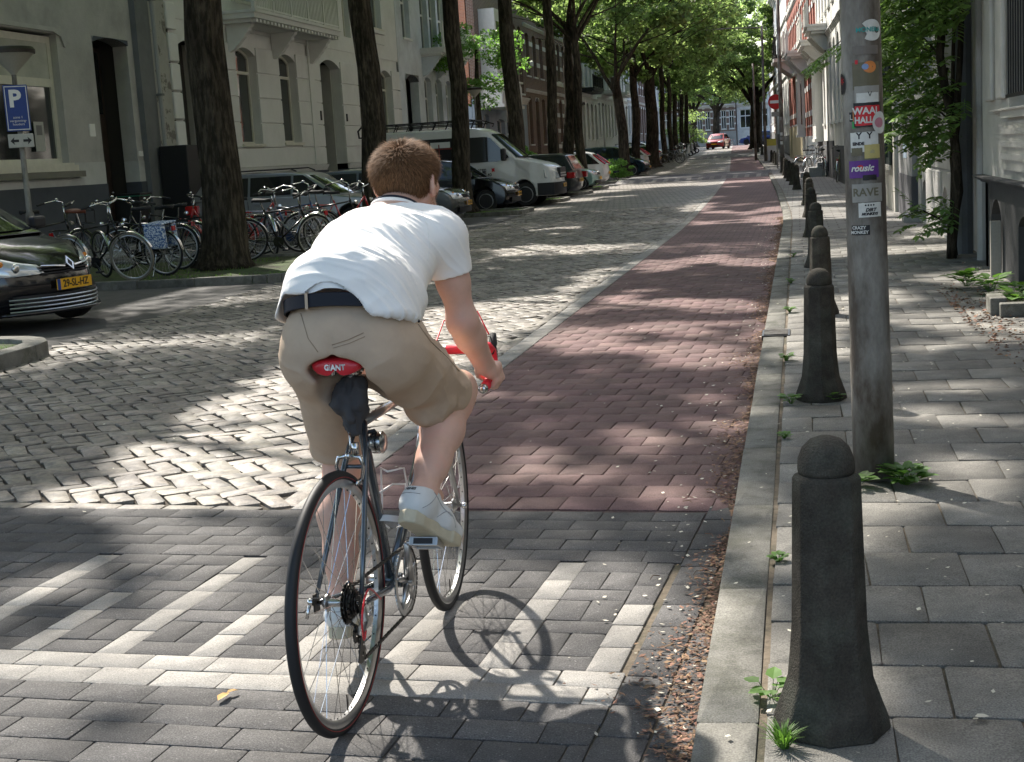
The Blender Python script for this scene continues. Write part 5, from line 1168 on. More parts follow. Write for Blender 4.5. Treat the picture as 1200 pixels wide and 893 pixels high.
    zt = zr-.1; zb = belt+.05
    def fx_(z): return x1b+(x1r+.05-x1b)*(z-belt)/(zr-.06-belt)
    def bx_(z): return x0b+(x0r-x0b)*(z-belt)/(zr-.07-belt)
    nside = 2 if (x1r-x0r) < 1.9 else 3
    xa, xz = bx_(zb)+.2, fx_(zb)-.14; cuts = np.linspace(xa, xz, nside+1)
    cuts[1:-1] += .15
    for s_ in (-1, 1):
        for k in range(nside):
            a0, a1 = cuts[k]+(.03 if k else 0), cuts[k+1]-(.03 if k < nside-1 else 0)
            t0 = max(a0, bx_(zt)+.16) if k == 0 else a0; t1 = min(a1, fx_(zt)-.1) if k == nside-1 else a1
            if t1 <= t0: t1 = t0+.05
            q = [(a0, s_*(yz(zb)+.004), zb), (a1, s_*(yz(zb)+.004), zb), (t1, s_*(yz(zt)+.004), zt), (t0, s_*(yz(zt)+.004), zt)]
            q2 = [(x, y-s_*.01, z) for x, y, z in q]; m_ = MB(); m_.add(q+q2, [(0, 1, 2, 3), (7, 6, 5, 4)]+[(i, (i+1) % 4, 4+(i+1) % 4, 4+i) for i in range(4)]); m_.build('side_window', M['carglass'], t)
        mi = MB(); mi.cbox((xz+.02, s_*(Wd/2+.07), belt+.1), (.1, .2, .13)); bevel(mi.build('wing_mirror', M['trim'] if pm is not M.get('red car') else pm, t), .03)
        for k in range(nside-1+(1 if nside == 2 else 0)):
            if k < len(cuts)-1: MB().box(cuts[k]+.12 if k else cuts[k]+.35, (cuts[k]+.12 if k else cuts[k]+.35)+.16, s_*(Wd/2-.015)-.015, s_*(Wd/2-.015)+.02, belt-.16, belt-.13).build('door_handle', pm, t)
        sm = MB()
        for xx in (cuts[1], xz+.06): sm.box(xx-.004, xx+.004, s_*(Wd/2-.004)-.008, s_*(Wd/2-.004)+.006, .27, belt-.05)
        sm.build('door_seam', M['trim'], t)
        MB().box(rx+r+.1, fx-r-.1, s_*(Wd/2-.01)-.02, s_*(Wd/2-.01)+.022, .42, .48).build('rub_strip', M['trim'] if bumper is None else bumper, t)
        # lamps
        hd = MB(); vs = []; nc, nr = 7, 6
        for i in range(nc):
            u = i/(nc-1); yy = (.40+.55*u)*Wd/2; ta = 1.15-.25*u; tb = 2.2+1.55*u**1.1-.25*max(0, u-.85)*4
            for j in range(nr):
                t_ = ta+(tb-ta)*j/(nr-1); k = int(min(t_, 4.99)); fr = t_-k; x = pf[k][0]*(1-fr)+pf[k+1][0]*fr; z = pf[k][1]*(1-fr)+pf[k+1][1]*fr
                nx, nz = pf[k+1][1]-pf[k][1], pf[k][0]-pf[k+1][0]; nl = math.hypot(nx, nz) or 1; sy = yy/(Wd/2); e = abs(x)/hl
                hw = (1-.10*max(0, (e-.72)/.28)**2); of = .03 if 0 < i < nc-1 and 0 < j < nr-1 else .012
                vs.append((wx(x, sy)+nx/nl*of, s_*yy*hw, z+nz/nl*of+.022*(1-sy*sy)*(z > nose+.1)))
        hd.add(vs, [(i*nr+j, i*nr+j+1, (i+1)*nr+j+1, (i+1)*nr+j) for i in range(nc-1) for j in range(nr-1)]); o = hd.build('headlight', M['lens'], t, True, 70)
        c0 = vs[3*nr+2]; MB().ball((c0[0]+.0, c0[1], c0[2]+.004), .05, 14, 8, (.6, 1, 1)).build('reflector', M['steel'], o, True); c0 = vs[4*nr+3]; MB().ball((c0[0], c0[1], c0[2]), .032, 12, 8, (.6, 1, 1)).build('indicator', flat('amber lens', (.6, .2, .02), .2), o, True)
        tl = MB(); 
        if taillight == 'tall': tl.tube([(bx_(z)-.0, s_*(yz(z)-.045), z) for z in np.linspace(belt+.02, H-.16, 4)], [.05, .055, .045, .03], 8)
        else: tl.box(-hl-.0, -hl+.28, s_*(Wd/2-.1)-.16, s_*(Wd/2-.1)+.06, belt-.27, belt-.07)
        bevel(tl.build('tail_light', M['tail'], t), .02)
    # windscreen and rear window
    for (xa_, xb_, nm) in ((fx_, 1, 'windscreen'), (bx_, -1, 'rear_window')):
        z0, z1 = belt+.04, zr-.11; vs = []; S_ = np.linspace(-1, 1, 7)
        for z in (z0, z1):
            for s_ in S_: vs.append((xa_(z)+xb_*.008+(xb_*.09*(1-s_*s_)*(1-(z-z0)/(z1-z0)*.6) if xb_ > 0 else 0), s_*(yz(z)-.11), z))
        m_ = MB(); m_.add(vs+[(x-xb_*.012, y, z) for x, y, z in vs], [(i, i+1, 8+i, 7+i) for i in range(6)]+[(14+i, 21+i, 22+i, 15+i) for i in range(6)]+[(0, 7, 21, 14), (6, 20, 27, 13)]); m_.build(nm, M['carglass'], t, True)
    def bowed(name, x, y1, z0, z1, m, th=.05):
        b = MB(); Y_ = np.linspace(-y1, y1, 11); vs = [(wx(x, y/(Wd/2))-d, y, z) for d in (0, th) for z in (z0, z1) for y in Y_]; n = 11
        b.add(vs, [(i, i+1, n+i+1, n+i) for i in range(n-1)]+[(2*n+i, 3*n+i, 3*n+i+1, 2*n+i+1) for i in range(n-1)]+[(n+i, n+i+1, 3*n+i+1, 3*n+i) for i in range(n-1)]+[(i, 2*n+i, 2*n+i+1, i+1) for i in range(n-1)]); return b.build(name, m, t)
    bowed('lower_grille', hl+.004, .6, .25, .37, M['trim'])
    for k in range(3): bowed('grille', hl-.022-.012*k, .36, nose-.03+k*.03, nose-.014+k*.03, M['trim'])
    for e, xx in ((1, hl+.012), (-1, -hl-.012)):
        p = MB().box(xx-.006, xx+.006, -.26, .26, PZ0 if e > 0 else .5, PZ0+.11 if e > 0 else .61).build('number_plate', M['plate'], t)
        if plate:
            MB().box(xx+e*.0062, xx+e*.008, *((-.26, -.215) if e > 0 else (.215, .26)), PZ0 if e > 0 else .5, PZ0+.11 if e > 0 else .61).build('blue_band', blue, p)
            text(plate, .105, M['black'], 'lettering', p, (xx+e*.0075, .015*e, PZ0+.055 if e > 0 else .555), (pi/2, 0, e*pi/2), .0008, bold=.002, sx=.92)
    MB().box(rx-.0, fx, -Wd/2+.3, Wd/2-.3, .2, .7).build('underbody', M['trim'], t); MB().box(-hl+.3, hl-.62, -Wd/2+.12, Wd/2-.12, .155, .22).build('sill_panel', M['trim'], t)
    for x in (fx, rx):
        for s_ in (-1, 1): wheel_parts(t, x, s_*(Wd/2-.115), r, .2, side=s_)
    if rails:
        rb_ = MB(); [rb_.tube([(roofx[0]+.1, s_*(hr-.04), H+.0), (roofx[0]+.2, s_*(hr-.04), H+.05), (roofx[1]-.3, s_*(hr-.04), H+.05), (roofx[1]-.15, s_*(hr-.04), H-.01)], .016, 6) for s_ in (-1, 1)]; rb_.build('roof_rails', M['trim'], t)
    return t
PB_ = paint('black car paint', (.008, .008, .01), .2, .18)
cg = 'cars parked nose out between the trees'
c = car('black hatchback at the left edge, nose pointing out to the street', (-9.36, 13.85, 0), radians(-12), PB_, L=4.1, plate='29-SL-HZ', nose=.6, hood=.9, belt=.96, hoodlen=1.0, roofx=(-1.3, .3), group=cg, H=1.45, bow=.5)
bd = MB(); bd.prism([(0, -.085), (.055, 0), (0, .085), (-.055, 0)], 0, .012, 'x'); bd.v = [(x, y, z) for x, y, z in bd.v]; o = bd.build('emblem', M['steel'], c); o.location = (2.02, 0, .655); o.rotation_euler = (0, radians(-32), 0)
k = MB(); k.prism([(0, -.05), (.03, 0), (0, .05), (-.03, 0)], .0121, .014, 'x'); k.build('emblem_core', M['black'], o)
for s_ in (-1, 1): b = MB(); b.tube([(2.02, s_*.07, .63), (2.0, s_*.2, .645), (1.95, s_*.34, .655)], .011, 6); b.build('chrome_strip', M['steel'], c)
b = MB()
for j in range(4): b.tube([(2.07-.5*abs(v/.85)**2.2, v, .215+j*.04) for v in np.linspace(-.66, .66, 11)], .009, 5)
b.build('bumper_slats', M['alu'], c); b = MB(); b.tube([(2.085-.5*abs(v/.85)**2.2, v, .19) for v in np.linspace(-.75, .75, 13)], .022, 6); b.build('bumper_lip', PB_, c, True)
car('silver grey estate car with roof rails behind the leaning bicycles', (-10.75, 30.0, 0), 0, paint('silver grey paint', (.22, .225, .23), .6, .3), L=4.7, Wd=1.78, H=1.45, roofx=(-1.95, .3), tailx=-2.28, wb=2.75, hoodlen=1.2, rails=True, group=cg)
car('dark silver saloon nose with yellow plate just right of the rider', (-10.1, 33.35, 0), 0, paint('dark silver paint', (.13, .135, .13), .6, .25), L=4.7, Wd=1.75, H=1.4, roofx=(-1.2, .35), tailx=-1.75, wb=2.65, hoodlen=1.25, decklen=1, group=cg, plate='91-LXB-8')
car('black car between the tree trunk and the white van', (-9.75, 39.2, 0), 0, PB_, L=4.2, H=1.5, group=cg, plate='62-TH-KN', hood=.92, belt=.95)
car('dark grey estate seen from behind right of the white van', (-9.6, 49.3, 0), radians(180-7), paint('graphite paint', (.035, .04, .042), .4), L=4.5, H=1.5, roofx=(-1.9, .2), tailx=-2.2, wb=2.65, hoodlen=1.1, group=cg, plate='14-GB-TV')
car('pale green hatchback behind the kerb shrub', (-9.6, 56.3, 0), 0, paint('pale green paint', (.3, .45, .42), .4), L=3.85, Wd=1.66, H=1.43, r=.29, wb=2.44, group=cg)
car('white hatchback with tall red tail lamps between green car and people carrier', (-10.0, 61.6, 0), radians(180), paint('white car paint', (.7, .7, .68), 0, .3), L=4.0, H=1.5, taillight='tall', group=cg)
car('dark blue people carrier with silver wheel seen side on', (-9.85, 76, 0), radians(0), paint('dark blue paint', (.014, .03, .042), .4, .2), L=4.35, Wd=1.75, H=1.62, belt=.98, hood=.92, hoodlen=.85, roofx=(-1.75, .35), tailx=-2.05, group=cg)
car('small white car with red tail lamps beyond the people carrier', (-10.5, 84.5, 0), radians(180), M['white car paint'], L=3.8, Wd=1.65, H=1.5, taillight='tall', group=cg)
car('silver hatchback with red tail lamp by the leaning trunk', (-10.45, 91, 0), radians(180), paint('light silver paint', (.42, .43, .44), .5), L=3.8, Wd=1.65, H=1.45, taillight='tall', group=cg)
car('silver car farther back in the shade of the tree row', (-11.2, 98.5, 0), 0, M['light silver paint'], L=4.0, group=cg); car('grey car in the shade far down the tree row', (-11.8, 108, 0), 0, M['dark silver paint'], L=4.2, group=cg)
rc = car('red car coming along the street in the distance', (-7.5, 140, 0), radians(-98), paint('red car', (.3, .01, .014), .1), L=4.2, H=1.45)
car('blue estate car parked across the far end of the street', (-4.4, 170, 0), radians(170), paint('blue car paint', (.03, .06, .22), .3), L=4.6, H=1.5, roofx=(-1.9, .2), tailx=-2.2)
# ---- white panel van
vt_ = thing('delivery_van', 'white panel van with black roof rack and open dark side door, parked nose out', 'van', (-9.65, 42.4, 0), 0)
VW = paint('van white', (.62, .62, .6), 0, .35)
hl, Wd = 2.75, 1.98; r = .35; fx, rx = 1.75, -1.55
def arch2(cx_, R=.42): return [(cx_+R*cos(radians(a)), r+.02+R*sin(radians(a))) for a in range(-20, 201, 20)]
A, B = arch2(rx)[::-1], arch2(fx)[::-1]
prof = [(-hl, .35), (-hl+.05, .28), (A[0][0], .28)]+A[1:-1]+[(A[-1][0], .28), (B[0][0], .28)]+B[1:-1]+[(B[-1][0], .28), (hl-.12, .28), (hl-.01, .4), (hl, .62), (hl-.03, .95), (hl-.1, 1.1), (hl-.3, 1.22), (1.62, 1.42), (.78, 2.22), (.55, 2.34), (.2, 2.4), (-hl+.2, 2.42), (-hl+.02, 2.34)]
st = [-1, -.96, -.8, -.4, 0, .4, .8, .96, 1]; n = len(prof); vs = []
for s_ in st:
    for x, z in prof:
        hw = Wd/2*(1-.09*max(0, (z-1.2)/1.2))*(1-.1*max(0, (x-1.9)/.85)**2); q = abs(s_)**3; vs.append((x-.22*q*max(0, (x-1.5)/1.25)-(.1*q if z > 1.3 and x > .5 else 0), s_*hw, z-(.04*s_**6 if z > 2.3 else 0)))
b = MB(); fs = [tuple(range(n))[::-1], tuple(range((len(st)-1)*n, len(st)*n))]+[(i*n+k, i*n+(k+1) % n, (i+1)*n+(k+1) % n, (i+1)*n+k) for i in range(len(st)-1) for k in range(n)]
b.add(vs, fs); body = b.build('body', VW, vt_, True, 38); bevel(body, .04, 3)
def vy(z): return Wd/2*(1-.09*max(0, (z-1.2)/1.2))
def vpanel(name, poly, m, s_, out=.006, th=.012, parent=vt_):
    q = [(x, s_*(vy(z)+out), z) for x, z in poly]; q2 = [(x, y-s_*th, z) for x, y, z in q]; k = len(q); m_ = MB(); m_.add(q+q2, [tuple(range(k)), tuple(range(k, 2*k))[::-1]]+[(i, (i+1) % k, k+(i+1) % k, k+i) for i in range(k)]); return m_.build(name, m, parent)
for s_ in (-1, 1):
    vpanel('cab_window', [(-.02, 1.36), (.98, 1.36), (1.32, 1.46), (.78, 2.06), (.6, 2.1), (-.02, 2.1)], M['carglass'], s_); vpanel('window_divider', [(.62, 1.37), (.68, 1.37), (.68, 2.09), (.62, 2.09)], M['trim'], s_, .012)
    vpanel('door_seam', [(-.1, .5), (-.09, .5), (-.09, 2.15), (-.1, 2.15)], M['trim'], s_, .009); vpanel('lower_trim', [(-1.05, .36), (1.28, .36), (1.28, .5), (-1.05, .5)], M['trim'], s_, .012)
    mi = MB().cbox((1.18, s_*1.12, 1.55), (.14, .24, .36)); bevel(mi.build('wing_mirror', M['trim'], vt_), .04); MB().box(.12, .3, s_*(Wd/2)-.02, s_*(Wd/2)+.03, 1.17, 1.21).build('door_handle', M['trim'], vt_)
    hv = [(2.3, .93, 1.05), (2.56, .72, 1.0), (2.66, .5, .9), (2.7, .52, .78), (2.56, .78, .74), (2.34, .95, .8)]; hv = [(x+.03, s_*y, z) for x, y, z in hv]; h2v = [(x-.12, y*.9, z) for x, y, z in hv]; m_ = MB(); m_.add(hv+h2v, [(0, 1, 4, 5), (1, 2, 3, 4)]+[(i, (i+1) % 6, 6+(i+1) % 6, 6+i) for i in range(6)]); bevel(m_.build('headlight', M['lens'], vt_, True, 50), .01)
    for x in (fx, rx): wheel_parts(vt_, x, s_*(Wd/2-.13), r, .22, side=s_, spokes=9)
# near side: big open sliding door
vpanel('door_opening', [(-1.55, .62), (-.2, .62), (-.2, 2.12), (-1.55, 2.12)], mat('van interior', (.012, .012, .013), .8), -1, .004); 
sh = MB()
for z in (.9, 1.35, 1.8): sh.box(-1.2, -.35, -Wd/2-.005+.06, -Wd/2+.06, z, z+.03) if False else sh.box(-1.25, -.35, -vy(z)-.012, -vy(z)-.006, z, z+.04)
for x in (-1.25, -.8, -.36): sh.box(x, x+.03, -vy(1.5)-.02, -vy(1.5)-.006, .8, 1.95)
sh.build('red_shelf', mat('red shelving', (.18, .03, .025), .6), vt_); vpanel('shelf_box', [(-1.05, 1.85), (-.45, 1.85), (-.45, 2.02), (-1.05, 2.02)], VW, -1, .02); vpanel('rear_panel', [(-2.6, 1.3), (-1.65, 1.3), (-1.65, 2.1), (-2.6, 2.1)], VW, -1, .008)
tx = vpanel('panel_lettering_base', [(.02, .92), (.9, .92), (.9, 1.24), (.02, 1.24)], VW, -1, .005)
for s, size, x, z in (('Meteren', .15, .36, 1.14), ('026 : 471 20 40', .13, .36, .98)): text(s, size, M['black'], 'lettering', tx, (x, -vy(z)-.0085, z), (pi/2, 0, 0), .0015, bold=.002)
MB().prism([(-.35, 1.12), (.0, 1.17), (-.02, 1.2), (-.2, 1.2)], -vy(1.1)-.009, -vy(1.1)-.007).build('black_swoosh', M['black'], tx); rp = MB(); rp.prism([(.82+.07*cos(a_*.8)*(1 if a_ % 2 else .55), 1.12+.08*sin(a_*.8)*(1 if a_ % 2 else .55)) for a_ in range(8)], -vy(1.1)-.009, -vy(1.1)-.007); rp.build('red_logo', M['red'], tx)
ws = MB(); vs = []
for z, x in ((1.46, 1.66), (2.16, .9)):
    for s_ in np.linspace(-1, 1, 7): q = abs(s_)**3; vs.append((x-.1*q-.17*q*max(0, (x-1.5)/1.25), s_*(vy(z)-.13), z))
o = Vector((.55, 0, .6)).normalized()*.022; ws.add([(x+o.x, y, z+o.z) for x, y, z in vs]+[(x-o.x, y, z-o.z) for x, y, z in vs], [(i, i+1, 8+i, 7+i) for i in range(6)]+[(0, 7, 21, 14), (6, 20, 27, 13)]); ws.build('windscreen', M['carglass'], vt_, True)
g_ = MB(); [g_.box(hl-.06, hl+.012-.015*j, -.48, .48, .82+j*.075, .86+j*.075) for j in range(4)]; g_.build('grille_bars', M['alu'], vt_); MB().box(hl-.1, hl-.005, -.5, .5, .78, 1.08).build('grille', M['trim'], vt_)
bm_ = MB(); vs = []
for z in (.3, .66):
    for s_ in np.linspace(-1, 1, 9): q = abs(s_)**3; vs.append((hl+.03-.26*q, s_*(Wd/2-.02), z))
bm_.add(vs+[(x-.1, y, z) for x, y, z in vs], [(i, i+1, 10+i, 9+i) for i in range(8)]+[(9+i, 10+i, 28+i, 27+i) for i in range(8)]); bm_.build('bumper', M['trim'], vt_, True, 50)
for s_ in (-1, 1): MB().box(2.12, 2.62, s_*(Wd/2-.04)-.03, s_*(Wd/2-.04)+.0, .3, .66).build('bumper_side', M['trim'], vt_)
p = MB().box(hl+.035, hl+.047, -.26, .26, .5, .61).build('number_plate', M['plate'], vt_); text('6-VBG-12', .1, M['black'], 'lettering', p, (hl+.048, 0, .555), (pi/2, 0, pi/2), .0008, bold=.002)
MB().box(rx, fx, -.6, .6, .25, .8).build('underbody', M['trim'], vt_)
rk = MB()
for s_ in (-1, 1): rk.tube([(-2.6, s_*.8, 2.62), (.2, s_*.8, 2.62), (.55, s_*.8, 2.5), (.5, s_*.8, 2.42)], .022, 6); rk.tube([(-2.6, s_*.8, 2.52), (.35, s_*.8, 2.52)], .018, 6)
for x in np.linspace(-2.6, .2, 8): rk.tube([(x, -.8, 2.62), (x, .8, 2.62)], .018, 6); [rk.tube([(x, s_*.8, 2.38), (x+.12, s_*.8, 2.62)], .016, 5) for s_ in (-1, 1)]
rk.tube([(-2.6, -.8, 2.62), (-3.2, -.8, 2.6), (-3.3, -.8, 2.5), (-3.28, -.8, 2.3), (-3.1, -.8, 2.3)], .03, 6); rk.build('roof_rack', M['trim'], vt_)

# ================================================================== PARKED BICYCLES
M['bikeblack'] = mat('black bicycle paint', (.012, .012, .013), .25, .3, coat=.5); M['mudwhite'] = M['steel']
def spokes_mb(b, c, R, n=28, ax='x', r_=.0011, hub=.02, hw=.03, off=0):
    for k in range(n):
        a = 2*pi*(k+off)/n; s_ = 1 if k % 2 else -1; a2 = a+(.55 if (k//2) % 2 else -.55)
        p0 = (s_*hw, hub*cos(a2), hub*sin(a2)); p1 = (0, R*cos(a), R*sin(a))
        if ax == 'y': p0 = (p0[1], p0[0], p0[2]); p1 = (p1[1], p1[0], p1[2])
        b.tube([(c[0]+p0[0], c[1]+p0[1], c[2]+p0[2]), (c[0]+p1[0], c[1]+p1[1], c[2]+p1[2])], r_, 3, caps=False)
_bm = {}
def bike_meshes():
    r = .345
    b = MB(); b.torus((0, 0, 0), r-.018, .018, 40, 6, 'y'); _bm['tyre'] = b.mesh('tyre', M['rubber'], True)
    b = MB(); b.torus((0, 0, 0), r-.018, .018, 40, 6, 'y'); _bm['tyre_cream'] = b.mesh('tyre', mat('cream tyre wall', (.19, .17, .13), .8), True)
    b = MB(); b.torus((0, 0, 0), r-.042, .011, 40, 5, 'y'); _bm['rim'] = b.mesh('rim', M['alu'], True)
    b = MB(); spokes_mb(b, (0, 0, 0), r-.045, 28, 'y', .0016); b.lathe([(.022, -.035), (.022, .035)], 10, (0, 0, 0), 'y'); _bm['spokes'] = b.mesh('spokes', M['alu'])
    def guard(a0, a1): 
        b = MB(); pts = [(cos(radians(a))*(r+.018), sin(radians(a))*(r+.018)) for a in np.linspace(a0, a1, 16)]
        vs = []
        for x, z in pts: vs += [(x*.985, -.026, z*.985), (x*1.015, -.01, z*1.015), (x*1.015, .01, z*1.015), (x*.985, .026, z*.985)]
        b.add(vs, [(4*i+k, 4*i+k+1, 4*i+5+k, 4*i+4+k) for i in range(15) for k in range(3)]); return b
    _bm['gr'], _bm['gf'] = guard(0, 175), guard(20, 165)
bike_meshes()
def city_bike(label, x, y, rz, cm=None, lean=.1, step=False, rack=True, crate=False, bag=False, cream=False, steer=.2, guard='steel', group='bicycles parked among the trees', high=.0, saddle=None, z=.055, front_rack=False):
    """x axis = riding direction; origin on the ground below the bottom bracket"""
    cm = cm or M['bikeblack']; t = thing('bicycle', label, 'bicycle', (x, y, z), 0, group); t.rotation_euler = (lean, 0, rz); r = .345
    def whl(cx_, par, rz_=0):
        w = link('wheel', _bm['tyre_cream' if cream else 'tyre'], par, (cx_, 0, r), (0, 0, rz_)); link('rim', _bm['rim'], w); link('spokes', _bm['spokes'], w); return w
    whl(-.5, t); fw = whl(.6, t, steer)
    f = MB(); bbk = (0, 0, .29); ht, hb_ = (.38, 0, .86), (.44, 0, .66); sc = (-.17, 0, .78)
    if step: f.tube([hb_, (.2, 0, .42), bbk], .017, 8); f.tube([ht, (.12, 0, .5), (-.06, 0, .42)], .014, 8)
    else: f.tube([hb_, bbk], .016, 8); f.tube([(.39, 0, .83), (-.16, 0, .76)], .014, 8)
    f.tube([bbk, (-.19, 0, .82)], .015, 8); f.tube([ht, hb_], .019, 8)
    for s_ in (-1, 1): f.tube([bbk, (-.25, s_*.05, .31), (-.5, s_*.055, r)], .009, 6); f.tube([sc, (-.25, s_*.05, .66), (-.5, s_*.055, r)], .008, 6)
    f.build('frame', cm, t, True); k = MB()
    for s_ in (-1, 1): k.tube([(.455, s_*.03, .64), (.49, s_*.05, .52), (.6, s_*.05, r)], .01, 6)
    k.tube([(.45, -.04, .655), (.45, .04, .655)], .016, 6); k.build('fork', cm, t, True)
    hb = MB(); cs, sn = cos(steer), sin(steer); rr = lambda x_, y_, z_: (.37+(x_-.37)*cs-y_*sn, (x_-.37)*sn+y_*cs, z_)
    hh = 1.04+high; hb.tube([(.38, 0, .86), (.36, 0, hh-.02)], .012, 6)
    for s_ in (-1, 1): hb.tube([rr(.37, 0, hh), rr(.42, s_*.08, hh+.03), rr(.4, s_*.2, hh+.06), rr(.27, s_*.29, hh+.03), rr(.14, s_*.31, hh)], .0115, 6)
    hbo = hb.build('handlebar', M['steel'], t, True); gp = MB(); [gp.tube([rr(.25, s_*.292, hh+.027), rr(.12, s_*.312, hh-.003)], .017, 7) for s_ in (-1, 1)]; gp.build('grips', M['rubber'], hbo); MB().ball(rr(.36, .14, hh+.085), .027, 10, 6, (1, 1, .7)).build('bell', M['steel'], hbo, True)
    sp = MB(); sp.tube([(-.19, 0, .8), (-.225, 0, .94+high)], .012, 6); sp.build('seat_post', M['steel'], t)
    s = MB(); zt = .97+high
    vs = []
    for i, (xx, w, dz) in enumerate([(-.37, .05, .0), (-.34, .1, .015), (-.26, .105, .01), (-.17, .06, .0), (-.09, .025, .005), (-.06, .012, -.005)]):
        for a in range(8): vs.append((xx, w*cos(a*pi/4), zt+dz+(.02 if sin(a*pi/4) > 0 else .04)*sin(a*pi/4)))
    s.add(vs, [(i*8+a, i*8+(a+1) % 8, (i+1)*8+(a+1) % 8, (i+1)*8+a) for i in range(5) for a in range(8)]+[tuple(range(8)), tuple(range(40, 48))]); s.build('saddle', saddle or M['rubber'], t, True)
    gm = M['steel'] if guard == 'steel' else cm
    for nm, cx_ in (('gr', -.5), ('gf', .6)): o = link('mudguard', _bm[nm].mesh('mudguard', gm, True), t, (cx_, 0, r)); o.rotation_euler = (0, 0, steer if cx_ > 0 else 0)
    ch = MB(); ch.lathe([(.085, -.05), (.085, -.04)], 20, (0, 0, .29), 'y')
    ch.tube([(0, -.045, .35), (-.5, -.045, r+.04)], .006, 5); ch.tube([(0, -.045, .22), (-.5, -.045, r-.04)], .006, 5); ch.build('chain_guard', cm, t)
    pd = MB(); pd.tube([(0, -.07, .29), (.1, -.07, .17)], .009, 5); pd.tube([(0, .07, .29), (-.1, .07, .41)], .009, 5); pd.cbox((.1, -.12, .17), (.09, .08, .025)); pd.cbox((-.1, .12, .41), (.09, .08, .025)); pd.build('pedals', M['trim'], t)
    if rack:
        k = MB(); [k.tube([(-.2, s_*.05, .74), (-.72, s_*.06, .76), (-.72, s_*.02, .76)], .006, 5) for s_ in (-1, 1)]; [k.tube([(-.66, s_*.06, .76), (-.5, s_*.065, r)], .005, 5) for s_ in (-1, 1)]; k.tube([(-.3, 0, .75), (-.72, 0, .76)], .005, 5); k.build('rack', cm, t)
        MB().box(-.76, -.73, -.03, .03, .66, .73).build('rear_reflector', M['tail'], t)
    if front_rack:
        k = MB(); [k.tube([(.5, s_*.14, .78+q), (.82, s_*.14, .78+q), (.82, 0, .78+q)], .006, 5) for s_ in (-1, 1) for q in (0, .2)]; [k.tube([(xx, s_*.14, .78), (xx, s_*.14, .98)], .006, 5) for s_ in (-1, 1) for xx in (.5, .66, .82)]; [k.tube([(.62, s_*.12, .78), (.6, s_*.05, r)], .006, 5) for s_ in (-1, 1)]; k.build('front_rack', cm, t)
    MB().lathe([(.028, 0), (.034, .05), (.01, .055)], 12, (.5, 0, .8), 'y').build('lamp', M['steel'], t)
    MB().tube([(-.42, .06, .33), (-.36, .13, .02)], .008, 5).build('kickstand', M['steel'], t)
    if bag:
        for s_ in (-1, 1): bevel(MB().box(-.68, -.34, s_*.13-.05, s_*.13+.05, .42, .76).build('pannier', M['bagpat'], t), .03)
        bevel(MB().box(-.68, -.34, -.18, .18, .765, .785).build('pannier_flap', M['bagpat'], t), .005)
    if crate: k = MB(); k.box(.42, .8, -.16, .16, .86, 1.08); k.build('crate', M['trim'], t)
    return t
mb_ = mat('blue and white patterned bag', (.05, .12, .3), .7, col2=(.6, .65, .7), c2scale=38, c2lo=.49, c2hi=.52); M['bagpat'] = mb_
RedP, BluP, GreyP = paint('red bicycle paint', (.4, .02, .02), .1), paint('blue bicycle paint', (.03, .06, .14), .3), paint('grey bicycle paint', (.16, .17, .18), .5)
brown = flat('brown leather', (.13, .035, .015))
def XP(px, y): d = (px-600)/1660; return (-.2045+d*.979)/(.979+d*.2045)*y
city_bike('old black bicycle with cream tyre and brown saddle, left of the thickest trunk', XP(128, 18.6), 18.6, radians(-12), None, .12, cream=True, steer=.15, saddle=brown, high=.06)
city_bike('black bicycle with blue and white patterned pannier beside the thickest trunk', XP(172, 19.3), 19.3, radians(168), None, -.1, bag=True, steer=-.5, high=.03)
city_bike('black step through bicycle half hidden behind the patterned pannier', XP(190, 20.4), 20.4, radians(170), None, .1, step=True, steer=.4)
city_bike('bicycle with black front rack standing behind the black hatchback', XP(66, 20.2), 20.2, radians(60), None, .05, front_rack=True, steer=.2, high=.05)
city_bike('dark bicycle whose white rear mudguard touches the thickest trunk', XP(218, 21.6), 21.6, radians(165), None, -.12, steer=.3)
city_bike('red ladies bicycle just right of the thickest trunk', XP(262, 22.6), 22.6, radians(172), RedP, .1, step=True, steer=.2, guard='c')
city_bike('red bicycle in the cluster, its saddle against the silver estate', XP(310, 24.0), 24.0, radians(20), RedP, -.1, step=True, steer=.3, guard='c')
city_bike('black bicycle at the front of the cluster with a bright rear mudguard', XP(338, 21.8), 21.8, radians(20), None, .14, steer=.5)
city_bike('grey bicycle leaning in the cluster left of the rider', XP(362, 22.6), 22.6, radians(155), GreyP, -.12, steer=-.5, high=.05)
city_bike('dark blue bicycle leaning in the cluster left of the rider', XP(352, 23.4), 23.4, radians(25), BluP, .16, steer=.5, high=.08)
city_bike('black bicycle at the right of the cluster partly behind the rider', XP(398, 23.6), 23.6, radians(30), None, .15, steer=.6, high=.06)
city_bike('second red bicycle at the right of the cluster partly behind the rider', XP(418, 25.2), 25.2, radians(15), RedP, .1, step=True, steer=.4, guard='c')
rgp = 'bicycles parked on the right pavement'
city_bike('olive green bicycle parked by the stone steps left of the sticker pole', 1.22, 45.9, radians(83), paint('olive paint', (.3, .3, .1), .1), .08, cream=True, group=rgp, z=PZ, steer=.2)
city_bike('silver bicycle in the pair left of the stone steps', .55, 56.5, radians(60), M['alu'], .15, group=rgp, z=PZ, steer=.6); city_bike('black bicycle in the pair left of the stone steps', .95, 53.5, radians(95), None, -.1, group=rgp, z=PZ, steer=.5); city_bike('pale bicycle leaning at the back of the right hand pair', .35, 59.5, radians(45), GreyP, .2, group=rgp, z=PZ, steer=.4)
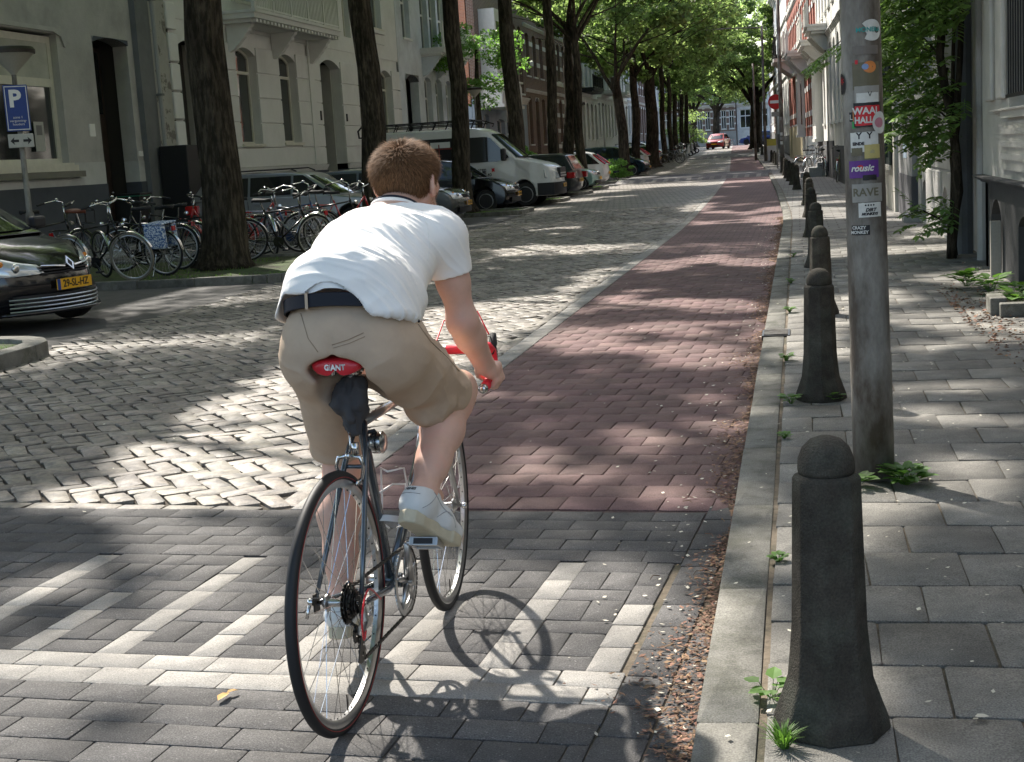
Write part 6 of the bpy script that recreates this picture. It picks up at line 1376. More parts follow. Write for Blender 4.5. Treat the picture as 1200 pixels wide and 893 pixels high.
for k, (x, y) in enumerate([(-8.3, 96), (-8.4, 101), (-8.6, 106), (-8.7, 111), (-9.0, 163), (-7.8, 164)]): city_bike(['nearest of the distant bicycles among the far trunks', 'second of the distant bicycles among the far trunks', 'third of the distant bicycles among the far trunks', 'farthest bicycle among the trunks, before the scooters', 'left one of two bicycles at the far corner', 'right one of two bicycles at the far corner'][k], x, y, radians(10+30*k), [None, GreyP][k % 2], .1, group='distant parked bicycles')
def scooter(label, x, y, rz, m):
    t = thing('scooter', label, 'scooter', (x, y, 0), rz); bevel(MB().prism([(-.7, .35), (-.1, .3), (.25, .28), (.35, .9), (.42, .9), (.5, .3), (.3, .18), (-.55, .2)], -.14, .14).build('body', m, t), .03); bevel(MB().box(-.75, -.1, -.13, .13, .62, .78).build('seat', M['rubber'], t), .04); bevel(MB().box(-.72, -.12, -.16, .16, .36, .61).build('rear_cowl', m, t), .05)
    for xx in (-.55, .55): b = MB(); b.torus((xx, 0, .22), .17, .05, 20, 6, 'y'); b.build('wheel', M['rubber'], t, True)
    MB().tube([(.38, -.3, 1.0), (.38, .3, 1.0)], .02, 6).build('handlebar', M['trim'], t); MB().tube([(.55, 0, .22), (.38, 0, 1.0)], .025, 6).build('fork', M['alu'], t); MB().ball((.45, 0, .85), .08, 10, 6).build('headlamp', M['lens'], t, True); bevel(MB().box(-.95, -.7, -.15, .15, .75, 1.0).build('top_box', m, t), .04)
scooter('white scooter standing by the far trunks', -8.9, 115, radians(20), M['white']); scooter('black scooter parked in front of the dark hedge', -9.1, 125, radians(10), PB_); scooter('silver scooter near the black one by the dark hedge', -9.0, 120, radians(-10), M['light silver paint'])
# ================================================================== THE RIDER'S BICYCLE  (x right, y forward, z up; origin at the rear contact point)
RB = thing('racing_bicycle', 'grey road bicycle with red saddle and red bar tape ridden by the man', 'bicycle', (-1.196, 3.367, 0), -.0305)
r = .34; FWY = 1.007; BBK = Vector((0, .42, .27)); LUG = Vector((0, .27, .775)); HT = Vector((0, .835, .765)); HBm = Vector((0, .875, .64)); STEER = .066
M['sidewall'] = mat('dark tyre', (.014, .014, .015), .6); M['rimalu'] = mat('machined rim', (.55, .55, .54), .3, 1, var=.1, scale=50); M['redline'] = mat('red tyre line', (.3, .015, .015), .5)
def race_wheel(cy, rz, spn, redln):
    b = MB(); b.torus((0, 0, 0), r-.0125, .0148, 96, 10, 'x'); w = link('wheel', b.mesh('tyre', M['sidewall'], True), RB, (0, cy, r), (0, 0, rz))
    w.name = 'wheel'
    b = MB(); pr = [(-.011, .0), (-.0105, -.012), (-.006, -.022), (.006, -.022), (.0105, -.012), (.011, 0)]; N = 96; vs = []
    for i in range(N):
        a = 2*pi*i/N; vs += [(x, (r-.021+dz)*cos(a), (r-.021+dz)*sin(a)) for x, dz in pr]
    b.add(vs, [(i*6+k, ((i+1) % N)*6+k, ((i+1) % N)*6+(k+1) % 6, i*6+(k+1) % 6) for i in range(N) for k in range(6)]); b.build('rim', M['rimalu'], w, True, 50)
    if redln:
        b = MB()
        for s_ in (-1, 1): b.torus((s_*.0143, 0, 0), r-.0155, .001, 96, 4, 'x')
        b.build('red_line', M['redline'], w)
    b = MB(); spokes_mb(b, (0, 0, 0), r-.042, spn, 'x', .0011, .021, .03); b.build('spokes', M['steel'], w)
    b = MB(); b.lathe([(.009, -.045), (.024, -.033), (.024, -.029), (.012, -.025), (.011, 0), (.012, .025), (.024, .029), (.024, .033), (.009, .045)], 20, (0, 0, 0), 'x'); b.build('hub', M['alu'], w, True, 30)
    b = MB(); k = 0
    for i in range(spn): a = 2*pi*(i+.5)/spn; b.tube([(0, (r-.046)*cos(a), (r-.046)*sin(a)), (0, (r-.036)*cos(a), (r-.036)*sin(a))], .0024, 5)
    b.build('nipples', M['darkmetal'], w); MB().tube([(0, 0, -(r-.046)), (0, 0, -(r-.09))], .0022, 5).build('valve', M['darkmetal'], w)
    return w
rw = race_wheel(0, 0, 36, True); fw = race_wheel(FWY, STEER, 36, False)
# quick release skewers
b = MB(); b.tube([(-.075, 0, r), (.075, 0, r)], .0045, 8); b.ball((-.077, 0, r), .012, 10, 8); b.tube([(-.08, 0, r), (-.085, -.02, r-.04)], .005, 6); b.build('rear_skewer', M['steel'], RB, True)
b = MB(); b.tube([(-.065, FWY, r), (.068, FWY, r)], .0045, 8); b.ball((.068, FWY, r), .011, 10, 8); b.ball((-.066, FWY, r), .011, 10, 8); b.build('front_skewer', M['steel'], RB, True)
F = M['frame']
f = MB(); f.tube([BBK, LUG, LUG+(LUG-BBK).normalized()*.02], .0143, 14); f.build('seat_tube', F, RB, True)
f = MB(); f.tube([LUG-Vector((0, -.0, .015)), HT], .0135, 14); f.build('top_tube', mat('pale grey tube paint', (.3, .3, .3), .25, .6, coat=.6), RB, True)
dt = MB().tube([HBm, BBK], .0158, 14).build('down_tube', F, RB, True)
MB().tube([HT+Vector((0, -.012, .035)), HBm+Vector((0, .008, -.03))], .0185, 16).build('head_tube', M['alu'], RB, True)
b = MB(); b.tube([HT+Vector((0, -.006, .012)), HT+Vector((0, -.009, .022))], .0195, 16); b.build('green_band', flat('green band', (.02, .2, .12)), RB, True)
f = MB()
for s_ in (-1, 1): f.tube([LUG+Vector((s_*.012, 0, -.01)), (s_*.03, .2, .66), (s_*.05, .08, .47), (s_*.062, 0, r+.012)], [.0075, .008, .0075, .006], 10)
f.tube([(-.032, .20, .655), (.032, .20, .655)], .006, 8); f.build('seat_stays', F, RB, True)
f = MB()
for s_ in (-1, 1): f.tube([BBK+Vector((s_*.02, -.02, 0)), (s_*.035, .28, .285), (s_*.055, .1, .32), (s_*.062, 0, r-.004)], [.011, .0105, .009, .006], 10)
f.build('chain_stays', F, RB, True)
b = MB()
for s_ in (-1, 1): b.cbox((s_*.0625, .0, r), (.005, .035, .05))
b.build('dropouts', M['darkmetal'], RB)
f = MB()
for s_ in (-1, 1): f.tube([HBm+Vector((s_*.02, .01, -.02)), (s_*.04, .91, .56), (s_*.05, .95, .45), (s_*.052, FWY, r)], [.011, .0115, .01, .006], 10)
f.tube([HBm+Vector((-.03, .01, -.02)), HBm+Vector((.03, .01, -.02))], .015, 8); f.build('fork', M['alu'], RB, True)
MB().lathe([(.02, -.036), (.022, -.03), (.022, .03), (.02, .036)], 18, tuple(BBK), 'x').build('bottom_bracket', F, RB, True)
# lettering on the down tube, reading along it
d_ = (HBm-BBK).normalized(); Rm = Matrix(((0, -1, 0), (0, 0, 0), (1, 0, 0)))
o = text('GIANT', .03, M['red'], 'lettering', dt, (0, 0, 0), (0, 0, 0), .0004, bold=.001)
ux = d_; uz = Vector((.82, -.5*.0-.45, .3)); uz = (uz-ux*uz.dot(ux)).normalized(); uy = uz.cross(ux)
for v in o.data.vertices: v.co = BBK+d_*.27+ux*v.co.x*1.3+uy*v.co.y+uz*(.0165-v.co.y**2*25)
# brakes
def calliper(c, s=1, m=None):
    b = MB(); c = Vector(c)
    for e in (-1, 1): b.tube([c+Vector((0, -.012, .03)), c+Vector((e*.03, -.014, .025)), c+Vector((e*.038, -.012, 0)), c+Vector((e*.03, -.008, -.035)), c+Vector((e*.02, -.004, -.045))], [.006, .006, .0055, .005, .004], 8); b.cbox(c+Vector((e*.019, 0, -.045)), (.01, .05, .012))
    b.ball(c+Vector((0, -.02, .03)), .009, 10, 8); b.tube([c+Vector((0, -.014, .03)), c+Vector((.006, -.012, .06)), c+Vector((.004, -.004, .09))], .003, 6)
    b.cbox(c+Vector((.022, -.02, .05)), (.016, .014, .03))
    return b
calliper((0, .172, .665)).build('rear_brake', M['steel'], RB, True); calliper((0, .935, .69)).build('front_brake', M['steel'], RB, True)
# drivetrain
b = MB(); n = 52; R0_ = .096
def gear(b, cx, c, R_, n, th=.002, hole=None, tooth=.004):
    vs = []; 
    for x in (cx-th, cx+th):
        for i in range(2*n): a = pi*i/n; rr = R_+(tooth if i % 2 else 0); vs.append((x, c[1]+rr*cos(a), c[2]+rr*sin(a)))
        for i in range(2*n): a = pi*i/n; rr = hole or R_*.3; vs.append((x, c[1]+rr*cos(a), c[2]+rr*sin(a)))
    m_ = 2*n; fs = []
    for i in range(m_):
        j = (i+1) % m_; fs += [(i, j, m_+j, m_+i), (2*m_+i, 3*m_+i, 3*m_+j, 2*m_+j), (i, 2*m_+i, 2*m_+j, j), (m_+i, m_+j, 3*m_+j, 3*m_+i)]
    b.add(vs, fs)
gear(b, .046, BBK, .1, 52, hole=.084); gear(b, .04, BBK, .082, 42, hole=.07); cr_ = b.build('chainrings', M['alu'], RB)
b = MB(); pdR = Vector((.085, .335, .405)); cd_ = (pdR-Vector((.06, BBK.y, BBK.z))); pdL = Vector((-.085, BBK.y*2-.335, BBK.z*2-.405))
for k in range(5): a = 2*pi*k/5+.3; b.tube([(.05, BBK.y, BBK.z), (.047, BBK.y+.088*cos(a), BBK.z+.088*sin(a))], [.011, .005], 8)
b.tube([(.03, BBK.y, BBK.z), (.07, BBK.y, BBK.z)], .016, 12); b.tube([(.06, BBK.y, BBK.z), pdR], [.0125, .009], 10); b.tube([(-.03, BBK.y, BBK.z), (-.07, BBK.y, BBK.z)], .016, 12); b.tube([(-.06, BBK.y, BBK.z), pdL], [.0125, .009], 10); b.build('cranks', M['alu'], RB, True)
def pedal(c, s, tilt):
    p = thing_part = link('pedal', None, RB, tuple(c)); p.rotation_euler = (tilt, 0, 0)
    b = MB(); b.tube([(0, 0, 0), (s*.1, 0, 0)], .009, 8); 
    for yy in (-.032, .032): b.cbox((s*.058, yy, 0), (.08, .006, .026))
    for xx in (.02, .096): b.cbox((s*xx, 0, 0), (.006, .07, .022))
    o = b.build('pedal', M['alu'], RB); o.location = tuple(c); o.rotation_euler = (tilt, 0, 0); bevel(o, .002); bpy.data.objects.remove(p)
    MB().box(*sorted((s*.03, s*.085)), -.037, -.0355, -.008, .008).build('pedal_reflector', M['trim'], o); return o
pedal(pdR, 1, radians(-25)); pedal(pdL, -1, 0)
b = MB()
for k, q in enumerate((.054, .048, .042, .036, .031, .026)): gear(b, .024+k*.0055, (0, 0, r), q, max(12, int(q*480)), .001, q*.5, .003)
b.build('cassette', M['darkmetal'], RB)
ch = MB(); J1, J2 = Vector((.04, .0, r-.085)), Vector((.04, .035, r-.15))
def chainrun(pts, wav=0):
    for a, c in zip(pts[:-1], pts[1:]):
        a, c = Vector(a), Vector(c); n = max(1, int((c-a).length/.0127)); d = (c-a)/n
        for k in range(n): m_ = a+d*(k+.5); an = atan2(d.z, d.y); ch.cbox(m_, (.007, .011, .008 if k % 2 else .006), Matrix.Rotation(an, 3, 'X'))
chainrun([(.04, 0, r+.046), (.046, BBK.y-.02, BBK.z+.101)]); arc_ = [(.046, BBK.y+.1*sin(radians(a)), BBK.z+.1*cos(radians(a))) for a in range(-12, 180, 16)]; chainrun(arc_)
chainrun([arc_[-1], J2+Vector((0, .01, -.018))]); chainrun([J2+Vector((0, -.018, -.01)), J1+Vector((0, .02, .01)), (.04, -.03, r-.045), (.04, -.046, r), (.04, 0, r+.046)]); ch.build('chain', M['darkmetal'], RB)
b = MB(); gear(b, .04, J1, .02, 11, .002, .006); gear(b, .04, J2, .02, 11, .002, .006); b.cbox((J1+J2)/2+Vector((.006, 0, 0)), (.003, .022, .1), Matrix.Rotation(-.49, 3, 'X')); b.build('jockey_cage', M['darkmetal'], RB)
b = MB(); b.tube([(.062, .0, r-.01), (.066, .0, r-.045), (.052, 0, r-.085)], [.011, .013, .012], 10); b.cbox((.062, .02, r-.055), (.022, .04, .03)); bevel(b.build('rear_derailleur', M['alu'], RB), .004)
b = MB(); q = [(.065, .14, .305), (.075, .02, r+.03), (.08, -.055, r-.02), (.075, -.04, r-.085), (.066, .005, r-.075)]
P_ = []; 
for i in range(len(q)-1):
    for k in range(5):
        t_ = k/5; p0, p1, p2, p3 = [Vector(q[max(0, min(len(q)-1, i+e))]) for e in (-1, 0, 1, 2)]; P_.append(.5*((2*p1)+(p2-p0)*t_+(2*p0-5*p1+4*p2-p3)*t_*t_+(3*p1-p0-3*p2+p3)*t_**3))
b.tube(P_+[q[-1]], .0028, 6); b.build('red_gear_cable', M['red'], RB, True)
# saddle with lettering on its tail
sd_ = MB(); SY = [(.105, .035, .94, .0), (.108, .058, .942, .002), (.12, .07, .946, .0), (.15, .073, .95, 0), (.2, .064, .957, 0), (.25, .045, .957, 0), (.30, .026, .957, 0), (.36, .019, .956, 0), (.395, .013, .95, 0), (.402, .004, .944, 0)]
n = 20; vs = []
for y, w, z, _ in SY:
    for k in range(n):
        a = 2*pi*k/n; sx, sz = cos(a), sin(a); hh = .016 if sz > 0 else (.034 if y < .24 else .02); vs.append((w*(abs(sx)**.8)*(1 if sx > 0 else -1), y, z+hh*sz*(1 if sz > 0 else (abs(sx)**.6*.8+.2))))
sd_.add(vs, [(i*n+k, i*n+(k+1) % n, (i+1)*n+(k+1) % n, (i+1)*n+k) for i in range(len(SY)-1) for k in range(n)]+[tuple(range(n))[::-1], tuple(range((len(SY)-1)*n, len(SY)*n))]); sad = sd_.build('saddle', M['red'], RB, True, 60)
sad.rotation_euler = (0, 0, 0)
o = text('GIANT', .02, M['white'], 'lettering', sad, (0, 0, 0), (0, 0, 0), .0003, bold=.0009, sx=.95)
for v in o.data.vertices: x, y = v.co.x, v.co.y; v.co = (x, .1035+x*x*3.2-.0012, .9415+y-.002*cos(x*20)+v.co.z)
b = MB(); b.ball((0, .2, .935), .06, 14, 8, (1, 1.1, .28)); b.build('saddle_underside', M['black'], sad, True)
b = MB()
for s_ in (-1, 1): b.tube([(s_*.045, .15, .935), (s_*.03, .19, .915), (s_*.022, .26, .913), (s_*.015, .36, .935)], .0035, 6)
b.cbox((0, .225, .912), (.05, .035, .02)); b.tube([(-.035, .225, .915), (.035, .225, .915)], .006, 8); [b.tube([(s_*.03, .17, .91), (s_*.03, .17, .94)], .007, 8) for s_ in (-1, 1)]; b.build('saddle_clamp', M['steel'], RB, True)
MB().tube([LUG-Vector((0, -.01, .03)), (0, .225, .915)], .0135, 14).build('seat_post', M['alu'], RB, True)
# handlebar: bar, stem, tape, levers
bz, by = .872, .885
def bar_side(s): 
    q = [(0, by, bz), (s*.08, by, bz), (s*.16, by+.002, bz), (s*.19, by+.015, bz), (s*.2, by+.05, bz-.002), (s*.202, by+.085, bz-.02), (s*.204, by+.09, bz-.055), (s*.206, by+.07, bz-.085), (s*.208, by+.03, bz-.1), (s*.21, by-.03, bz-.108), (s*.212, by-.085, bz-.113)]
    return [Vector(p) for p in q]
b = MB(); b.tube(bar_side(-1)[::-1]+bar_side(1)[1:], .012, 10); hbo = b.build('handlebar', M['alu'], RB, True)
for s_ in (-1, 1):
    q = bar_side(s_); MB().tube([q[1]*.999]+q[2:], .0155, 12).build('bar_tape', M['redtape'], hbo, True); e = q[-1]; b = MB(); b.tube([e, e+Vector((0, -.008, 0))], [.0165, .014], 14); b.tube([e+Vector((0, -.008, 0)), e+Vector((0, -.012, 0))], [.012, .008], 12); b.build('end_plug', M['steel'], hbo, True)
    h_ = MB(); h_.tube([q[5]+Vector((0, -.02, .0)), q[5]+Vector((0, .02, .02)), q[5]+Vector((0, .035, .05))], [.014, .015, .01], 8); h_.build('brake_hood', M['rubber'], hbo, True); l_ = MB(); l_.tube([q[5]+Vector((0, .03, .03)), q[5]+Vector((0, .055, -.01)), q[5]+Vector((0, .045, -.08))], [.006, .006, .004], 6); l_.build('brake_lever', M['steel'], hbo, True)
b = MB(); b.tube([HT+Vector((0, -.015, .03)), HT+Vector((0, -.025, .075)), (0, by-.01, bz)], [.012, .012, .013], 10); b.tube([(-.022, by, bz), (.022, by, bz)], .017, 12); b.build('stem', M['alu'], RB, True)
b = MB(); b.tube([(-.19, by+.11, bz+.03), (-.15, by+.13, bz+.09), (-.05, by+.1, bz+.08), (0, by+.04, bz-.08), (0, .93, .73)], .0028, 6); b.tube([(.19, by+.11, bz+.03), (.15, by+.14, bz+.1), (.05, by+.09, bz+.08), (.02, .8, .79), (0, .6, .785)], .0028, 6); b.build('brake_cables', M['redtape'], RB, True)
# bell like disc lock, grey cloth, bottle cage, toe strap
b = MB(); b.lathe([(.001, -.022), (.024, -.02), (.031, -.012), (.031, -.002), (.02, .0), (.031, .003), (.031, .014), (.024, .02), (.001, .022)], 24, (.035, .30, .70), 'x'); b.build('disc_lock', M['steel'], RB, True, 40); MB().tube([(.0, .275, .73), (.03, .29, .735), (.035, .3, .72)], .006, 8).build('lock_bracket', M['black'], RB)
b = MB(); 
for s_ in (-1, 1): b.tube([BBK+Vector((s_*.012, .055, .14)), BBK+Vector((s_*.04, .075, .15)), BBK+Vector((s_*.042, .10, .22)), BBK+Vector((s_*.035, .09, .31)), BBK+Vector((0, .045, .31))], .003, 6)
b.tube([BBK+Vector((-.04, .075, .24)), BBK+Vector((-.02, .14, .25)), BBK+Vector((.02, .14, .25)), BBK+Vector((.04, .075, .24))], .003, 6); b.build('bottle_cage', M['white'], RB, True)
b = MB(); q = [Vector((-.03, .44, .43)), Vector((-.01, .36, .47)), Vector((.03, .34, .475)), Vector((.06, .38, .46)), Vector((.07, .42, .42)), Vector((.06, .43, .36))]
vs = []
for p in q: vs += [p+Vector((0, -.005, -.007)), p+Vector((0, .005, .007))]
b.add(vs+[v+Vector((0, .002, .001)) for v in vs], [(2*i, 2*i+1, 2*i+3, 2*i+2) for i in range(5)]+[(12+2*i, 12+2*i+2, 12+2*i+3, 12+2*i+1) for i in range(5)]); b.build('toe_strap', M['white'], RB, True)

# ================================================================== SIGNED DISTANCE MODELLING for the rider and the cloth
class Grid:
    def __init__(s, lo, hi, h): s.lo = np.array(lo, float); s.h = h; s.n = np.ceil((np.array(hi)-s.lo)/h).astype(int)+1; s.d = np.full(s.n, 1.0, np.float32)
    def sub(s, lo, hi):
        a = np.maximum(0, np.floor((np.array(lo)-s.lo)/s.h).astype(int)); b = np.minimum(s.n, np.ceil((np.array(hi)-s.lo)/s.h).astype(int)+1)
        if (b <= a).any(): return None, None
        ax = [s.lo[i]+s.h*np.arange(a[i], b[i]) for i in range(3)]
        return tuple(slice(a[i], b[i]) for i in range(3)), np.stack(np.meshgrid(*ax, indexing='ij'), -1)
    def put(s, sl, d, k, op='+'):
        if sl is None: return
        o = s.d[sl]
        if op == '+': h_ = np.maximum(k-np.abs(o-d), 0)/k; s.d[sl] = np.minimum(o, d)-h_*h_*k*.25
        else: h_ = np.maximum(k-np.abs(o+d), 0)/k; s.d[sl] = np.maximum(o, -d)+h_*h_*k*.25
    def cap(s, a, b, ra, rb, k=.02, op='+', side=None, w=1.0, w2=None):
        """tapered capsule; with side: section widened by w along that axis"""
        a, b = np.array(a, float), np.array(b, float); m = max(ra, rb)*max(1, w, w2 or 1)+.07
        sl, p = s.sub(np.minimum(a, b)-m, np.maximum(a, b)+m)
        if sl is None: return
        ab = b-a; t = np.clip(((p-a)@ab)/(ab@ab+1e-12), 0, 1); q = p-a-t[..., None]*ab; rr = ra+(rb-ra)*t
        if side is None: d = np.linalg.norm(q, axis=-1)-rr
        else:
            sv = np.array(side, float); sv /= np.linalg.norm(sv); ww = w+((w2 or w)-w)*t; qs = q@sv; qr = q-qs[..., None]*sv
            l2 = np.sqrt((qs/ww)**2+(qr**2).sum(-1)); d = (l2-rr)*np.where(l2 > 1e-6, 1/np.sqrt(1+((qs/ww/np.maximum(l2, 1e-6))**2)*(1/ww**2-1)), 1)
        s.put(sl, d, k, op)
    def ell(s, c, rad, k=.02, op='+', R=None):
        c, rad = np.array(c, float), np.array(rad, float); m = rad.max()+.07; sl, p = s.sub(c-m, c+m)
        if sl is None: return
        q = p-c
        if R is not None: q = q@np.array(R)
        k0 = np.sqrt(((q/rad)**2).sum(-1)); k1 = np.sqrt(((q/rad**2)**2).sum(-1)); s.put(sl, k0*(k0-1)/np.maximum(k1, 1e-6), k, op)
    def plane(s, fn, k=.004): sl, p = s.sub(s.lo, s.lo+s.h*s.n); s.put(sl, fn(p).astype(np.float32), k, '-')   # removes where fn<0... (fn = distance, negative inside the removed part)
    def mesh(s):
        d = s.d; ins = d < 0; n = d.shape
        c = np.zeros((n[0]-1, n[1]-1, n[2]-1), np.int8)
        for i in (0, 1):
            for j in (0, 1):
                for k in (0, 1): c += ins[i:n[0]-1+i, j:n[1]-1+j, k:n[2]-1+k]
        act = (c > 0) & (c < 8); idx = np.argwhere(act); num = -np.ones(c.shape, np.int64); num[act] = np.arange(len(idx))
        acc = np.zeros((len(idx), 3)); cnt = np.zeros(len(idx)); I, J, K = idx.T
        for ax in range(3):
            for u in (0, 1):
                for v in (0, 1):
                    o = [0, 0, 0]; o[(ax+1) % 3] = u; o[(ax+2) % 3] = v; e = list(o); e[ax] = 1
                    a = d[I+o[0], J+o[1], K+o[2]]; b = d[I+e[0], J+e[1], K+e[2]]; m = (a < 0) != (b < 0); t = np.where(m, a/np.where(m, a-b, 1), 0)
                    q = np.zeros((len(idx), 3)); q += o; q[:, ax] = t; acc += q*m[:, None]; cnt += m
        V = s.lo+s.h*(idx+acc/cnt[:, None]); Fs = []
        for ax in range(3):
            a = ins.take(range(n[ax]-1), ax); b = ins.take(range(1, n[ax]), ax); ed = np.argwhere(a != b); fl = a[tuple(ed.T)]
            u, v = (ax+1) % 3, (ax+2) % 3; ok = (ed[:, u] > 0) & (ed[:, v] > 0) & (ed[:, u] < n[u]-1) & (ed[:, v] < n[v]-1); ed, fl = ed[ok], fl[ok]; q = []
            for du, dv in ((-1, -1), (0, -1), (0, 0), (-1, 0)): w = ed.copy(); w[:, u] += du; w[:, v] += dv; q.append(num[tuple(w.T)])
            q = np.stack(q, 1); q[~fl] = q[~fl][:, ::-1]; Fs.append(q)
        return V, np.concatenate(Fs)
def vnormals(V, Fq):
    a, b, c, d = (V[Fq[:, i]] for i in range(4)); nf = np.cross(c-a, d-b); N_ = np.zeros_like(V)
    for i in range(4): np.add.at(N_, Fq[:, i], nf)
    return N_/np.maximum(np.linalg.norm(N_, axis=1), 1e-9)[:, None]
def smooth(V, Fq, it=2, lam=.5):
    for _ in range(it):
        S_ = np.zeros_like(V); c = np.zeros(len(V))
        for i in range(4): j = (i+1) % 4; np.add.at(S_, Fq[:, i], V[Fq[:, j]]); np.add.at(S_, Fq[:, j], V[Fq[:, i]]); np.add.at(c, Fq[:, i], 1); np.add.at(c, Fq[:, j], 1)
        V = V+lam*(S_/np.maximum(c, 1)[:, None]-V)
    return V
def npmesh(name, V, Fq, ms, parent, fn=None, flip=False):
    me = bpy.data.meshes.new(name); n = len(Fq); me.vertices.add(len(V)); me.vertices.foreach_set('co', V.astype(np.float32).ravel()); me.loops.add(4*n); me.loops.foreach_set('vertex_index', (Fq[:, ::-1] if flip else Fq).astype(np.int32).ravel()); me.polygons.add(n); me.polygons.foreach_set('loop_start', np.arange(0, 4*n, 4, dtype=np.int32))
    for m in (ms if isinstance(ms, list) else [ms]): me.materials.append(m)
    if fn is not None: me.polygons.foreach_set('material_index', fn(V[Fq].mean(1)).astype(np.int32))
    me.update(calc_edges=True); me.shade_smooth(); return link(name, me, parent)
A3 = lambda *a: np.array(a, float)
def noise(p, s, o=0): return vnoise(np.asarray(p)*s+100+o)-.5

M['skin'] = mat('fair skin', (.6, .37, .285), .52, var=.12, scale=14, col2=(.56, .27, .21), c2scale=7, c2lo=.5, c2hi=.75, bump=.12, bscale=240)
sb = M['skin'].node_tree.nodes['Principled BSDF']; sb.inputs['Subsurface Weight'].default_value = .12; sb.inputs['Subsurface Radius'].default_value = (.01, .004, .002); sb.inputs['Subsurface Scale'].default_value = .6
M['shirt'] = mat('white cotton', (.85, .83, .8), .8, bump=.15, bscale=700, spec=.2)
M['khaki'] = mat('khaki cotton twill', (.49, .37, .27), .85, var=.1, scale=9, bump=.2, bscale=900, spec=.2)
M['belt'] = mat('navy webbing', (.008, .01, .018), .7); M['navy'] = mat('navy collar', (.012, .014, .025), .8)
M['hair'] = mat('light brown hair', (.155, .083, .042), .7, isl=.5, spec=.08)
M['shoe'] = mat('white leather', (.62, .63, .62), .5, bump=.1, bscale=90); M['sole'] = mat('cream rubber sole', (.5, .45, .33), .6, var=.15, scale=20); M['shoegrey'] = mat('grey shoe stitching', (.3, .3, .3), .7); M['sock'] = mat('black sock', (.01, .01, .011), .9)
M['cloth'] = mat('dark grey rag', (.06, .057, .058), .9, bump=.3, bscale=300)

# ---- joints
hipL, kneL, calL, ankL = A3(-.095, .25, .93), A3(-.15, .50, .60), A3(-.15, .445, .46), A3(-.145, .40, .215)
hipR, kneR, calR, ankR = A3(.095, .28, .945), A3(.165, .69, .775), A3(.152, .53, .685), A3(.146, .325, .545)
shL, elL, wrL = A3(-.145, .64, 1.20), A3(-.19, .67, .96), A3(-.205, .845, .83)
shR, elR, wrR = A3(.165, .63, 1.225), A3(.198, .665, .985), A3(.21, .835, .83)
PERSON = thing('person', 'man in white T-shirt and khaki shorts riding the grey road bicycle away from the camera', 'person', (-1.196, 3.367, 0), -.0305)
G = Grid((-.30, .02, .05), (.30, 1.05, 1.57), .0052)
k = .03
G.cap((0, .24, .97), (0, .42, 1.12), .115, .105, k, side=(1, 0, 0), w=1.3, w2=1.25); G.cap((0, .42, 1.12), (0, .62, 1.235), .105, .1, k, side=(1, 0, 0), w=1.3, w2=1.45)
G.cap(shL, shR, .06, .06, .04)
for h_, kn, ca, an in ((hipL, kneL, calL, ankL), (hipR, kneR, calR, ankR)):
    G.cap(h_, kn, .08, .044, k); G.cap(kn, kn+(an-kn)*.12, .049, .05, k); G.cap(kn+(an-kn)*.08, ca, .05, .06, k); G.cap(ca, ca+(an-ca)*.55, .06, .044, k); G.cap(ca+(an-ca)*.45, an, .045, .034, k); G.ell(an, (.036, .04, .04), .02)
    G.ell(kn+A3(0, .022, .012), (.04, .03, .042), .03)
    G.cap(an, an+A3(.0, .1, -.03), .03, .028, .02)
for s_, S_, E_, W_ in ((-1, shL, elL, wrL), (1, shR, elR, wrR)):
    G.ell(S_, (.058, .06, .058), k); G.cap(S_, S_+(E_-S_)*.5, .05, .045, k); G.cap(S_+(E_-S_)*.5, E_, .045, .04, k); G.ell(E_+A3(0, -.008, -.005), (.038, .038, .038), .02)
    G.cap(E_, E_+(W_-E_)*.35, .042, .043, k); G.cap(E_+(W_-E_)*.3, W_, .043, .028, k, side=(1, 0, 0), w=1.0, w2=1.15)
    # hand on the drop: palm over the outside of the bar, four fingers wrapped under it, thumb inside
    bx = s_*.209; X = lambda dx, y, z: A3(bx+s_*dx, y, z)
    G.cap(W_, X(.012, .862, .803), .024, .022, .02, side=(0, .6, .8), w=1.1); G.cap(X(.02, .845, .802), X(.02, .905, .81), .019, .018, .015)
    G.cap(X(-.004, .85, .812), X(.006, .90, .82), .016, .013, .012)
    for i in range(4):
        y = .848+i*.0215; lf = (.85, .97, 1.0, .93)[i]; kn_ = X(.024, y+.002, .806+.003*i); m1 = X(.034*1.0, y+.006, .806-.034*lf); m2 = X(.018, y+.009, .806-.056*lf); m3 = X(-.010, y+.009, .806-.052*lf)
        G.cap(kn_, m1, .0112, .0098, .006); G.cap(m1, m2, .0098, .009, .004); G.cap(m2, m3, .009, .0078, .004); G.ell(kn_, (.0125, .0115, .0125), .006)
    G.cap(X(-.004, .848, .818), X(-.028, .868, .805), .0145, .012, .012); G.cap(X(-.028, .868, .805), X(-.034, .895, .787), .0115, .0105, .004); G.cap(X(-.034, .895, .787), X(-.027, .915, .772), .0105, .0085, .004)
G.ell((0, .19, .925), (.1, .16, .055), .02, '-'); G.ell((.01, .17, .85), (.09, .14, .09), .02, '-')
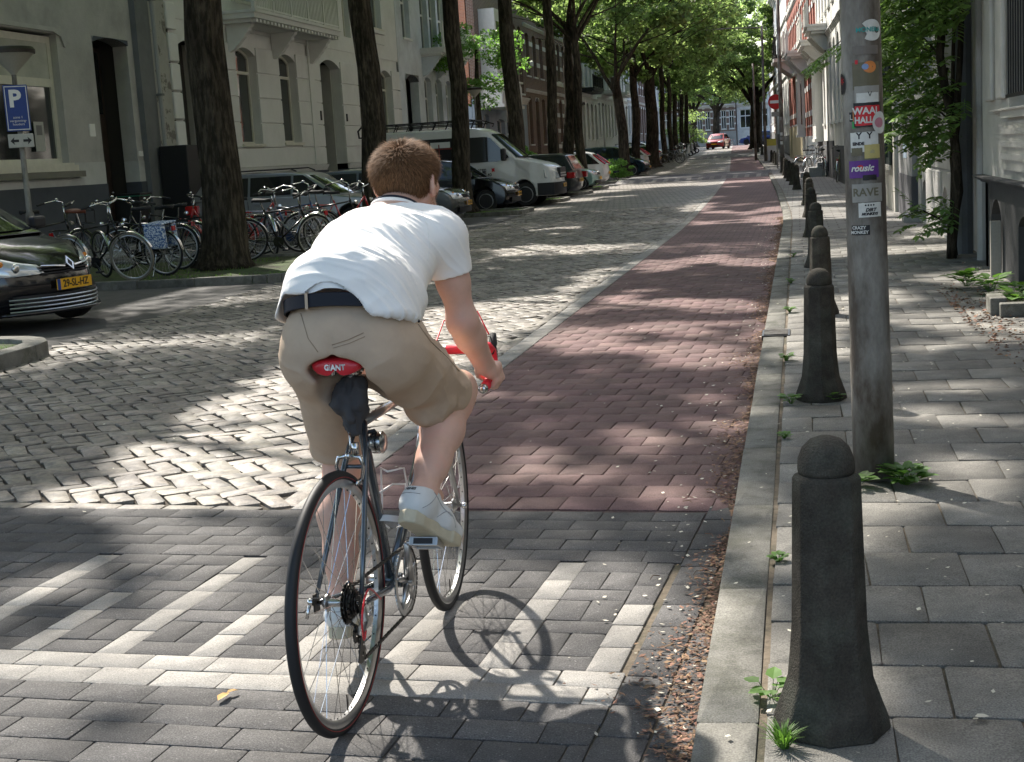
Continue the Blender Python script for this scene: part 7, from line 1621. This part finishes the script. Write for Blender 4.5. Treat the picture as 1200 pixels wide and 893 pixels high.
# neck and head (looking ahead along the street)
HC = A3(.017, .79, 1.408)
G.cap((.0, .68, 1.25), (.012, .765, 1.345), .062, .056, .04); G.cap((-.1, .64, 1.255), (.0, .70, 1.30), .04, .05, .05); G.cap((.1, .64, 1.255), (.01, .70, 1.30), .04, .05, .05)
HA = radians(-14); HM = np.array([[cos(HA), -sin(HA), 0], [sin(HA), cos(HA), 0], [0, 0, 1]])
def HR(x, y, z): return HC+HM@A3(x, y, z)
G.ell(HC, (.083, .096, .09), .02, R=HM); G.ell(HR(0, .035, -.02), (.066, .072, .085), .03, R=HM); G.cap(HR(0, .075, -.085), HR(0, .02, -.075), .03, .05, .03, side=(1, 0, 0), w=1.2)
for s_ in (-1, 1): G.cap(HR(s_*.055, .0, -.06), HR(s_*.03, .075, -.095), .022, .022, .02); G.ell(HR(s_*.035, .1, -.005), (.018, .014, .012), .01, '-'); G.ell(HR(s_*.034, .088, -.005), (.014, .013, .012), .003); G.cap(HR(s_*.018, .1, .018), HR(s_*.052, .088, .015), .008, .007, .01); G.ell(HR(s_*.045, .075, -.035), (.02, .02, .018), .02)
G.cap(HR(0, .1, .0), HR(0, .122, -.038), .009, .013, .01); [G.ell(HR(s_*.011, .113, -.042), (.009, .009, .007), .006) for s_ in (-1, 1)]; G.cap(HR(-.02, .1, -.066), HR(.02, .1, -.066), .006, .006, .004); G.cap(HR(-.017, .1, -.075), HR(.017, .1, -.075), .007, .007, .004); G.ell(HR(0, .095, -.098), (.018, .014, .014), .012)
for s_ in (-1, 1):   # ears
    e = HR(s_*.094, -.006, -.024); R_ = HM@np.array(Euler((.15, 0, s_*.5)).to_matrix()); G.ell(e, (.011, .022, .036), .01, R=R_); G.ell(e+A3(s_*.008, -.002, .004), (.006, .011, .02), .004, '-', R=R_); G.cap(e+A3(s_*.004, -.014, .022), e+A3(s_*.007, -.018, -.012), .0045, .004, .004); G.ell(e+A3(0, .004, -.027), (.006, .009, .009), .006)
V, Fq = G.mesh(); V = smooth(V, Fq, 1, .4)
body = npmesh('body', V, Fq, [M['skin']], PERSON)
# stubble beard on the jaw
b = MB(); rs = np.random.RandomState(5)
N_ = vnormals(V, Fq); q = (V-HC)@HM; mk = (q[:, 1] > .02) & (q[:, 2] < -.045+.25*(q[:, 1]-.02)*0) & (q[:, 2] > -.125) & (np.abs(q[:, 0]) > .012*(q[:, 1] > .09)) & (V[:, 1] > .8) | ((np.abs(q[:, 0]) > .055) & (q[:, 1] > .005) & (q[:, 1] < .05) & (q[:, 2] < -.02) & (q[:, 2] > -.08))
idx = np.where(mk)[0]; 
for i in rs.choice(idx, 2600): o = Vector(V[i])+Vector(rs.normal(0, .0015, 3)); d = (Vector(N_[i])*.6+Vector((0, .2, -1))*.7+Vector(rs.normal(0, .25, 3))).normalized(); s_ = d.cross(Vector(N_[i])).normalized()*.00045; b.add([o-s_, o+s_, o+d*.006], [(0, 1, 2)])
M['beard'] = mat('ginger beard', (.22, .075, .025), .5, isl=.3); b.build('beard', M['beard'], PERSON)
# hair: a cap that follows the skull and many short strands
g = Grid(HC-.14, HC+.14, .004); g.ell(HR(0, -.004, .006), (.0915, .104, .093), .01, R=HM)
def hairline(p):
    q = (p-HC)@HM; y, z, x = q[..., 1], q[..., 2], np.abs(q[..., 0])
    zl = np.interp(y, [-.11, -.07, -.02, .0, .015, .03, .06, .08, .12], [-.088, -.086, -.06, -.015, -.035, .0, .03, .048, .055]); return z-zl
g.plane(hairline, .006); Vh, Fh = g.mesh(); Vh = smooth(Vh, Fh, 1)
Nh = vnormals(Vh, Fh); Vh2 = Vh+Nh*(noise(Vh, 60)*.006+noise(Vh, 150)*.004)[:, None]; hair = npmesh('hair', Vh2, Fh, M['hair'], PERSON)
b = MB(); keep = np.where(((Vh-HC)@A3(0, 0, 1) > -.095))[0]
top = HR(.0, -.03, .085)
for i in rs.choice(keep, 24000):
    p, nn = Vector(Vh[i]), Vector(Nh[i]); q = p-Vector(HC)
    if nn.z < -.75: continue
    # growth: swirl from the crown, down at the back and sides, forward on top
    fl = Vector((q.x*1.2, (q.y+.03)*1.0, 0)); fl = (fl.normalized() if fl.length > .01 else Vector((0, 1, 0))); dn = Vector((0, 0, -1)); wt = max(0, min(1, (.07-q.z)/.08)); d = fl*(1-wt)+dn*wt+Vector((0, .35, 0))*(1-wt)
    d = d-nn*d.dot(nn); d.normalize(); ln = .009+.026*max(0, min(1, (q.z+.07)/.13)); lift = .25+.35*(1-wt); d = (d+nn*lift+Vector(rs.normal(0, .22, 3))).normalized()
    o = p+Vector(rs.normal(0, .002, 3))+nn*.001; s_ = d.cross(nn).normalized()*.0008; m_ = o+d*ln*.55+nn*.001; e = m_+(d-nn*.3).normalized()*ln*.5
    b.add([o-s_, o+s_, m_+s_*.8, m_-s_*.8, e], [(0, 1, 2, 3), (3, 2, 4)])
hs = b.build('hair_strands', M['hair'], hair, kind='stuff')
# ---- T-shirt
g = Grid((-.33, .1, .85), (.33, .85, 1.42), .0045)
SD_ = (1, 0, 0)
g.cap((-.004, .20, 1.035), (-.006, .34, 1.10), .124, .124, .05, side=SD_, w=1.5, w2=1.44); g.cap((-.014, .34, 1.10), (-.02, .50, 1.185), .122, .118, .05, side=SD_, w=1.45, w2=1.48); g.cap((-.01, .50, 1.185), (-.005, .62, 1.235), .116, .1, .05, side=SD_, w=1.5, w2=1.6)
g.cap((-.002, .238, 1.115), (-.002, .232, 1.02), .146, .146, .04, side=SD_, w=1.22, w2=1.22); g.cap((-.125, .60, 1.225), (.15, .60, 1.24), .075, .075, .06); g.cap((-.09, .66, 1.265), (.09, .66, 1.27), .055, .055, .05)
g.cap(shL, shL+(elL-shL)*.45, .072, .066, .045); g.cap(shR+A3(.0, -.004, 0), shR+(elR-shR)*.46, .07, .062, .045)
pass
d0 = g.d.copy()
sp_ = A3(0, .86, .51); hem0 = A3(0, .20, 1.035)
def hemf(p): 
    q = p-hem0; t = q@sp_; x = q[..., 0]; back = q@A3(0, -.51, .86)
    pl = (p[..., 2]-1.078+.31*(p[..., 1]-.228))*.95
    h_ = .022-.056*np.clip((x-.055)/.06, 0, 1)**1.3-.05*np.clip((-.14-x)/.04, 0, 1)**1.5+.004*np.sin(x*38+1)
    return pl-h_
def slv(p, S_, E_, f): e = (E_-S_)/np.linalg.norm(E_-S_); q = p-(S_+(E_-S_)*f); t = q@e; far_ = np.linalg.norm(q-t[..., None]*e, axis=-1) > .12; return np.where(far_, 1., -t)
sl, p = g.sub(g.lo, g.lo+g.h*g.n)
hf = hemf(p); s1 = slv(p, shR, elR, .42); s2 = slv(p, shL, elL, .42)
g.d = np.maximum(g.d, -hf); g.d = np.maximum(g.d, -s1); g.d = np.maximum(g.d, -s2)
nk = Grid(g.lo, g.lo+g.h*(g.n-1), g.h); nk.n = g.n.copy(); nk.d = np.full(g.n, 1., np.float32); nk.cap((0, .68, 1.29), (.02, .8, 1.42), .062, .075, .01); g.d = np.maximum(g.d, -nk.d)
ends = np.minimum(np.minimum(hf, s1), s2); cav = np.maximum(d0+.009, ends-.03); g.d = np.maximum(g.d, -cav)
V, Fq = g.mesh(); V = smooth(V, Fq, 2, .45); N_ = vnormals(V, Fq)
def EM(P):
    """fade the folds towards the sewn edges"""
    a, b_ = np.abs(slv(P, shR, elR, .42)), np.abs(slv(P, shL, elL, .42)); return np.clip(np.minimum(a, b_)/.06, .12, 1)
def folds(P):
    s_ = (P-hem0)@sp_; x = P[:, 0]
    w = np.stack([x*6, s_*6, P[:, 2]*4], -1); wx = (vnoise(w+7)-.5); 
    a = s_+.32*x+.10*wx+.35*np.maximum(0, x-.02)*(-s_*1.2)
    rid = lambda u, f, o: (1-np.abs(2*vnoise(np.stack([x*f[0]+o, u*f[1], 0*x+o], -1))-1))**2.2
    low = np.clip(1-s_/.42, .25, 1); side = np.clip((x+.12)/.2, .25, 1)
    f = .0085*rid(a, (4.5, 19), 3)*low*np.clip(side+.2, 0, 1)+.006*rid(a*1.1+.05, (6, 34), 11)*side+.0035*rid(a, (9, 60), 21)*side
    b_ = s_-1.1*(x-.12); f += .009*rid(b_, (5, 20), 31)*np.clip((x-.0)/.14, 0, 1)*np.clip(1-s_/.3, 0, 1)
    f += .004*(vnoise(P*14)-.5)*2
    return f
V = V+N_*((folds(V)-.004)*EM(V))[:, None]
V = smooth(V, Fq, 1, .3)
sh_ = npmesh('t_shirt', V, Fq, M['shirt'], PERSON)
b = MB(); c_ = Vector((.006, .705, 1.318)); ax_ = Vector((.05, .5, .8)).normalized(); u_ = ax_.cross(Vector((1, 0, 0))).normalized(); v_ = ax_.cross(u_)
ring = lambda rr, h, off=0: [c_+ax_*h+u_*(rr*cos(2*pi*i/40)*1.0)+v_*(rr*sin(2*pi*i/40)*1.12) for i in range(40)]
b.tube(ring(.064, .0), .007, 8, closed=True); b.build('neckband', M['shirt'], sh_, True); b = MB(); b.tube(ring(.0605, .008), .008, 8, closed=True); b.build('inner_collar', M['navy'], sh_, True)
# ---- shorts
g = Grid((-.3, .02, .54), (.3, .85, 1.13), .0045)
g.cap((-.075, .225, .975), (.085, .24, .98), .112, .115, .07); g.cap((.006, .215, 1.0), (0, .27, 1.075), .13, .128, .05, side=SD_, w=1.19, w2=1.25)
g.ell((-.076, .19, .965), (.08, .078, .09), .05); g.ell((.085, .2, .97), (.085, .08, .09), .05)
g.cap(hipL+A3(.016, 0, 0), kneL+A3(-.004, -.01, .06), .103, .072, .05); g.cap(kneL+A3(-.005, -.01, .06), kneL+A3(-.004, 0, -.03), .074, .073, .02)
g.cap(hipR, kneR+A3(-.02, -.08, .008), .116, .074, .05); g.cap(kneR+A3(-.02, -.09, .008), kneR+A3(-.012, .03, -.008), .074, .064, .03); g.cap(kneR+A3(-.04, -.2, -.01), kneR+A3(-.05, -.14, -.015), .062, .05, .04)
d0 = g.d.copy(); sl, p = g.sub(g.lo, g.lo+g.h*g.n)
eL = (kneL-hipL)/np.linalg.norm(kneL-hipL); tL = -(p-(kneL+A3(0, 0, .035)))@A3(.0, .25, -.97); nearL = (p[..., 0] < -.02) & (p[..., 2] < .75); tL = np.where(nearL, tL, 1.)
eR = A3(.12, .97, .02); eR /= np.linalg.norm(eR); nR = A3(-.5, .78, -.5); nR /= np.linalg.norm(nR); tR = -(p-A3(.2, .61, .78))@nR; nearR = (p[..., 0] > .0) & (p[..., 1] > .42); tR = np.where(nearR, tR, 1.)
wz = 1.118-.25*(p[..., 1]-.22)*0-(p@A3(0, 0, 0)); wa = A3(0, .30, .95); wt = -(p-A3(0, .21, 1.088))@wa
g.d = np.maximum(np.maximum(np.maximum(g.d, -tL), -tR), -wt); g.ell((0, .19, .93), (.094, .15, .043), .015, '-'); g.ell((0, .3, .925), (.05, .14, .04), .02, '-'); g.ell((.01, .17, .85), (.085, .14, .085), .02, '-'); cav = np.maximum(d0+.01, np.minimum(tL, tR)-.012); g.d = np.maximum(g.d, -cav)
V, Fq = g.mesh(); V = smooth(V, Fq, 5, .45); N_ = vnormals(V, Fq)
def sfold(P):
    x, y, z = P.T; rid = lambda a, c, o: (1-np.abs(2*vnoise(np.stack([a, c, 0*x+o], -1))-1))**2.4
    wr = (vnoise(P*7+3)-.5)*.09
    f = np.zeros(len(P))
    R_ = np.clip((x-.0)/.1, 0, 1); tr = ((P-hipR)@((kneR-hipR)/np.linalg.norm(kneR-hipR)))
    f += R_*(.011*rid((tr*.5+z+wr)*14, (tr-z*.6)*4, 5)+.007*rid((tr*.7+z+wr)*30, (tr-z)*7, 9))*np.clip(tr/.15, .15, 1)
    L_ = np.clip((-x+.02)/.1, 0, 1); f += L_*(.009*rid((z+.3*x+wr)*16, x*5, 15)*np.clip((.9-z)/.2, .1, 1))
    seat = np.exp(-((z-.93)/.05)**2-((x-.0)/.18)**2); f += seat*.007*rid((z-.4*np.abs(x)+wr)*30, x*5, 25)
    f -= .012*np.exp(-(x/.012)**2)*np.clip((1.04-z)/.1, 0, 1)*(y < .3)
    f += .003*(vnoise(P*16)-.5)*2
    return f
tV = np.where((V[:, 0] > 0) & (V[:, 1] > .42), np.abs((V-A3(.2, .61, .78))@nR), 1.); V = V+N_*((sfold(V)-.002)*np.clip(tV/.07, .05, 1))[:, None]; V = smooth(V, Fq, 1, .3); shorts = npmesh('shorts', V, Fq, M['khaki'], PERSON)
def ray_to(V, c, d, lim=.02):
    """surface point of a vertex cloud nearest to the ray c + t d, first hit"""
    q = V-c; t = q@d; r_ = np.linalg.norm(q-t[:, None]*d, axis=1); m = r_ < lim
    if not m.any(): return None
    return V[m][np.argmin(t[m])]
def seam(name, pts, off, w, m, parent, Vs, d=A3(.25, 1, -.1)):
    """thin strip laid over a garment, dropped onto it from behind"""
    d = d/np.linalg.norm(d); out = []
    for x, z in pts:
        h_ = ray_to(Vs, A3(x-.25*1.0, -1, z+.1), d, .008)
        if h_ is not None: out.append(Vector(h_)-Vector(d)*off)
    if len(out) > 1: return MB().tube(out, w, 5).build(name, m, parent, True)
M['stitch'] = mat('dark khaki stitching', (.29, .21, .14), .9)  # darker khaki for stitching, seams and pocket welts
# belt and loops round the waistband
def waist(a, ext, z_=0): 
    c = A3(0, .228+.30*z_*.3, 1.078+z_*.95); return Vector((c[0]+(.166+ext)*cos(a), c[1]+(.134+ext)*sin(a)*.96, c[2]-.30*(.137*sin(a))*1.0))
bb = MB(); n = 64; vs = []
for i in range(n):
    a = 2*pi*i/n
    for e, z_ in ((.0, -.019), (.004, -.017), (.004, .017), (0, .019)): vs.append(waist(a, e, z_))
bb.add(vs, [(i*4+k, ((i+1) % n)*4+k, ((i+1) % n)*4+(k+1) % 4, i*4+(k+1) % 4) for i in range(n) for k in range(4)]); belt = bb.build('belt', M['belt'], PERSON, True, 40)
for a in (-1.93, 2.2, .9): 
    lp = MB(); vs = []
    for z_, e in ((-.026, .002), (-.022, .008), (.02, .008), (.024, .002)):
        for da in (-.028, .028): vs.append(waist(a+da, e, z_))
    lp.add(vs, [(0, 1, 3, 2), (2, 3, 5, 4), (4, 5, 7, 6)]); lp.build('belt_loop', M['khaki'], belt)
# seams, pockets and hems of the shorts and the sleeve, laid on the cloth surface
from mathutils.bvhtree import BVHTree
def bvh(o): me = o.data; return BVHTree.FromPolygons([v.co.copy() for v in me.vertices], [tuple(p.vertices) for p in me.polygons])
BS, BT = bvh(shorts), bvh(sh_)
EYE = Vector((1.262, -3.329, 1.45))
def onto(bv, pts, n=6, off=.0006):
    out = []
    for a, c in zip(pts[:-1], pts[1:]):
        for k in range(n):
            p = Vector(a).lerp(Vector(c), k/n); h_ = bv.ray_cast(p-(p-EYE).normalized()*.4, (p-EYE).normalized(), .8)
            if h_[0] is not None: out.append(h_[0]+h_[1]*off*(1 if h_[1].dot(p-EYE) < 0 else -1))
    return out
def strip(name, bv, pts, w, m, par, n=6, off=.0006):
    o = onto(bv, pts, n, off)
    if len(o) > 2: MB().tube(o, w, 5).build(name, m, par, True)
strip('back_seam', BS, [(-.075, .09, 1.085), (-.06, .09, 1.02), (-.035, .1, .975)], .001, M['stitch'], shorts)
strip('pocket_welt', BS, [(-.0, .1, 1.0), (.045, .1, 1.012), (.09, .12, 1.03)], .0012, M['stitch'], shorts); strip('pocket_welt', BS, [(.003, .1, .992), (.048, .1, 1.003), (.093, .12, 1.02)], .0009, M['stitch'], shorts)
strip('pocket_opening', BS, [(.155, .28, 1.07), (.165, .31, 1.045), (.17, .33, 1.02)], .005, M['belt'], shorts)
strip('side_seam', BS, [(.165, .33, 1.02), (.17, .42, .96), (.185, .52, .9), (.2, .6, .84)], .0014, M['stitch'], shorts, 8)
strip('shoulder_seam', BT, [(.118, .60, 1.315), (.135, .585, 1.27), (.142, .57, 1.22), (.135, .56, 1.165)], .0009, M['shirt'], sh_, 8)
# ---- socks and shoes
def shoe(an, R_, label=None):
    """local: x side, y toe, z up, origin at the ankle joint projected on the sole"""
    s = link('shoe', None, PERSON); bpy.data.objects.remove(s)
    g = Grid((-.075, -.11, -.02), (.075, .24, .16), .004)
    g.ell((0, -.035, .05), (.037, .045, .045), .02); g.cap((0, -.03, .045), (0, .08, .04), .038, .04, .03); g.cap((0, .08, .036), (.004, .155, .03), .042, .034, .03, side=(1, 0, 0), w=1.12); g.cap((0, -.03, .05), (0, .0, .095), .036, .037, .03); g.cap((0, -.045, .05), (0, -.036, .1), .033, .031, .02); g.cap((0, .03, .075), (0, .1, .055), .026, .022, .03)
    sl, p = g.sub(g.lo, g.lo+g.h*g.n); g.d = np.maximum(g.d, -(p[..., 2]-.012)); top_ = p[..., 2]-(.098+.1*p[..., 1]); g.d = np.maximum(g.d, top_)
    g.cap((0, -.0, .085), (0, .0, .16), .03, .034, .005, '-')
    V, Fq = g.mesh(); V = smooth(V, Fq, 1, .4); BL = BVHTree.FromPolygons([Vector(v) for v in V], [tuple(int(i) for i in f) for f in Fq]); V2 = V@np.array(R_).T+an; o = npmesh('shoe', V2, Fq, M['shoe'], PERSON)
    g2 = Grid((-.07, -.11, -.03), (.07, .24, .05), .0035); sl, p = g2.sub(g2.lo, g2.lo+g2.h*g2.n); x, y, z = p[..., 0], p[..., 1], p[..., 2]
    w = np.interp(y, [-.085, -.07, -.04, .0, .05, .11, .15, .18, .2], [.0, .028, .037, .034, .036, .046, .042, .028, .0]); d2 = (np.abs(x-.003*(y > .1))-w)*.8; g2.d = np.maximum(d2, np.maximum(z-.022, -.016-.25*np.clip(y-.13, 0, 1)*-1-z)).astype(np.float32)
    V, Fq = g2.mesh(); V = smooth(V, Fq, 2, .5); V = V@np.array(R_).T+an; npmesh('sole', V, Fq, M['sole'], o)
    lb = MB()
    for k in range(5): lb.tube([(-.022, .04+k*.016, .092-k*.007), (0, .045+k*.016, .1-k*.0085), (.022, .04+k*.016, .092-k*.007)], .003, 5)
    lb.v = [tuple(np.array(R_)@np.array(q)+an) for q in lb.v]; lb.build('laces', M['white'], o, True)
    Rn = np.array(R_)
    def sl_(pts, dr):
        out = []
        for p in pts:
            h_ = BL.ray_cast(Vector(p)-Vector(dr)*.12, Vector(dr))
            if h_[0] is not None: out.append(Vector(Rn@np.array(h_[0]-Vector(dr)*.0004)+an))
        return out
    for s_ in (-1, 1):
        for pts in ([(0, -.06+.008*k, .03+.008*k) for k in range(8)], [(0, .02+.01*k, .03+.03*math.sin(k*.35)) for k in range(10)], [(0, -.02+.012*k, .088-.0045*k) for k in range(9)]):
            q = sl_(pts, (-s_, 0, 0))
            if len(q) > 2: MB().tube(q, .0011, 4).build('shoe_seam', M['shoegrey'], o, True)
    q = sl_([(-.03+.006*k, 0, .066) for k in range(11)], (0, 1, 0))
    if len(q) > 2: MB().tube(q, .0011, 4).build('shoe_seam', M['shoegrey'], o, True)
    o['_h'] = 0; del o['_h']; HEEL[o.name] = (BL, Rn, an); return o
HEEL = {}
RR = Euler((radians(-33), radians(-4), radians(-14))).to_matrix(); RLt = Euler((radians(-6), 0, radians(4))).to_matrix()
offR = np.array(RR)@A3(0, -.01, .085); so = shoe(ankR-offR, RR); offL = np.array(RLt)@A3(0, -.01, .085); shoe(ankL-offL, RLt)
ot = text('NSHES', .011, flat('dark print', (.03, .03, .03)), 'heel_lettering', so, (0, 0, 0), (0, 0, 0), .0003, bold=.0004)
BL_, Rn_, an_ = HEEL[so.name]
for v in ot.data.vertices:
    x, y = v.co.x, v.co.y; h_ = BL_.ray_cast(Vector((x, -.2, .08+y)), Vector((0, 1, 0))); q = np.array(h_[0])-A3(0, .0008, 0) if h_[0] is not None else A3(x, -.07, .08+y); v.co = tuple(Rn_@q+an_)
for an, kn in ((ankR, kneR), (ankL, kneL)):
    d = (kn-an)/np.linalg.norm(kn-an); MB().tube([an-d*.03, an+d*.0, an+d*.022], [.042, .0385, .0385], 18).build('sock', M['sock'], PERSON, True)
# ---- grey rag tied under the saddle
g = Grid((-.09, .1, .69), (.1, .38, .95), .004); g.cap((-.005, .235, .88), (.008, .25, .8), .022, .028, .02); g.cap((-.02, .215, .86), (-.032, .21, .815), .02, .02, .02); g.cap((.022, .22, .88), (.018, .21, .83), .018, .02, .02); g.cap((0, .25, .8), (.005, .235, .77), .02, .012, .015); g.cap((-.02, .2, .83), (.0, .19, .79), .02, .01, .015); g.cap((-.008, .22, .79), (.0, .215, .745), .02, .015, .015)
V, Fq = g.mesh(); N_ = vnormals(V, Fq); V = V+N_*((1-np.abs(2*vnoise(V*A3(55, 30, 25))-1))**2*.012-.006+noise(V, 18)*.02)[:, None]; npmesh('grey_cloth', V, Fq, M['cloth'], None, ); rag = bpy.data.objects['grey_cloth']; rag.location = (-1.196, 3.367, 0); rag.rotation_euler = (0, 0, -.0305); rag['label'] = 'dark grey rag tied round the seat post under the red saddle'; rag['category'] = 'cloth'

# the street climbs a little towards its far end
for o in [q for q in bpy.data.objects if q.parent is None and q.type in ('EMPTY', 'MESH')]:
    if o.name.startswith('ground'): continue
    if abs(o.location.x)+abs(o.location.y) > .5: o.location.z += elev(o.location.y); continue
    if o.type != 'MESH' or max((v.co.y for v in o.data.vertices), default=0) < 60: continue
    for q in [o]+[c for c in o.children if abs(c.location.x)+abs(c.location.y) < .5]:
        me = q.data; n = len(me.vertices); co = np.empty(n*3, np.float32); me.vertices.foreach_get('co', co); co = co.reshape(-1, 3)
        co[:, 2] += np.interp(co[:, 1], [60, 75, 90, 105, 120, 140, 170, 1000], [0, .08, .25, .5, .78, 1.08, 1.25, 1.25]); me.vertices.foreach_set('co', co.ravel()); me.update()
